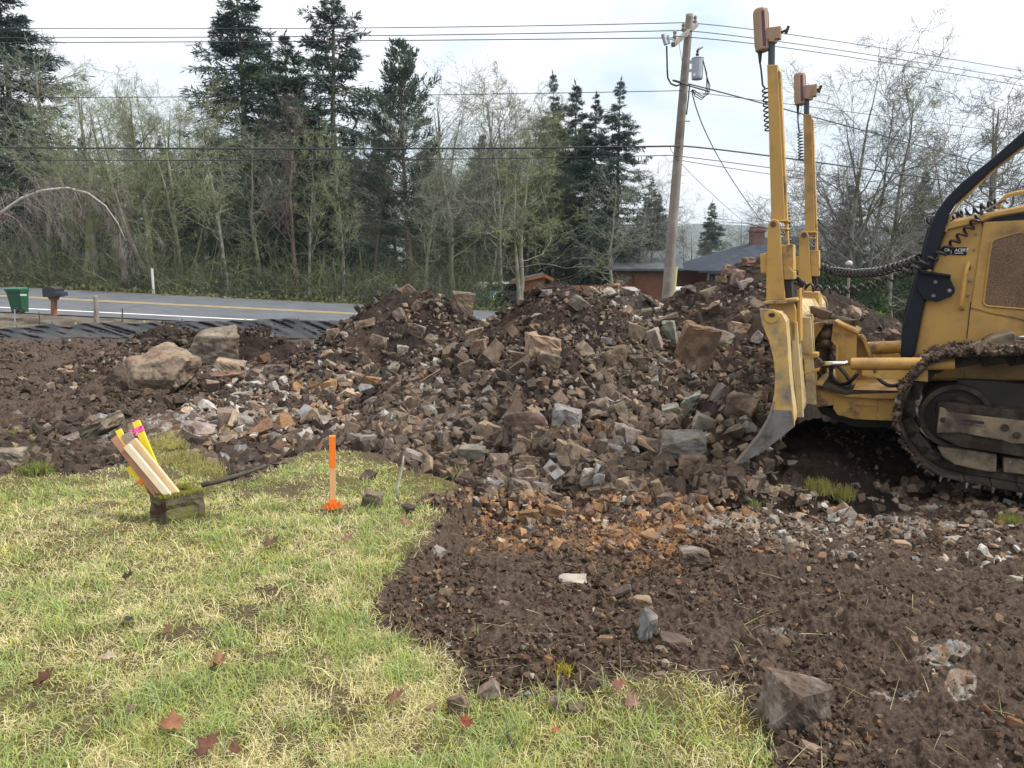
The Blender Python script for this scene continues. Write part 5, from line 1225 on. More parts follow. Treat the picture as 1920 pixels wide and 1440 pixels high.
# --- coiled cords
def coil(path, rad, turns, wire, name='coiled_cord', parent=dozer, ph=0.0, steps=12):
    P = np.asarray(path, float)
    d = np.concatenate([[0], np.cumsum(np.linalg.norm(np.diff(P, axis=0), axis=1))]); n = int(turns * steps)
    t = np.linspace(0, d[-1], n)
    # smooth the guide line
    C = np.stack([np.interp(t, d, P[:, i]) for i in range(3)], -1); ker = np.ones(21) / 21
    Cp = np.concatenate([np.repeat(C[:1], 10, 0), C, np.repeat(C[-1:], 10, 0)]); C = np.stack([np.convolve(Cp[:, i], ker, 'valid') for i in range(3)], -1)
    T = np.gradient(C, axis=0); T /= np.linalg.norm(T, axis=1)[:, None] + 1e-9
    up_ = np.tile(KF.v, (n, 1)); a = np.cross(T, up_); a /= np.linalg.norm(a, axis=1)[:, None]; b_ = np.cross(T, a)
    an = np.linspace(0, turns * 2 * math.pi, n) + ph
    V, F = tube_mesh(C + rad * (np.cos(an)[:, None] * a + np.sin(an)[:, None] * b_), wire, 6)
    mb = MB(); mb.add(V, F); return mb.build(name, m_rubber, parent, smooth=True)
def pth(pts): return [BF.P(x, y, c) for x, y, c in pts]
def kpth(pts): return [KF.P(x, y, c) for x, y, c in pts]
coil(kpth([(1489, 524, .4)]) + pth([(1500, 533, .35), (1530, 541, .4), (1570, 545, .45), (1610, 541, .48), (1660, 526, .5), (1705, 508, .48), (1735, 494, .5), (1765, 476, .5), (1785, 459, .54), (1805, 440, .55), (1825, 420, .56), (1838, 404, .57)]), .030, 34, .011)
coil(kpth([(1538, 500, 2.5)]) + pth([(1560, 508, 1.6), (1600, 513, 1.3), (1645, 510, 1.0), (1690, 498, .8), (1725, 484, .62)]), .036, 24, .0125)
coil(pth([(1742, 412, 1.1), (1775, 412, .9), (1800, 402, .75), (1830, 393, .7), (1850, 388, .68), (1872, 380, .68)]), .036, 12, .011)
dpart(MB().tube(pth([(1838, 404, .57), (1842, 396, .57), (1852, 392, .6), (1872, 381, .66), (1884, 376, .66), (1890, 382, .66)]), .009, 6), 'cord_end', m_rubber, dozer, 0)
for c, top, pts, rr in ((.345, (1425, 104), [(1427, 130), (1430, 160), (1434, 165), (1436, 190), (1438, 220), (1440, 248)], .021), (2.497, (1496, 200), [(1496, 225), (1498, 245), (1500, 248), (1501, 270), (1502, 300)], .024)):
    k0 = KF.P(top[0], top[1] - 8, c); k1 = KF.P(top[0], top[1] + 14, c)
    dpart(MB().tube([k0, k1], [.02, .009], 8), 'cord_plug', m_rubber, dozer, 0)
    dpart(MB().tube([k1] + [KF.P(x, y, c) for x, y in pts[:3]], .007, 6), 'cord', m_rubber, dozer, 0)
    coil([KF.P(x, y, c) for x, y in pts[2:]], rr, 9, .006)
coil([KF.P(x, y, .40) for x, y in ((1474, 380), (1476, 400), (1478, 425), (1479, 456))], .018, 12, .007)
coil([KF.P(x, y, 2.55) for x, y in ((1526, 400), (1528, 430), (1530, 468))], .018, 10, .007)
m_grouser = simple('worn_grouser_steel', (0.16, 0.145, 0.13), (0.26, 0.24, 0.22), 9, .55, .3, bmp=.2, dirt=(.05, .037, .028), dscale=8, dlo=.47, dhi=.6)
# --- tracks
TRK = [(1683, 792), (1686, 764), (1696, 735), (1712, 708), (1738, 682), (1770, 669), (1809, 664), (1870, 662), (1930, 661), (2080, 658), (2230, 662), (2290, 700), (2310, 770), (2290, 860), (2240, 935), (2100, 955), (1990, 938), (1920, 925), (1850, 912), (1790, 902), (1748, 888), (1718, 862), (1696, 828)]
T2 = BF.L(BF.poly(TRK, 0.0))[:, [0, 2]]
# the far run of the track outside the frame follows from the near one
seg = np.linalg.norm(np.roll(T2, -1, 0) - T2, axis=1); cum = np.concatenate([[0], np.cumsum(seg)]); per = cum[-1]
T2c = np.concatenate([T2, T2[:1]])
def trk(t):
    t = np.asarray(t) % per
    return np.stack([np.interp(t, cum, T2c[:, 0]), np.interp(t, cum, T2c[:, 1])], -1)
cen = T2.mean(0); SW = 0.56; PITCHL = 0.185; ns = int(round(per / PITCHL))
def shoe_mesh(k):
    t0 = (k + 0.02) * per / ns; t1 = (k + 0.98) * per / ns
    a, b_ = trk(t0), trk(t1); d = (b_ - a) / np.linalg.norm(b_ - a); nrm = np.array([d[1], -d[0]])
    if np.dot(nrm, (a + b_) / 2 - cen) < 0: nrm = -nrm
    mb = MB()
    def P3(q, c): return BF.W(q[0], c, q[1])
    th_ = .022
    A, B = a - nrm * th_, b_ - nrm * th_
    pl = [A, B, B + nrm * th_, a + d * .16 * 0 + nrm * 0.0]
    mb.prism(np.array([P3(A, 0), P3(B, 0), P3(b_, 0), P3(a, 0)]), BF.v * SW)
    g0 = b_ - d * .012; gh_ = .048                       # grouser bar
    mb.prism(np.array([P3(g0 - d * .014, 0), P3(g0 + d * .008, 0), P3(g0 + d * .004 + nrm * gh_, 0), P3(g0 - d * .008 + nrm * gh_, 0)]), BF.v * SW)
    mb.fm = [0] * 6 + [1] * 6
    return mb, a, b_, d, nrm
chain = thing('track', None, None, BF.W(0.9, .28, -.3)); chain.parent = dozer
ORG[chain.name] = DZ; chain.location = (0, 0, 0); del_keys = [k for k in ('label', 'category') if k in chain]
for k_ in del_keys: del chain[k_]
for k in range(ns):
    mb, a, b_, d, nrm = shoe_mesh(k)
    if max(a[0], b_[0]) > T2[:, 0].max() - .5 and False: continue
    o = dpart(mb, 'track_shoe', [m_track, m_grouser], chain, .004, fmat=mb.fm)
# inner links: two chains of link plates with pin bosses and holes
lk = MB()
for k in range(ns):
    t0 = k * per / ns; a, b_ = trk(t0), trk(t0 + per / ns); d = (b_ - a) / np.linalg.norm(b_ - a); nrm = np.array([d[1], -d[0]])
    if np.dot(nrm, (a + b_) / 2 - cen) < 0: nrm = -nrm
    for c in (.20, .36):
        A, B = a - nrm * .03 - d * .02, b_ - nrm * .03 + d * .02
        lk.prism(np.array([BF.W(q[0], c, q[1]) for q in (A, B, B - nrm * .075, A + d * .05 - nrm * .10, )]), BF.v * .035)
    q = (a + b_) / 2 - nrm * .075; lk.tube([BF.W(q[0], .18, q[1]), BF.W(q[0], .42, q[1])], .026, 8)
dpart(lk, 'link_chain', m_track, chain, 0)
# far track, one body
fm = MB(); 
for k in range(ns):
    mb, *_ = shoe_mesh(k); fm.V += [v + BF.v * 1.95 for v in mb.V]; fm.F += [[i + fm.n for i in f] for f in mb.F]; fm.n += mb.n
dpart(fm, 'far_track', m_track, dozer, 0)
# idler wheel, guard plates, roller frame
def ring(c2, r0, r1, c, w, n=48):
    mb = MB(); V = []; F = []
    for i in range(n):
        a = 2 * math.pi * i / n; e = np.array([math.cos(a), math.sin(a)])
        for r in (r0, r1):
            for cc in (c, c + w): q = c2 + e * r; V.append(BF.W(q[0], cc, q[1]))
    for i in range(n):
        j = (i + 1) % n; A = [4 * i + x for x in range(4)]; B = [4 * j + x for x in range(4)]
        F += [[A[0], B[0], B[2], A[2]], [A[1], A[3], B[3], B[1]], [A[2], B[2], B[3], A[3]], [A[0], A[1], B[1], B[0]]]
    return mb.add(V, F)
ic = BF.L(BF.P(1792, 782, .2))[[0, 2]]
ri = BF.L(BF.P(1792, 782, .2))[0] - BF.L(BF.P(1722, 782, .2))[0]
idl = dpart(ring(ic, 0.02, ri * .86, .26, .06), 'idler_wheel', m_dark, chain, .004); dpart(ring(ic, ri * .84, ri, .2, .18), 'idler_rim', m_track, idl, .006); dpart(ring(ic, ri * .5, ri * .62, .235, .03), 'idler_hub', m_track, idl, .004)
rf = dprism('roller_frame', [(1757, 755), (1775, 754), (1925, 772), (2250, 800), (2250, 890), (1925, 858), (1800, 838), (1757, 818)], .12, .44, m_track)
dprism('frame_plate', [(1762, 763), (1772, 766), (1778, 773), (1925, 790), (2200, 810), (2200, 850), (1925, 833), (1895, 832), (1880, 826), (1800, 812), (1780, 812), (1755.5, 812)], .095, .119, m_frame, BF, rf, .008)
dprism('end_cap', [(1762, 764), (1774, 769), (1775, 785), (1778, 800), (1784, 812), (1756, 811)], .083, .094, m_frame, BF, rf, .004)
slot = MB().prism(BF.poly([(1805, 782), (1846, 787), (1851, 791), (1850, 797), (1845, 799), (1806, 794), (1801, 790), (1802, 785)], .085), BF.v * .009); dpart(slot, 'slot_rim', m_frame, rf, .004)
dprism('slot_hole_shade', [(1806, 786), (1844, 790), (1846, 793), (1844, 796), (1807, 791), (1804, 788)], .0825, .0845, m_dark, BF, rf, 0)  # dark plate laid on the rim as the slot's inner shade
for x_, y_, r_ in ((1768, 787, .02), (1884, 802, .03), (1907, 816, .026)):
    q = BF.P(x_, y_, .08); dpart(MB().tube([q - BF.v * .012, q + BF.v * .012], r_, 10), 'plate_bolt', m_track, rf, .003)
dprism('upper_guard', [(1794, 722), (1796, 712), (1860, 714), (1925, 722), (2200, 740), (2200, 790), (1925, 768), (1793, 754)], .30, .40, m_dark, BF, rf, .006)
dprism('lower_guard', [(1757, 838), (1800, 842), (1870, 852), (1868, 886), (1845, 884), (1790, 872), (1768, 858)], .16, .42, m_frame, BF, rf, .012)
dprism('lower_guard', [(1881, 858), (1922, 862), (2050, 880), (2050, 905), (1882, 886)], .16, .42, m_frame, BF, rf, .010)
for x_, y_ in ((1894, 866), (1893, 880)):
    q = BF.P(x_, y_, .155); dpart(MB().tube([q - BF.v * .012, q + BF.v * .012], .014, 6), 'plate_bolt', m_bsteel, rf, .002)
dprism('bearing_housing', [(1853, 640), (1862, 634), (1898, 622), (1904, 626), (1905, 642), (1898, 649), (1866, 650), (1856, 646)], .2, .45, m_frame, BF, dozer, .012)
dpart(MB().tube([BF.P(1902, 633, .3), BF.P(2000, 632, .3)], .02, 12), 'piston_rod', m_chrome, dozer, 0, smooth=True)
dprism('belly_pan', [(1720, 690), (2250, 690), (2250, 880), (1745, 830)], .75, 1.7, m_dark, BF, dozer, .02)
dprism('fender', [(1822, 668), (1850, 640), (1866, 632), (1925, 640), (1925, 668)], .25, .6, m_frame, BF, dozer, .01)
# mud caked on the shoes
rs = np.random.RandomState(321); Pm = []; Sm = []
for _ in range(5200):
    t = rs.uniform(0, per); a = trk(t); 
    if a[0] > T2[:, 0].min() + 2.2: continue
    d = trk(t + .02) - a; d /= np.linalg.norm(d); nrm = np.array([d[1], -d[0]])
    if np.dot(nrm, a - cen) < 0: nrm = -nrm
    top = nrm[1] > .35; fr_ = nrm[0] < -.4
    if not (top or fr_) and rs.rand() < .85: continue
    if not top and rs.rand() < .6: continue
    h_ = rs.uniform(0.0, .045 if top else .03); c = rs.uniform(-.012, .56) if rs.rand() < .6 else rs.uniform(-.02, .08)
    Pm.append(BF.W(a[0] + nrm[0] * h_, c, a[1] + nrm[1] * h_)); Sm.append((rs.gamma(3, .009) + .010) * (1 if top else .75))
V, F, C = scatter(np.array(Pm), np.array(Sm), pick_cols(len(Pm), [.25, .42, .22, .07, .03, .0, .0, .0, .0]) * .85, rs)
mb = MB(); mudo = mobj('caked_mud', V, F, m_caked, parent=chain, col=C); mudo['kind'] = 'stuff'
# roots and straw hanging off the mud
n = 260; Pm = np.array(Pm); ii = rs.randint(0, len(Pm), n)
Vb, Fb, Cb = blades(Pm[ii, 0], Pm[ii, 1], Pm[ii, 2], rs.uniform(.03, .1, n), np.full(n, .004), rs.uniform(.6, 2.4, n), np.tile(np.array([.30, .23, .15]), (n, 1)) * rs.uniform(.4, 1.1, (n, 1)), rs, 3)
o = mobj('hanging_roots', Vb, Fb, m_grass, parent=chain, col=Cb); o['kind'] = 'stuff'
# ------------------------------------------------------------------ trees
def land1(x, y): return float(base_z(np.array([x]), np.array([y]))[0])
def unit(v): return v / (np.linalg.norm(v, axis=-1, keepdims=True) + 1e-9)
def grow(P, rad, n_child, t0, t1, ang, lenf, npts, rs, droop=0.0, wob=0.12, rfac=0.55, taper=0.75, length=None, up=0.0):
    """children of every branch in P (B,n,3)"""
    B, n, _ = P.shape
    pi = np.repeat(np.arange(B), n_child); M = len(pi)
    t = rs.uniform(t0, t1, M); k = t * (n - 1); i0 = np.clip(k.astype(int), 0, n - 2); f = (k - i0)[:, None]
    S = P[pi, i0] * (1 - f) + P[pi, i0 + 1] * f; T = unit(P[pi, i0 + 1] - P[pi, i0])
    r0 = (rad[pi, i0] * (1 - f[:, 0]) + rad[pi, i0 + 1] * f[:, 0]) * rfac * rs.uniform(.7, 1.15, M)
    q = unit(np.cross(T, rs.normal(size=(M, 3)))); a = np.radians(rs.normal(ang, 11, M))[:, None]
    D = unit(T * np.cos(a) + q * np.sin(a))
    plen = np.linalg.norm(np.diff(P, axis=1), axis=2).sum(1)[pi]
    Ln = (plen * lenf if length is None else length(t)) * rs.uniform(.6, 1.25, M) * (1.05 - .45 * t if length is None else 1)
    st = Ln / (npts - 1); out = np.zeros((M, npts, 3)); out[:, 0] = S
    for j in range(1, npts):
        D = unit(D + rs.normal(scale=wob, size=(M, 3)) + np.array([0, 0, up - droop * j / npts]))
        out[:, j] = out[:, j - 1] + D * st[:, None]
    rr = r0[:, None] * np.linspace(1, 1 - taper, npts)[None]
    return out, rr
def bare_tree(seed, H=12, r0=.16, lean=0.03, forks=1, limb=(16, 52, .42), sub=(7, 48), twig=(7, 45), twiglet=3, droop=.05, wob=.14, t_low=.25, rmin=.0055, up=.08, crown_up=0.0, dens=1.0):
    rs = np.random.RandomState(seed); n = 14
    T = np.zeros((forks, n, 3)); R_ = np.zeros((forks, n))
    for k in range(forks):
        d = np.array([rs.normal(scale=lean + .10 * (forks > 1)), rs.normal(scale=lean + .10 * (forks > 1)), 1.0]); h = H * (1 if k == 0 else rs.uniform(.75, .97))
        p = np.array([0, 0, -.3]) + (rs.normal(scale=.25, size=3) * (1, 1, 0) if forks > 1 else 0)
        for j in range(n):
            T[k, j] = p; d = unit(d + rs.normal(scale=.055, size=3) * (1, 1, .2) + (0, 0, .06)); p = p + d * h / (n - 1)
            R_[k, j] = (r0 * (1 if k == 0 else .75)) * (1 - .93 * (j / (n - 1)) ** .9) * (1 + .5 * math.exp(-j * 1.6))
    L1, r1 = grow(T, R_, max(4, int(limb[0] / forks)), t_low, .97, limb[1], limb[2], 8, rs, droop, wob, .5, .8, up=up)
    L2, r2 = grow(L1, r1, sub[0], .15, 1, sub[1], .5, 7, rs, droop, wob + .04, .55, .75, up=up * .7)
    L3, r3 = grow(L2, r2, twig[0], .15, 1, twig[1], .5, 5, rs, droop * 1.5, wob + .06, .6, .6, up=up * .5)
    L4, r4 = grow(L3, r3, twiglet, .2, 1, 42, .6, 4, rs, droop * 1.8, wob + .08, .7, .5, up=up * .4)
    parts = []
    V0, F0 = tubes(T, R_, 9); Va, Fa = tubes(L1, np.maximum(r1, rmin * 1.6), 5)
    trunk = (np.concatenate([V0, Va]), np.concatenate([F0, Fa + len(V0)]))
    vs, fs, cs, off = [], [], [], 0
    for Lx, rx, m, sd in ((L2, r2, 1.2, 4), (L3, r3, 1.0, 3), (L4, r4, .85, 3)):
        v, f = tubes(Lx, np.maximum(rx, rmin * m), sd); vs.append(v); fs.append(f + off); off += len(v)
    return trunk, (np.concatenate(vs), np.concatenate(fs))
def sprays(P, D, ln, wd, rs, nrm=None):
    """little two-face fans of needles at P pointing along D"""
    n = len(P); q = unit(np.cross(D, rs.normal(size=(n, 3)) if nrm is None else nrm + rs.normal(scale=.35, size=(n, 3))))
    tip = P + D * ln[:, None]; mid = P + D * (ln * .45)[:, None]; sag = np.array([0, 0, -1.0]) * (wd * .25)[:, None]
    V = np.stack([P, mid + q * wd[:, None] / 2 + sag, tip, mid - q * wd[:, None] / 2 + sag], 1).reshape(-1, 3)
    return V, np.arange(4 * n).reshape(n, 4)
def conifer(seed, H=18, spread=3.2, base=.12, whorl=.42, nb=6, style='fir', trunk_r=.22, gap=.0, spray=.29, dens=1.0, rag=.3):
    rs = np.random.RandomState(seed); n = 12
    T = np.zeros((1, n, 3)); T[0, :, 2] = np.linspace(-.3, H, n); T[0, 1:, :2] = np.cumsum(rs.normal(scale=.04, size=(n - 1, 2)), 0)
    Rr = trunk_r * (1 - .96 * np.linspace(0, 1, n))[None]
    zs, az, ln = [], [], []
    z = H * base
    while z < H * .985:
        t = (z - H * base) / (H * (1 - base))
        prof = (1 - t) ** 1.0 * 1.12 * (.6 + .4 * min(1, t * 5 + .3)) if style != 'pine' else (1 - t) ** .6 * (.45 + .55 * min(1, t * 3))
        rw = rs.uniform(1 - rag, 1 + rag)
        for k in range(max(3, int(nb * (1 if t < .8 else .7)))):
            if rs.rand() < gap: continue
            zs.append(z + rs.uniform(-.15, .15)); az.append(rs.uniform(0, 2 * math.pi)); ln.append(max(.14, spread * prof * rw * rs.uniform(.6, 1.12)))
        z += whorl * (1.15 - .45 * t) * rs.uniform(.75, 1.25)
    zs, az, ln = map(np.array, (zs, az, ln)); B = len(zs); tt = zs / H; m = 9
    el = np.radians(np.interp(tt, [0, .4, .8, 1], [-20, -8, 12, 38] if style != 'pine' else [-8, 12, 35, 60]) + rs.normal(scale=8, size=B))
    P = np.zeros((B, m, 3)); x0 = np.interp(zs, T[0, :, 2], T[0, :, 0]); y0 = np.interp(zs, T[0, :, 2], T[0, :, 1]); P[:, 0] = np.stack([x0, y0, zs], -1)
    d = np.stack([np.cos(az) * np.cos(el), np.sin(az) * np.cos(el), np.sin(el)], -1)
    for j in range(1, m):
        bend = (-.06 if j < 5 else .07) if style != 'pine' else .07
        d = unit(d + rs.normal(scale=.05, size=(B, 3)) + np.array([0, 0, bend])); P[:, j] = P[:, j - 1] + d * (ln / (m - 1))[:, None]
    br = np.maximum(.012 + .012 * ln, .01)[:, None] * np.linspace(1, .25, m)[None]
    V0, F0 = tubes(T, Rr, 9); V1, F1 = tubes(P, br, 4)
    trunk = (np.concatenate([V0, V1]), np.concatenate([F0, F1 + len(V0)]))
    # branchlets left and right of each branch, needles along them
    per = 13 if style != 'pine' else 9
    per = int(per * dens)
    bi = np.repeat(np.arange(B), per); t = rs.uniform(.12 if style != 'pine' else .35, 1, len(bi)); k = t * (m - 1); i0 = np.clip(k.astype(int), 0, m - 2); f = (k - i0)[:, None]
    S = P[bi, i0] * (1 - f) + P[bi, i0 + 1] * f; Tg = unit(P[bi, i0 + 1] - P[bi, i0]); side = unit(np.cross(Tg, np.array([0, 0, 1.0]))) * np.where(rs.rand(len(bi)) < .5, 1, -1)[:, None]
    bl = ln[bi] * (.40 * (1 - t) + .10) * rs.uniform(.6, 1.2, len(bi)) + .12
    D = unit(Tg * .75 + side * .8 + rs.normal(scale=.15, size=S.shape) + np.array([0, 0, -.12 if style != 'pine' else .35]))
    if style == 'pine': bl = np.minimum(bl, .55)
    ns = 8 if style != 'pine' else 9
    ii = np.repeat(np.arange(len(bi)), ns); u = rs.uniform(0, 1, len(ii))
    C = S[ii] + D[ii] * (bl[ii] * u)[:, None] + rs.normal(scale=.03, size=(len(ii), 3)); drp = np.array([0, 0, -.25]) if style == 'fir' else np.array([0, 0, .5])
    DD = unit(D[ii] + rs.normal(scale=.45, size=C.shape) + drp * (1 if style == 'pine' else 1) * u[:, None])
    sl = spray * rs.uniform(.6, 1.3, len(ii)) * np.clip(.35 + ln[bi[ii]] * .6, .4, 1)
    V, F = sprays(C, DD, sl, sl * rs.uniform(.15, .26, len(ii)), rs, None if style == 'pine' else np.array([0, 0, 1.0]))
    # tip sprays and leader
    Dt = unit(P[:, -1] - P[:, -2]); V2, F2 = sprays(P[:, -1], Dt, np.full(B, spray * .9) * np.clip(.4 + ln * .5, .4, 1), np.full(B, spray * .2), rs)
    tz = np.linspace(H - .9, H, 8); V3, F3 = sprays(np.stack([0 * tz + T[0, -1, 0], 0 * tz + T[0, -1, 1], tz], -1), unit(rs.normal(scale=.25, size=(8, 3)) + (0, 0, 1)), np.full(8, .35), np.full(8, .1), rs)
    V = np.concatenate([V, V2, V3]); F = np.concatenate([F, F2 + 4 * len(C), F3 + 4 * (len(C) + B)])
    shade = np.repeat(rs.uniform(.6, 1.35, len(V) // 4), 4)
    return trunk, (V, F), shade
m_bark = simple('grey_bark', (0.15, 0.138, 0.12), (0.24, 0.225, 0.20), 3, .9, bmp=.4, dirt=(0.14, 0.16, 0.06), dscale=1.3, dlo=.44, dhi=.6, spec=.15)
m_birch = simple('pale_bark', (0.24, 0.235, 0.21), (0.15, 0.145, 0.125), 5, .85, bmp=.3, dirt=(0.07, 0.072, 0.045), dscale=2.4, dlo=.46, dhi=.58, spec=.15)
m_redbark = simple('red_brown_bark', (0.115, 0.085, 0.070), (0.16, 0.12, 0.10), 4, .9, bmp=.4, spec=.15)
m_twig = simple('lichen_twigs', (0.155, 0.172, 0.138), (0.245, 0.272, 0.215), .8, .9, spec=.1)
m_twigg = simple('mossy_twigs', (0.17, 0.192, 0.105), (0.275, 0.305, 0.175), .7, .9, spec=.1)
m_twigd = simple('brown_twigs', (0.125, 0.118, 0.108), (0.19, 0.182, 0.168), .8, .9, spec=.1)
m_twigr = simple('reddish_twigs', (0.125, 0.105, 0.098), (0.19, 0.16, 0.15), .8, .9, spec=.1)
m_fir = attr_mat('fir_needles', rough=.7, var=.3, scale=1.2, bmp=0, spec=.15, trans=.3)
def tree_proto(name, tr, cr, mt, mc, colr=None):
    e = bpy.data.objects.new(name, None); COL.objects.link(e); ORG[e.name] = np.zeros(3)
    a = mobj('trunk', tr[0], tr[1], mt, parent=e, smooth=True)
    kw = {} if colr is None else dict(col=colr)
    b_ = mobj('crown', cr[0], cr[1], mc, parent=e, **kw)
    return e
USED = {}
def place(proto, x, y, yaw, sc, label, cat, group=None, sz=None):
    o = proto if not USED.get(proto.name) else copy_tree(proto); USED[proto.name] = True
    o.location = (x, y, land1(x, y) - .05); o.rotation_euler = (0, 0, yaw); o.scale = (sc, sc, sc if sz is None else sz)
    for k in ('label', 'category', 'group'):
        if k in o: del o[k]
    return tag(o, label, cat, group)
def fc(shade, c): return np.asarray(c)[None] * shade[:, None]
CON = {}
def con(key, name, c, **kw):
    tr, cr, sh = conifer(**kw); CON[key] = (tree_proto(name, tr, cr, m_redbark if kw.get('style') == 'pine' else m_bark, m_fir, fc(sh, c)), kw['H'])
con('fir1', 'fir_tree', (0.066, 0.104, 0.084), seed=11, H=18, spread=4.3, base=.10, whorl=.42, nb=7, dens=1.45)
con('fir2', 'fir_tree', (0.080, 0.118, 0.094), seed=12, H=18, spread=4.0, base=.18, whorl=.5, nb=6, gap=.08, dens=1.35, rag=.4, spray=.30)
con('fir3', 'fir_tree', (0.070, 0.108, 0.088), seed=13, H=14, spread=3.3, base=.05, whorl=.38, nb=7, dens=1.4)
con('pine', 'pine_tree', (0.082, 0.115, 0.086), seed=14, H=14, spread=3.2, base=.26, whorl=.45, nb=7, style='pine', dens=1.3, trunk_r=.17, spray=.27, gap=.1)
con('cedar', 'cedar_tree', (0.072, 0.116, 0.074), seed=15, H=15, spread=4.0, base=.12, whorl=.34, nb=6, dens=1.3, rag=.45, spray=.32)
BARE = {}
def bare(key, name, mt, mc, **kw):
    tr, cr = bare_tree(**kw); BARE[key] = (tree_proto(name, tr, cr, mt, mc), kw['H'])
bare('alder', 'alder_tree', m_bark, m_twig, seed=21, H=12, r0=.19, limb=(24, 58, .34), sub=(7, 50), twig=(6, 45), twiglet=3, droop=.03)
bare('maple', 'maple_tree', m_bark, m_twigg, seed=22, H=12, r0=.24, forks=3, limb=(24, 40, .45), sub=(7, 46), twig=(6, 45), twiglet=3, droop=.0, up=.12)
bare('moss', 'maple_tree', m_bark, m_twigg, seed=23, H=11, r0=.22, forks=2, limb=(22, 50, .45), sub=(8, 50), twig=(6, 48), twiglet=3, wob=.22, up=.06)
bare('birch', 'birch_tree', m_birch, m_twigg, seed=24, H=13, r0=.16, limb=(26, 42, .30), sub=(6, 45), twig=(6, 42), twiglet=3, droop=.05, t_low=.3, up=.10)
bare('spread', 'birch_tree', m_birch, m_twigd, seed=25, H=12, r0=.19, forks=2, limb=(20, 46, .50), sub=(9, 46), twig=(8, 45), twiglet=3, droop=.13, wob=.12, t_low=.3, up=.05)
bare('oak', 'oak_tree', m_bark, m_twigd, seed=26, H=10, r0=.22, forks=2, limb=(20, 55, .48), sub=(9, 55), twig=(7, 52), twiglet=3, droop=-.02, wob=.30, t_low=.3)
bare('red', 'cherry_tree', m_redbark, m_twigr, seed=27, H=12, r0=.17, limb=(22, 44, .32), sub=(7, 45), twig=(6, 42), twiglet=3, up=.12)
def pxx(px, Y): return (px - 960) / FPX * (Y * CP) * 1.0 + 0.0
def tree(kind, px, py_top, Y, label, cat, yaw=0, group=None, wide=1.0):
    d = CON if kind in CON else BARE; pr, H0 = d[kind]
    top = at(px, py_top, Y); x = top[0]; z0 = land1(x, Y); s_ = (top[2] - z0) / H0
    return place(pr, x, Y, yaw, s_ * wide, label, cat, group, s_)
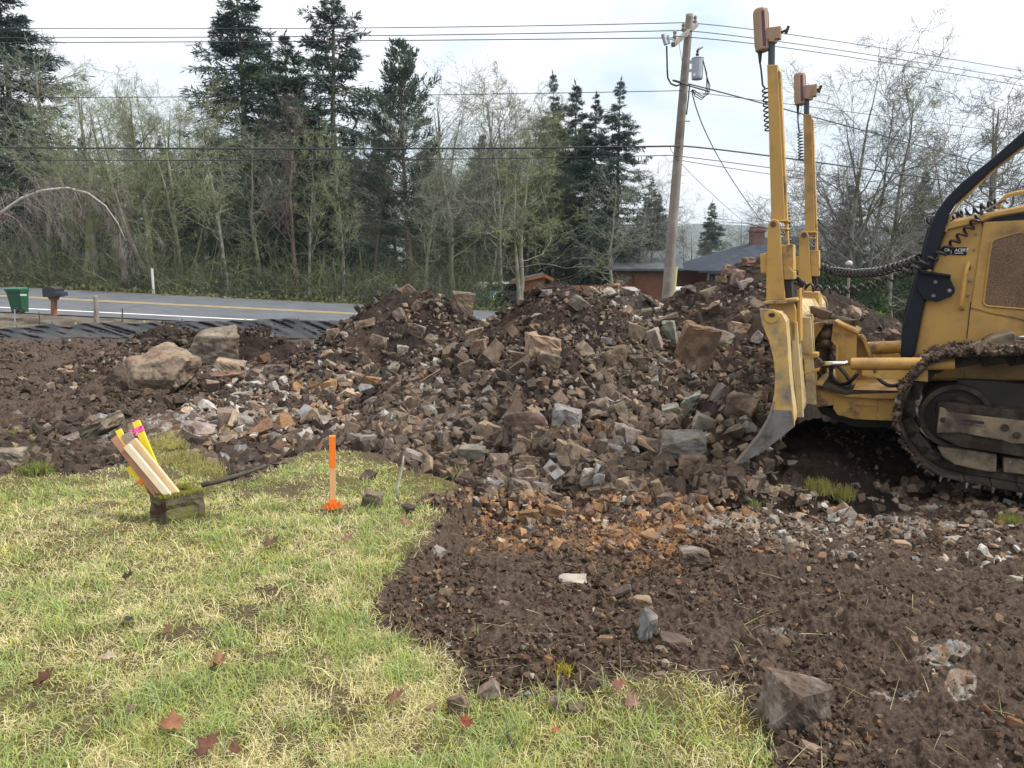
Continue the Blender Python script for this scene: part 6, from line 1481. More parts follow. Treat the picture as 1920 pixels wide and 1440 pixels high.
TREES = [
 ('fir1', -10, -90, 52, 'tall dark fir rising above the bare mossy trees, beyond the waste bin', 'fir', .3, 1.52),
 ('fir1', 432, -95, 49, 'tallest dark dense fir, standing behind the pale trunked birch', 'fir', 2.0, 1.34),
 ('fir2', 612, -70, 47, 'tall sparse fir with open drooping boughs against the white sky', 'fir', 1.0, 1.34),
 ('cedar', 535, 62, 45, 'bushy mid green cedar between the two tallest firs', 'cedar', 0.5, 1.22),
 ('pine', 757, 78, 42, 'slim pine with upright candle shoots at its pointed top', 'pine', .4, 1.22),
 ('fir2', 1038, 132, 50, 'thin fir at the lawn side end of the fir clump near the pole', 'fir', 2.2, 1.04),
 ('fir3', 1076, 150, 49, 'second pointed fir of the clump near the utility pole', 'fir', .2, 1.10),
 ('fir1', 1122, 172, 45, 'dense dark fir in the middle of the clump near the utility pole', 'fir', 4.1, 1.12),
 ('fir2', 1164, 145, 46, 'fir with drooping feathery boughs closest to the utility pole', 'fir', 5.0, 1.28),
 ('fir3', 1337, 376, 80, 'small distant conical fir in the gap between pole and blade masts', 'fir', 1.0, 1.25),
 ('fir3', 1602, 340, 44, 'dark fir behind the pale birch trunks, nearer to the masts', 'fir', 3.0, 1.34),
 ('cedar', 1735, 318, 42, 'dark ragged evergreen behind the birches, close to the black guard', 'cedar', 2.0, 1.16),
 ('alder', 60, 95, 41, 'mossy bare tree beyond the road, right behind the waste bin', 'bare tree', .2, 1.2),
 ('maple', 128, 150, 40, 'thick many stemmed bare tree behind the mailbox', 'bare tree', 1.3, 1.2),
 ('moss', 205, 190, 41, 'twisted mossy bare tree between mailbox and roadside marker post', 'bare tree', 2.2, 1.2),
 ('maple', 262, 170, 40.5, 'forked grey bare tree just behind the white roadside post', 'bare tree', 3.9, 1.1),
 ('moss', 325, 205, 42, 'dark forked bare tree past the white roadside post', 'bare tree', .7, 1.2),
 ('birch', 402, 190, 39.5, 'pale lichen covered tree with a whitish trunk and open fork', 'bare tree', 1.0, 1.15),
 ('alder', 468, 230, 41, 'thin bare tree in front of the tallest dark fir', 'bare tree', 3.0, 1.1),
 ('red', 542, 210, 40.5, 'bare tree with a reddish brown trunk and reddish twigs', 'bare tree', 1.9, 1.1),
 ('birch', 568, 255, 39.5, 'pale mottled slender tree beside the reddish trunk', 'bare tree', 4.0, 1.0),
 ('birch', 632, 280, 39, 'slender white stemmed tree nearest the soil heap by the road', 'bare tree', 2.5, .95),
 ('red', 690, 235, 42, 'reddish bare tree between white stem and candle topped pine', 'bare tree', .5, 1.1),
 ('alder', 848, 195, 41, 'dark trunked bare tree behind the upright block on the soil heap', 'bare tree', 5.0, 1.15),
 ('alder', 790, 300, 40, 'low dark bare tree standing close beside the pine trunk', 'bare tree', 1.0, 1.2),
 ('spread', 930, 170, 43, 'wide bare tree with upswept fine branches against the sky', 'bare tree', 2.6, 1.0),
 ('moss', 974, 285, 39, 'bare tree with a lichen grey trunk in front of the small shed', 'bare tree', 5.4, 1.2),
 ('alder', 1150, 330, 39, 'slight bare tree before the red brown barn', 'bare tree', 2.4, 1.2),
 ('spread', 1225, 330, 44, 'low bare tree half hidden by the utility pole', 'bare tree', .9, 1.1),
 ('spread', 1660, 118, 27, 'nearest spreading birch with a forked trunk, seen between masts and guard', 'birch', .8, 1.0),
 ('spread', 1602, 205, 29, 'leaning birch beside the far mast', 'birch', 2.9, 1.05),
 ('birch', 1712, 150, 28, 'straight birch stem right behind the black guard', 'birch', 5.2, 1.3),
 ('oak', 1838, 175, 34, 'gnarled bare oak above the engine hood', 'oak', 1.0, 1.2),
 ('oak', 1925, 190, 33, 'gnarled bare oak cut by the picture border, above the hood', 'oak', 3.6, 1.2),
 ('spread', 1400, 400, 60, 'hazy bare tree over the grey roofed house', 'bare tree', 1.6, 1.1),
 ('spread', 1290, 425, 58, 'small hazy bare tree behind the pole guard', 'bare tree', 4.4, 1.2),
]
for k_, px, pt, Y, lab, cat, yaw, wd in TREES: tree(k_, px, pt, Y, lab, cat, yaw, None, wd)
# the far ranks: trees behind the first row
rs = np.random.RandomState(4242)
for i in range(64):
    px = rs.uniform(-150, 1240); Y = rs.uniform(56, 82)
    tree(rs.choice(['fir1', 'fir3', 'cedar', 'fir3']), px, rs.uniform(215, 350) + (90 if px > 1010 else 0), Y, 'dark conifer standing far behind the row of bare trees', 'conifer', rs.uniform(0, 6), 'conifers behind the bare trees', rs.uniform(.95, 1.3))
for i in range(16):
    px = rs.uniform(1540, 1960); Y = rs.uniform(46, 60)
    tree(rs.choice(['fir1', 'fir3', 'cedar']), px, rs.uniform(380, 470), Y, 'dark low conifer beyond the birches, behind the bulldozer', 'conifer', rs.uniform(0, 6), 'conifers behind the birches', rs.uniform(1, 1.3))
for i in range(60):
    px = rs.uniform(-90, 1060); Y = rs.uniform(44, 55)
    tree(rs.choice(['alder', 'maple', 'moss', 'birch']), px, rs.uniform(170, 330), Y, 'bare tree in the second rank of the wood across the road', 'bare tree', rs.uniform(0, 6), 'bare trees in the second rank', rs.uniform(1, 1.3))
for i in range(7):
    px = [1500, 1560, 1640, 1700, 1780, 1860, 1930][i]; Y = rs.uniform(38, 46)
    tree(rs.choice(['spread', 'alder']), px, rs.uniform(290, 400), Y, 'fine twigged bare tree in the thicket behind the birches', 'bare tree', rs.uniform(0, 6), 'bare trees behind the birches', rs.uniform(1, 1.2))
# bent birch reaching over the road's verge
root = thing('bent_birch', 'bent birch arching over from the border with hanging brown twigs above the bin', 'birch', tuple(at(-210, 560, 36.5)))
g = [at(x, y, 36.5) for x, y in ((-210, 560), (-170, 500), (-100, 450), (-40, 418), (0, 400), (40, 372), (80, 357), (125, 352), (165, 362), (198, 386), (222, 420), (236, 452))]
V, F = tube_mesh(g, np.linspace(.11, .018, len(g)), 8); mobj('trunk', V, F, simple('white_birch_bark', (0.52, 0.50, 0.47), (0.40, 0.38, 0.35), 5, .8, spec=.15), parent=root, smooth=True)
G = np.array(g)[None]; rg_ = np.linspace(.11, .018, len(g))[None]; rs = np.random.RandomState(31)
A1, a1 = grow(G, rg_, 52, .3, 1, 50, .22, 9, rs, .55, .14, .4, .7); A2, a2 = grow(A1, a1, 8, .1, 1, 40, .42, 7, rs, .7, .14, .5, .6); A3, a3 = grow(A2, a2, 4, .15, 1, 35, .6, 5, rs, 1.0, .12, .7, .5)
vs, fs, off = [], [], 0
for Lx, rx, mn in ((A1, a1, .010), (A2, a2, .006), (A3, a3, .005)):
    v, f = tubes(Lx, np.maximum(rx, mn), 3); vs.append(v); fs.append(f + off); off += len(v)
mobj('crown', np.concatenate(vs), np.concatenate(fs), m_twigr, parent=root)
# thicket: undergrowth stems, brambles and ivy along the far verge
rs = np.random.RandomState(64); N = 4600
X = rs.uniform(-32, -1, N); Y = 38.6 + rs.gamma(1.6, 2.2, N); Z = base_z(X, Y)
P = np.zeros((N, 7, 3)); P[:, 0] = np.stack([X, Y, Z - .1], -1); D = unit(np.stack([rs.normal(scale=.4, size=N), rs.normal(scale=.4, size=N), np.ones(N)], -1)); ln = rs.gamma(3.0, .5, N) + .4
for j in range(1, 7):
    D = unit(D + rs.normal(scale=.16, size=(N, 3)) + np.array([0, 0, -.08])); P[:, j] = P[:, j - 1] + D * (ln / 6)[:, None]
v1, f1 = tubes(P, rs.uniform(.008, .022, N)[:, None] * np.linspace(1, .4, 7)[None], 3)
B2, b2 = grow(P, np.full((N, 7), .012), 4, .2, 1, 50, .4, 4, rs, .05, .2, .6, .5); v2, f2 = tubes(B2, np.maximum(b2, .006), 3)
n2 = len(B2); tone = np.where(rs.rand(N, 1) < .65, np.array([[.16, .18, .09]]), np.array([[.13, .13, .115]])) * rs.uniform(.6, 1.3, (N, 1))
cv = np.concatenate([np.repeat(tone, 21, 0), np.repeat(np.repeat(tone, 4, 0), 12, 0)])
m_under = attr_mat('thicket_stems', rough=.9, var=.2, scale=.6, bmp=0, spec=.1)
tag(mobj('undergrowth', np.concatenate([v1, v2]), np.concatenate([f1, f2 + len(v1)]), m_under, col=cv, org=(-10, 40, 0)), 'tangled bare stems and brambles along the far side of the road', kind='stuff')
def leaves(X, Y, Zt, n, spread, c, rs, sz=(.07, .16)):
    ii = rs.randint(0, len(X), n); P = np.stack([X[ii] + rs.normal(scale=spread, size=n), Y[ii] + rs.normal(scale=spread, size=n), base_z(X[ii], Y[ii]) + np.abs(rs.normal(scale=1, size=n)) * Zt[ii]], -1)
    D = unit(rs.normal(size=(n, 3)) + (0, 0, .3)); ln = rs.uniform(*sz, n); V, F = sprays(P, D, ln, ln * .7, rs); return V, F, np.repeat(np.asarray(c)[None] * rs.uniform(.6, 1.5, (n, 1)), 4, 0)
X = rs.uniform(-33, -1, 260); Y = rs.uniform(40, 47, 260)
V, F, C = leaves(X, Y, rs.uniform(.3, 1.8, 260), 42000, .6, (0.06, 0.09, 0.04), rs)
tag(mobj('ivy_foliage', V, F, m_fir, col=C, org=(-10, 42, 0)), 'low ivy and fern leaves among the bare stems', kind='stuff')
X = rs.uniform(-34, 12, 900); Y = rs.uniform(37.6, 42, 900)
V, F, C = leaves(X, Y, rs.uniform(.08, .3, 900), 16000, .4, (0.12, 0.13, 0.06), rs, (.1, .22))
tag(mobj('verge_grass', V, F, m_fir, col=C, org=(-10, 40, 0)), 'rough grass on the verge across the road', kind='stuff')
# bright shrubs behind the far heap
for (px, py, Y, w, h, c, lab) in ((1628, 622, 22, 1.25, .55, (0.10, 0.14, 0.03), 'yellow green rounded shrub in front of the birch trunks'), (1570, 580, 27, 3.2, 1.9, (0.045, 0.075, 0.03), 'dark green shrub behind the mushroom shaped lamp post'), (1720, 560, 31, 4.5, 2.6, (0.035, 0.06, 0.026), 'dark evergreen bush behind the birch trunks')):
    q = at(px, py, Y); z0 = land1(q[0], Y); root = thing('shrub', lab, 'shrub', (q[0], Y, z0)); n = 5200; u = unit(rs.normal(size=(n, 3))); r = rs.uniform(.45, 1, n) ** .5
    bumpy = 1 + .25 * fbm(u[:, 0] * 2.5, u[:, 1] * 2.5, u[:, 2] * 2.5, 77, 2); Pp = np.array([q[0], Y, z0 + h * .75]) + u * (r * bumpy)[:, None] * (w / 2, w / 2, h * .75)
    Pp[:, 2] = np.maximum(Pp[:, 2], z0); D = unit(u + rs.normal(scale=.8, size=(n, 3))); l_ = rs.uniform(.10, .2, n); V, F = sprays(Pp, D, l_, l_ * .6, rs)
    mobj('foliage', V, F, m_fir, parent=root, col=np.repeat(np.asarray(c)[None] * rs.uniform(.6, 1.5, (n, 1)), 4, 0))
    sp = np.zeros((14, 4, 3)); sp[:, 0] = (q[0], Y, z0 - .1); 
    for j in range(1, 4): sp[:, j] = sp[:, 0] + (unit(rs.normal(size=(14, 3)) * (.6, .6, .2) + (0, 0, .8)) * (h * .45 * j)) * 1.0
    V, F = tubes(sp, np.full((14, 4), .02), 4); mobj('stem', V, F, m_bark, parent=root)
# ------------------------------------------------------------------ utility pole and wires
m_wood = simple('grey_pole_wood', (0.17, 0.15, 0.13), (0.26, 0.235, 0.205), 2.5, .85, bmp=.3, dirt=(0.12, 0.095, 0.075), dscale=1.5, dlo=.5, dhi=.7)
m_metal = simple('galvanised_metal', (0.36, 0.39, 0.42), (0.28, 0.31, 0.34), 6, .45, .4)
m_tfm = simple('pale_grey_tank', (0.40, 0.45, 0.50), (0.33, 0.38, 0.43), 4, .5)
m_wire = simple('dark_wire', (0.03, 0.032, 0.036), None, 4, .6)
m_ywood = simple('pale_yellow_plastic', (0.55, 0.50, 0.26), (0.50, 0.45, 0.22), 5, .5)
PY = 21.0
def pt(x, y, Y=PY): return at(x, y, Y)
def polex(y): return np.interp(y, [30, 300, 570, 640], [1293, 1270.5, 1250, 1245])
pole = thing('utility_pole', 'leaning grey wooden utility pole carrying a transformer and wires', 'utility pole', tuple(pt(1244, 650)))
ys = [27, 34, 120, 240, 360, 480, 575, 655]
pts = [pt(polex(y), y) for y in ys]; wd = np.interp(ys, [27, 600], [13, 20.5]) / 2 * PY / FPX
V, F = tube_mesh(pts, wd, 18); mobj('pole_shaft', V, F, m_wood, parent=pole, smooth=True)
def ppart(mb, name, mat, par=pole, bevel=.004, **kw): return mb.build(name, mat, par, bevel=bevel, **kw)
c0, c1 = pt(1306, 46, 21.7), pt(1262, 84, 19.6); arm = ppart(MB().beam(c0, c1, .11, .10), 'crossarm', m_wood)
ppart(MB().beam(pt(1272, 74, 20.2), pt(1279, 118, 20.9), .03, .01), 'arm_brace', m_metal)
for q in ((1303, 47, 21.6), (1281, 62, 20.7), (1265, 76, 19.8)):
    o = pt(*q); ppart(MB().tube([o + (0, 0, .03), o + (0, 0, .10), o + (0, 0, .13), o + (0, 0, .2), o + (0, 0, .24)], [.03, .055, .035, .05, .03], 10), 'insulator', m_wood, arm, 0)
fc_ = ppart(MB().tube([pt(1243, 64, 19.6), pt(1249, 84, 19.6)], .055, 8).beam(pt(1252, 66, 19.6), pt(1255, 82, 19.6), .05, .05), 'fuse_cutout', m_metal)
ppart(MB().beam(pt(1249, 72, 19.6), pt(1264, 74, 19.8), .04, .04), 'cutout_bracket', m_metal, fc_)
ppart(MB().tube([pt(1250, 86, 19.7), pt(1251, 130, 19.9), pt(1252, 146, 20.2), pt(1258, 157, 20.4), pt(1268, 161, 20.7), pt(1277, 158, 20.8)], .022, 6), 'jumper_wire', m_wire, bevel=0)
# transformer
tx = MB(); ta, tb = pt(1308.5, 107, 20.5), pt(1307, 149, 20.5); rr = 10.4 * 20.5 / FPX
ax_ = (tb - ta) / np.linalg.norm(tb - ta)
tank = ppart(MB().tube([ta, ta + ax_ * .03, ta + ax_ * .05, tb - ax_ * .05, tb], [rr * .75, rr * 1.08, rr, rr * .97, rr * .9], 18), 'transformer', m_tfm)
ppart(MB().beam(pt(1292, 116, 20.8), pt(1304, 116, 20.5), .08, .05), 'tank_bracket', m_metal, tank); ppart(MB().beam(pt(1290, 132, 20.8), pt(1304, 133, 20.5), .08, .05), 'tank_bracket', m_metal, tank)
bq = pt(1307.5, 106, 20.5); ppart(MB().tube([bq, bq + (0, 0, .05), bq + (0, 0, .08), bq + (0, 0, .16)], [.03, .05, .03, .035], 8), 'bushing', m_wire, tank, 0)
ppart(MB().tube([bq + (0, 0, .18), pt(1310, 92, 20.5), pt(1318, 88, 20.5)], [.03, .04, .02], 6), 'bushing_cap', m_metal, tank, 0)
ppart(MB().beam(pt(1302, 138, 20.3), pt(1302, 142, 20.3), .05, .01, (1, 0, 0)), 'number_plate', m_letter, tank, 0)
for k, (r_, ex) in enumerate(((1, 0), (.85, 3), (.7, -3))):
    ppart(MB().tube([pt(1318, 112, 20.4), pt(1325, 140 + ex, 20.4), pt(1328 + ex, 160, 20.4), pt(1326 + ex, 176 * 1.0, 20.4), pt(1315, 187 - 4 * k, 20.5), pt(1303, 180 - 5 * k, 20.6), pt(1298, 168, 20.7)], .014, 5), 'service_lead', m_wire, bevel=0)
ppart(MB().tube([pt(1293, 158, 20.75), pt(1291, 182, 20.75), pt(1287, 215, 20.75)], .02, 5), 'riser_conduit', m_wire, bevel=0)
for y in (227, 388):
    ppart(MB().tube([pt(polex(y) + 8, y), pt(polex(y) + 17, y)], .02, 6), 'pole_step', m_metal, bevel=0)
ppart(MB().tube([pt(1268, 500, 20.6), pt(1262, 572, 20.6), pt(1258, 640, 20.6)], .042, 8), 'guy_marker', m_ywood, bevel=0)
def wire(name, pts, r, label, n=26):
    P = np.array([at(*p) for p in pts]); t = np.linspace(0, 1, n); k = np.linspace(0, 1, len(P))
    # smooth curve through the points
    co = [np.polyfit(k, P[:, i], min(len(P) - 1, 2)) for i in range(3)]
    C = np.stack([np.polyval(c, t) for c in co], -1)
    V, F = tube_mesh(C, r, 5); return tag(mobj(name, V, F, m_wire, smooth=True), label, 'wire')
wire('power_line', [(-160, 52, 24), (600, 53, 22.5), (1303, 42, 21.6)], .012, 'top bare wire running from pole crossarm across the white sky')
wire('power_line', [(-160, 71, 23), (600, 68, 21.6), (1281, 57, 20.7)], .012, 'middle bare wire of the three running from the crossarm over the firs')
wire('power_line', [(-160, 81, 22), (600, 77, 20.7), (1265, 71, 19.8)], .012, 'lowest bare wire of the three running from the crossarm over the firs')
wire('power_line', [(1303, 44, 21.6), (1600, 82, 26), (2000, 147, 33)], .012, 'top wire from the pole passing behind the near receiver')
wire('power_line', [(1281, 57, 20.7), (1600, 98, 25), (2000, 163, 32)], .012, 'middle wire from the pole passing behind the near receiver')
wire('power_line', [(1265, 68, 19.8), (1600, 108, 24.5), (2000, 176, 31)], .012, 'lowest of three wires from the pole passing behind the near receiver')
wire('neutral_line', [(-160, 183, 23.5), (600, 180, 22), (1276, 170, 20.8)], .010, 'thin single wire crossing the bare tree tops below the transformer height')
wire('neutral_line', [(1278, 170, 20.8), (1500, 198, 23.5), (2000, 262, 32)], .010, 'thin wire from below the transformer passing behind both masts')
wire('telephone_cable', [(-160, 275, 23.5), (600, 279, 22), (1268, 274, 20.8)], .024, 'thick dark cable crossing the middle of the wood')
wire('telephone_cable', [(1270, 276, 20.8), (1500, 300, 23.5), (2000, 372, 32)], .022, 'thick dark cable running from pole behind the masts to the birches')
wire('telephone_cable', [(-160, 299, 23.5), (600, 300, 22), (1267, 291, 20.8)], .012, 'thin cable right under the thick dark cable over the wood')
wire('telephone_cable', [(1268, 293, 20.8), (1500, 322, 23.5), (2000, 390, 32)], .012, 'thin cable under the thick one behind the masts')
wire('telephone_cable', [(1268, 299, 20.8), (1440, 326, 23), (1760, 372, 28)], .010, 'lowest thin cable from the pole toward the birches')
wire('service_drop', [(1296, 161, 20.7), (1400, 191, 23), (1560, 225, 27), (2000, 350, 40)], .020, 'twisted service cable leaving the transformer toward the birches')
wire('service_drop', [(1297, 170, 20.7), (1350, 300, 27), (1432, 420, 34)], .016, 'service cable dropping steeply from pole to the grey roofed house')
wire('guy_wire', [(1256, 275, 21.2), (1310, 340, 26), (1405, 425, 36)], .008, 'thin guy wire slanting down from the pole toward the house')

# ------------------------------------------------------------------ buildings
m_rwall = simple('red_brown_boards', (0.19, 0.075, 0.040), (0.13, 0.055, 0.032), 3, .8, bmp=.2)
m_orange = simple('orange_brown_boards', (0.36, 0.15, 0.060), (0.28, 0.115, 0.048), 3, .8, bmp=.2)
m_roofg = simple('grey_shingle', (0.085, 0.095, 0.11), (0.12, 0.13, 0.145), 2, .9, bmp=.4, spec=.1)
m_roofb = simple('blue_grey_shingle', (0.034, 0.042, 0.058), (0.052, 0.062, 0.082), 2, .9, bmp=.4, spec=.08)
m_brick = simple('chimney_brick', (0.20, 0.11, 0.09), (0.15, 0.085, 0.07), 6, .9, bmp=.4)
m_glass = simple('dark_window_glass', (0.02, 0.025, 0.03), None, 4, .08)
m_trim = simple('pale_trim', (0.45, 0.43, 0.40), (0.38, 0.36, 0.33), 5, .7)
def house(name, label, cat, px0, px1, py_base, py_eave, Y, depth, py_ridge, ridge_px, mw, mr, over=.4, boards=True, ang=0):
    """a simple gabled building, its long wall facing us between two photo columns"""
    a, b_ = at(px0, py_eave, Y), at(px1, py_eave, Y); ze = a[2]; zb = land1((a[0] + b_[0]) / 2, Y) - .2; x0, x1 = a[0], b_[0]
    zr = at(ridge_px[0], py_ridge, Y + depth / 2)[2]; r0, r1 = at(ridge_px[0], py_ridge, Y + depth / 2)[0], at(ridge_px[1], py_ridge, Y + depth / 2)[0]
    e = thing(name, label, cat, ((x0 + x1) / 2, Y + depth / 2, zb))
    w = MB(); w.box(((x0 + x1) / 2, Y + depth / 2, (zb + ze) / 2), ((x1 - x0) / 2, 0, 0), (0, depth / 2, 0), (0, 0, (ze - zb) / 2)); ww = w.build('wall', mw, e)
    if boards:
        bt = MB()
        for x in np.arange(x0 + .15, x1, .3): bt.box((x, Y - .012, (zb + ze) / 2), (.02, 0, 0), (0, .012, 0), (0, 0, (ze - zb) / 2 - .02))
        bt.build('wall_boards', mw, ww)
    r = MB(); th_ = .12
    def slope(e0, e1, q0, q1):
        pl = np.array([e0, e1, q1, q0]); r.prism(pl, np.array([0, 0, th_]))
    slope((x0 - over, Y - over, ze - .1), (x1 + over, Y - over, ze - .1), (r0, Y + depth / 2, zr), (r1, Y + depth / 2, zr))
    slope((x0 - over, Y + depth + over, ze - .1), (x1 + over, Y + depth + over, ze - .1), (r0, Y + depth / 2, zr), (r1, Y + depth / 2, zr))
    if r0 > x0 + .1: r.prism(np.array([(x0 - over, Y - over, ze - .1), (r0, Y + depth / 2, zr), (x0 - over, Y + depth + over, ze - .1)]), np.array([0, 0, th_]))
    if r1 < x1 - .1: r.prism(np.array([(x1 + over, Y - over, ze - .1), (r1, Y + depth / 2, zr), (x1 + over, Y + depth + over, ze - .1)]), np.array([0, 0, th_]))
    rf = r.build('roof', mr, e)
    return e, rf, ww, (x0, x1, zb, ze, zr)
# barn: gable toward us
Yb = 52.0
def gable(name, label, cat, L_, R_, py_eL, py_eR, apex, Y, depth, mw, mr, roof_to=None):
    a, b_, t = at(L_, py_eL, Y), at(R_, py_eR, Y), at(apex[0], apex[1], Y); zb = land1(t[0], Y) - .3
    e = thing(name, label, cat, (t[0], Y + depth / 2, zb))
    P = np.array([(a[0], Y, zb), (b_[0], Y, zb), b_, t, a]); ww = MB().prism(P, (0, depth, 0)).build('wall', mw, e)
    bt = MB()
    for x in np.arange(a[0] + .2, b_[0], .32):
        zt = np.interp(x, [a[0], t[0], b_[0]], [a[2], t[2], b_[2]]); bt.box((x, Y - .015, (zb + zt) / 2), (.022, 0, 0), (0, .013, 0), (0, 0, (zt - zb) / 2 - .03))
    bt.build('wall_boards', mw, ww)
    r = MB(); u = (t - a) / np.linalg.norm(t - a); v = (b_ - t) / np.linalg.norm(b_ - t)
    for s_, q in ((a - u * .5, t), (b_ + v * .5, t)):
        r.prism(np.array([s_ + (0, -.4, .02), q + (0, -.4, .02), q + (0, -.4, .15), s_ + (0, -.4, .15)]), (0, depth + .8, 0))
    rf = r.build('roof', mr, e)
    f = MB(); f.beam(a - u * .5 + (0, -.42, .05), t + (0, -.42, .05), .16, .03); f.beam(t + (0, -.42, .05), b_ + v * .5 + (0, -.42, .05), .16, .03); f.build('barge_board', mw, rf)
    return e, ww, (a, b_, t, zb)
e, rf, ww, g = house('barn', 'red brown boarded barn with grey shingle roof behind the utility pole', 'barn', 1150, 1262, 575, 504, 43, 8, 474, (1158, 1272), m_rwall, m_roofg, .5)
q = at(1215, 545, 42.95); MB().box((q[0], 42.93, q[2]), (.8, 0, 0), (0, .03, 0), (0, 0, .95)).build('door', m_rwall, e, bevel=.01)
e, ww, g = gable('shed', 'small orange brown board shed with pale roof edge beside a lichen grey trunk', 'shed', 975, 1022, 528, 519, (1020, 518), 40.5, 3, m_orange, m_roofg)
MB().box((at(1000, 555, 40.5)[0], 40.46, at(1000, 556, 40.5)[2]), (.55, 0, 0), (0, .03, 0), (0, 0, .85)).build('door', m_orange, e, bevel=.01)
o_ = thing('board_fence', 'low orange boarded fence between the shed and the barn', 'fence', tuple(at(1080, 560, 41.5)))
a, b_ = at(1028, 535, 41.5), at(1150, 530, 41.5); zb = land1(a[0], 41.5) - .1
pb = MB()
for x in np.arange(a[0], b_[0], .17): pb.box((x, 41.5, (zb + a[2]) / 2), (.075, 0, 0), (0, .012, 0), (0, 0, (a[2] - zb) / 2))
pb.build('fence_boards', m_orange, o_); MB().beam((a[0], 41.54, a[2] - .2), (b_[0], 41.54, a[2] - .2), .1, .04).build('fence_rail', m_orange, o_)
e, rf, ww, g = house('house', 'dark house with a blue grey hip roof and brick chimney', 'house', 1326, 1560, 560, 508, 44, 10, 448, (1440, 1500), m_rwall, m_roofb, .6, False)
cq = at(1419, 448, 48); MB().box((cq[0], 48, cq[2]), (.38, 0, 0), (0, .38, 0), (0, 0, .75)).box((cq[0], 48, at(1419, 433, 48)[2]), (.44, 0, 0), (0, .44, 0), (0, 0, .06)).build('chimney', m_brick, rf, bevel=.01)
for px in (1345, 1400):
    q = at(px, 535, 43.95); wf = MB().box((q[0], 43.96, q[2] + .2), (.6, 0, 0), (0, .03, 0), (0, 0, .55)).build('window', m_trim, e, bevel=.01); MB().box((q[0], 43.92, q[2] + .2), (.5, 0, 0), (0, .012, 0), (0, 0, .45)).build('pane', m_glass, wf)
# parked things glimpsed past the heaps
m_vanw = simple('white_car_paint', (0.62, 0.64, 0.66), (0.56, 0.58, 0.6), 3, .3)
m_teal = simple('teal_car_paint', (0.07, 0.22, 0.24), (0.06, 0.19, 0.21), 3, .3)
m_tyre = simple('tyre_rubber', (0.02, 0.02, 0.02), (0.03, 0.03, 0.03), 8, .8)
def car(name, label, px, py, Y, yaw, paint, L_=4.2, Hh=1.45, W_=1.7):
    q = at(px, py, Y); z0 = land1(q[0], Y); e = thing(name, label, 'car', (q[0], Y, z0)); cy, sy = math.cos(yaw), math.sin(yaw); U = np.array([cy, sy, 0]); Vv = np.array([-sy, cy, 0]); o = np.array([q[0], Y, z0])
    side = [(-.5, .2), (-.5, .52), (-.36, .60), (-.22, .97), (.22, .98), (.40, .62), (.5, .52), (.5, .2)]
    P = np.array([o + U * s * L_ - Vv * W_ / 2 + np.array([0, 0, h * Hh]) for s, h in side]); MB().prism(P, Vv * W_).build('body', paint, e, bevel=.08, seg=3)
    gl = [(-.32, .64), (-.21, .91), (.20, .92), (.34, .64)]
    P = np.array([o + U * s * L_ - Vv * (W_ / 2 + .01) + np.array([0, 0, h * Hh]) for s, h in gl]); MB().prism(P, Vv * (W_ + .02)).build('window', m_glass, e, bevel=.02)
    for s in (-.31, .31):
        for d in (-1, 1):
            c = o + U * s * L_ + Vv * d * (W_ / 2 - .08) + np.array([0, 0, .32]); MB().tube([c - Vv * .1, c + Vv * .1], .32, 18).build('wheel', m_tyre, e, bevel=.02)
    return e
car('parked_car', 'pale blue white car parked beyond the road, seen through the branches by the shed', 930, 560, 44, .5, m_vanw)
car('parked_car', 'teal car bonnet showing low behind the road beside the pale car', 912, 575, 42.5, 1.2, m_teal, 2.9, .95)
tk = thing('white_tank', 'long white horizontal tank seen right of the utility pole foot', 'tank', tuple(at(1300, 560, 38)))
a, b_ = at(1262, 544, 38), at(1340, 543, 38); r_ = .17
MB().tube([a, a + (.06, 0, 0), b_ - (.06, 0, 0), b_], [r_ * .6, r_, r_, r_ * .6], 16).build('tank_shell', m_vanw, tk, smooth=False)
for t in (.2, .8):
    c = a + (b_ - a) * t; MB().box(c - (0, 0, .5), (.08, 0, 0), (0, .14, 0), (0, 0, .36)).build('tank_leg', m_metal, tk)
gg = thing('orange_sign', 'small orange board glimpsed low among the trees behind the soil heap', 'board', tuple(at(857, 552, 47)))
MB().box(at(857, 545, 47), (.42, 0, 0), (0, .02, 0), (0, 0, .14)).build('board', m_orange, gg, bevel=.005); MB().beam(at(857, 548, 47.05), at(857, 590, 47.05), .06, .06).build('post', m_wood, gg)
lp = thing('lamp_post', 'short garden lamp post with a pale mushroom cap behind the cords', 'lamp', tuple(at(1588, 640, 19)))
MB().tube([at(1587, 650, 19), at(1592, 500, 19)], .035, 8).build('post', m_wood, lp)
q = at(1592, 494, 19); mb = MB(); mb.tube([q - (0, 0, .07), q - (0, 0, .03), q + (0, 0, .02), q + (0, 0, .06), q + (0, 0, .075)], [.05, .085, .082, .05, .01], 16); mb.build('lamp_cap', m_trim, lp, smooth=True)

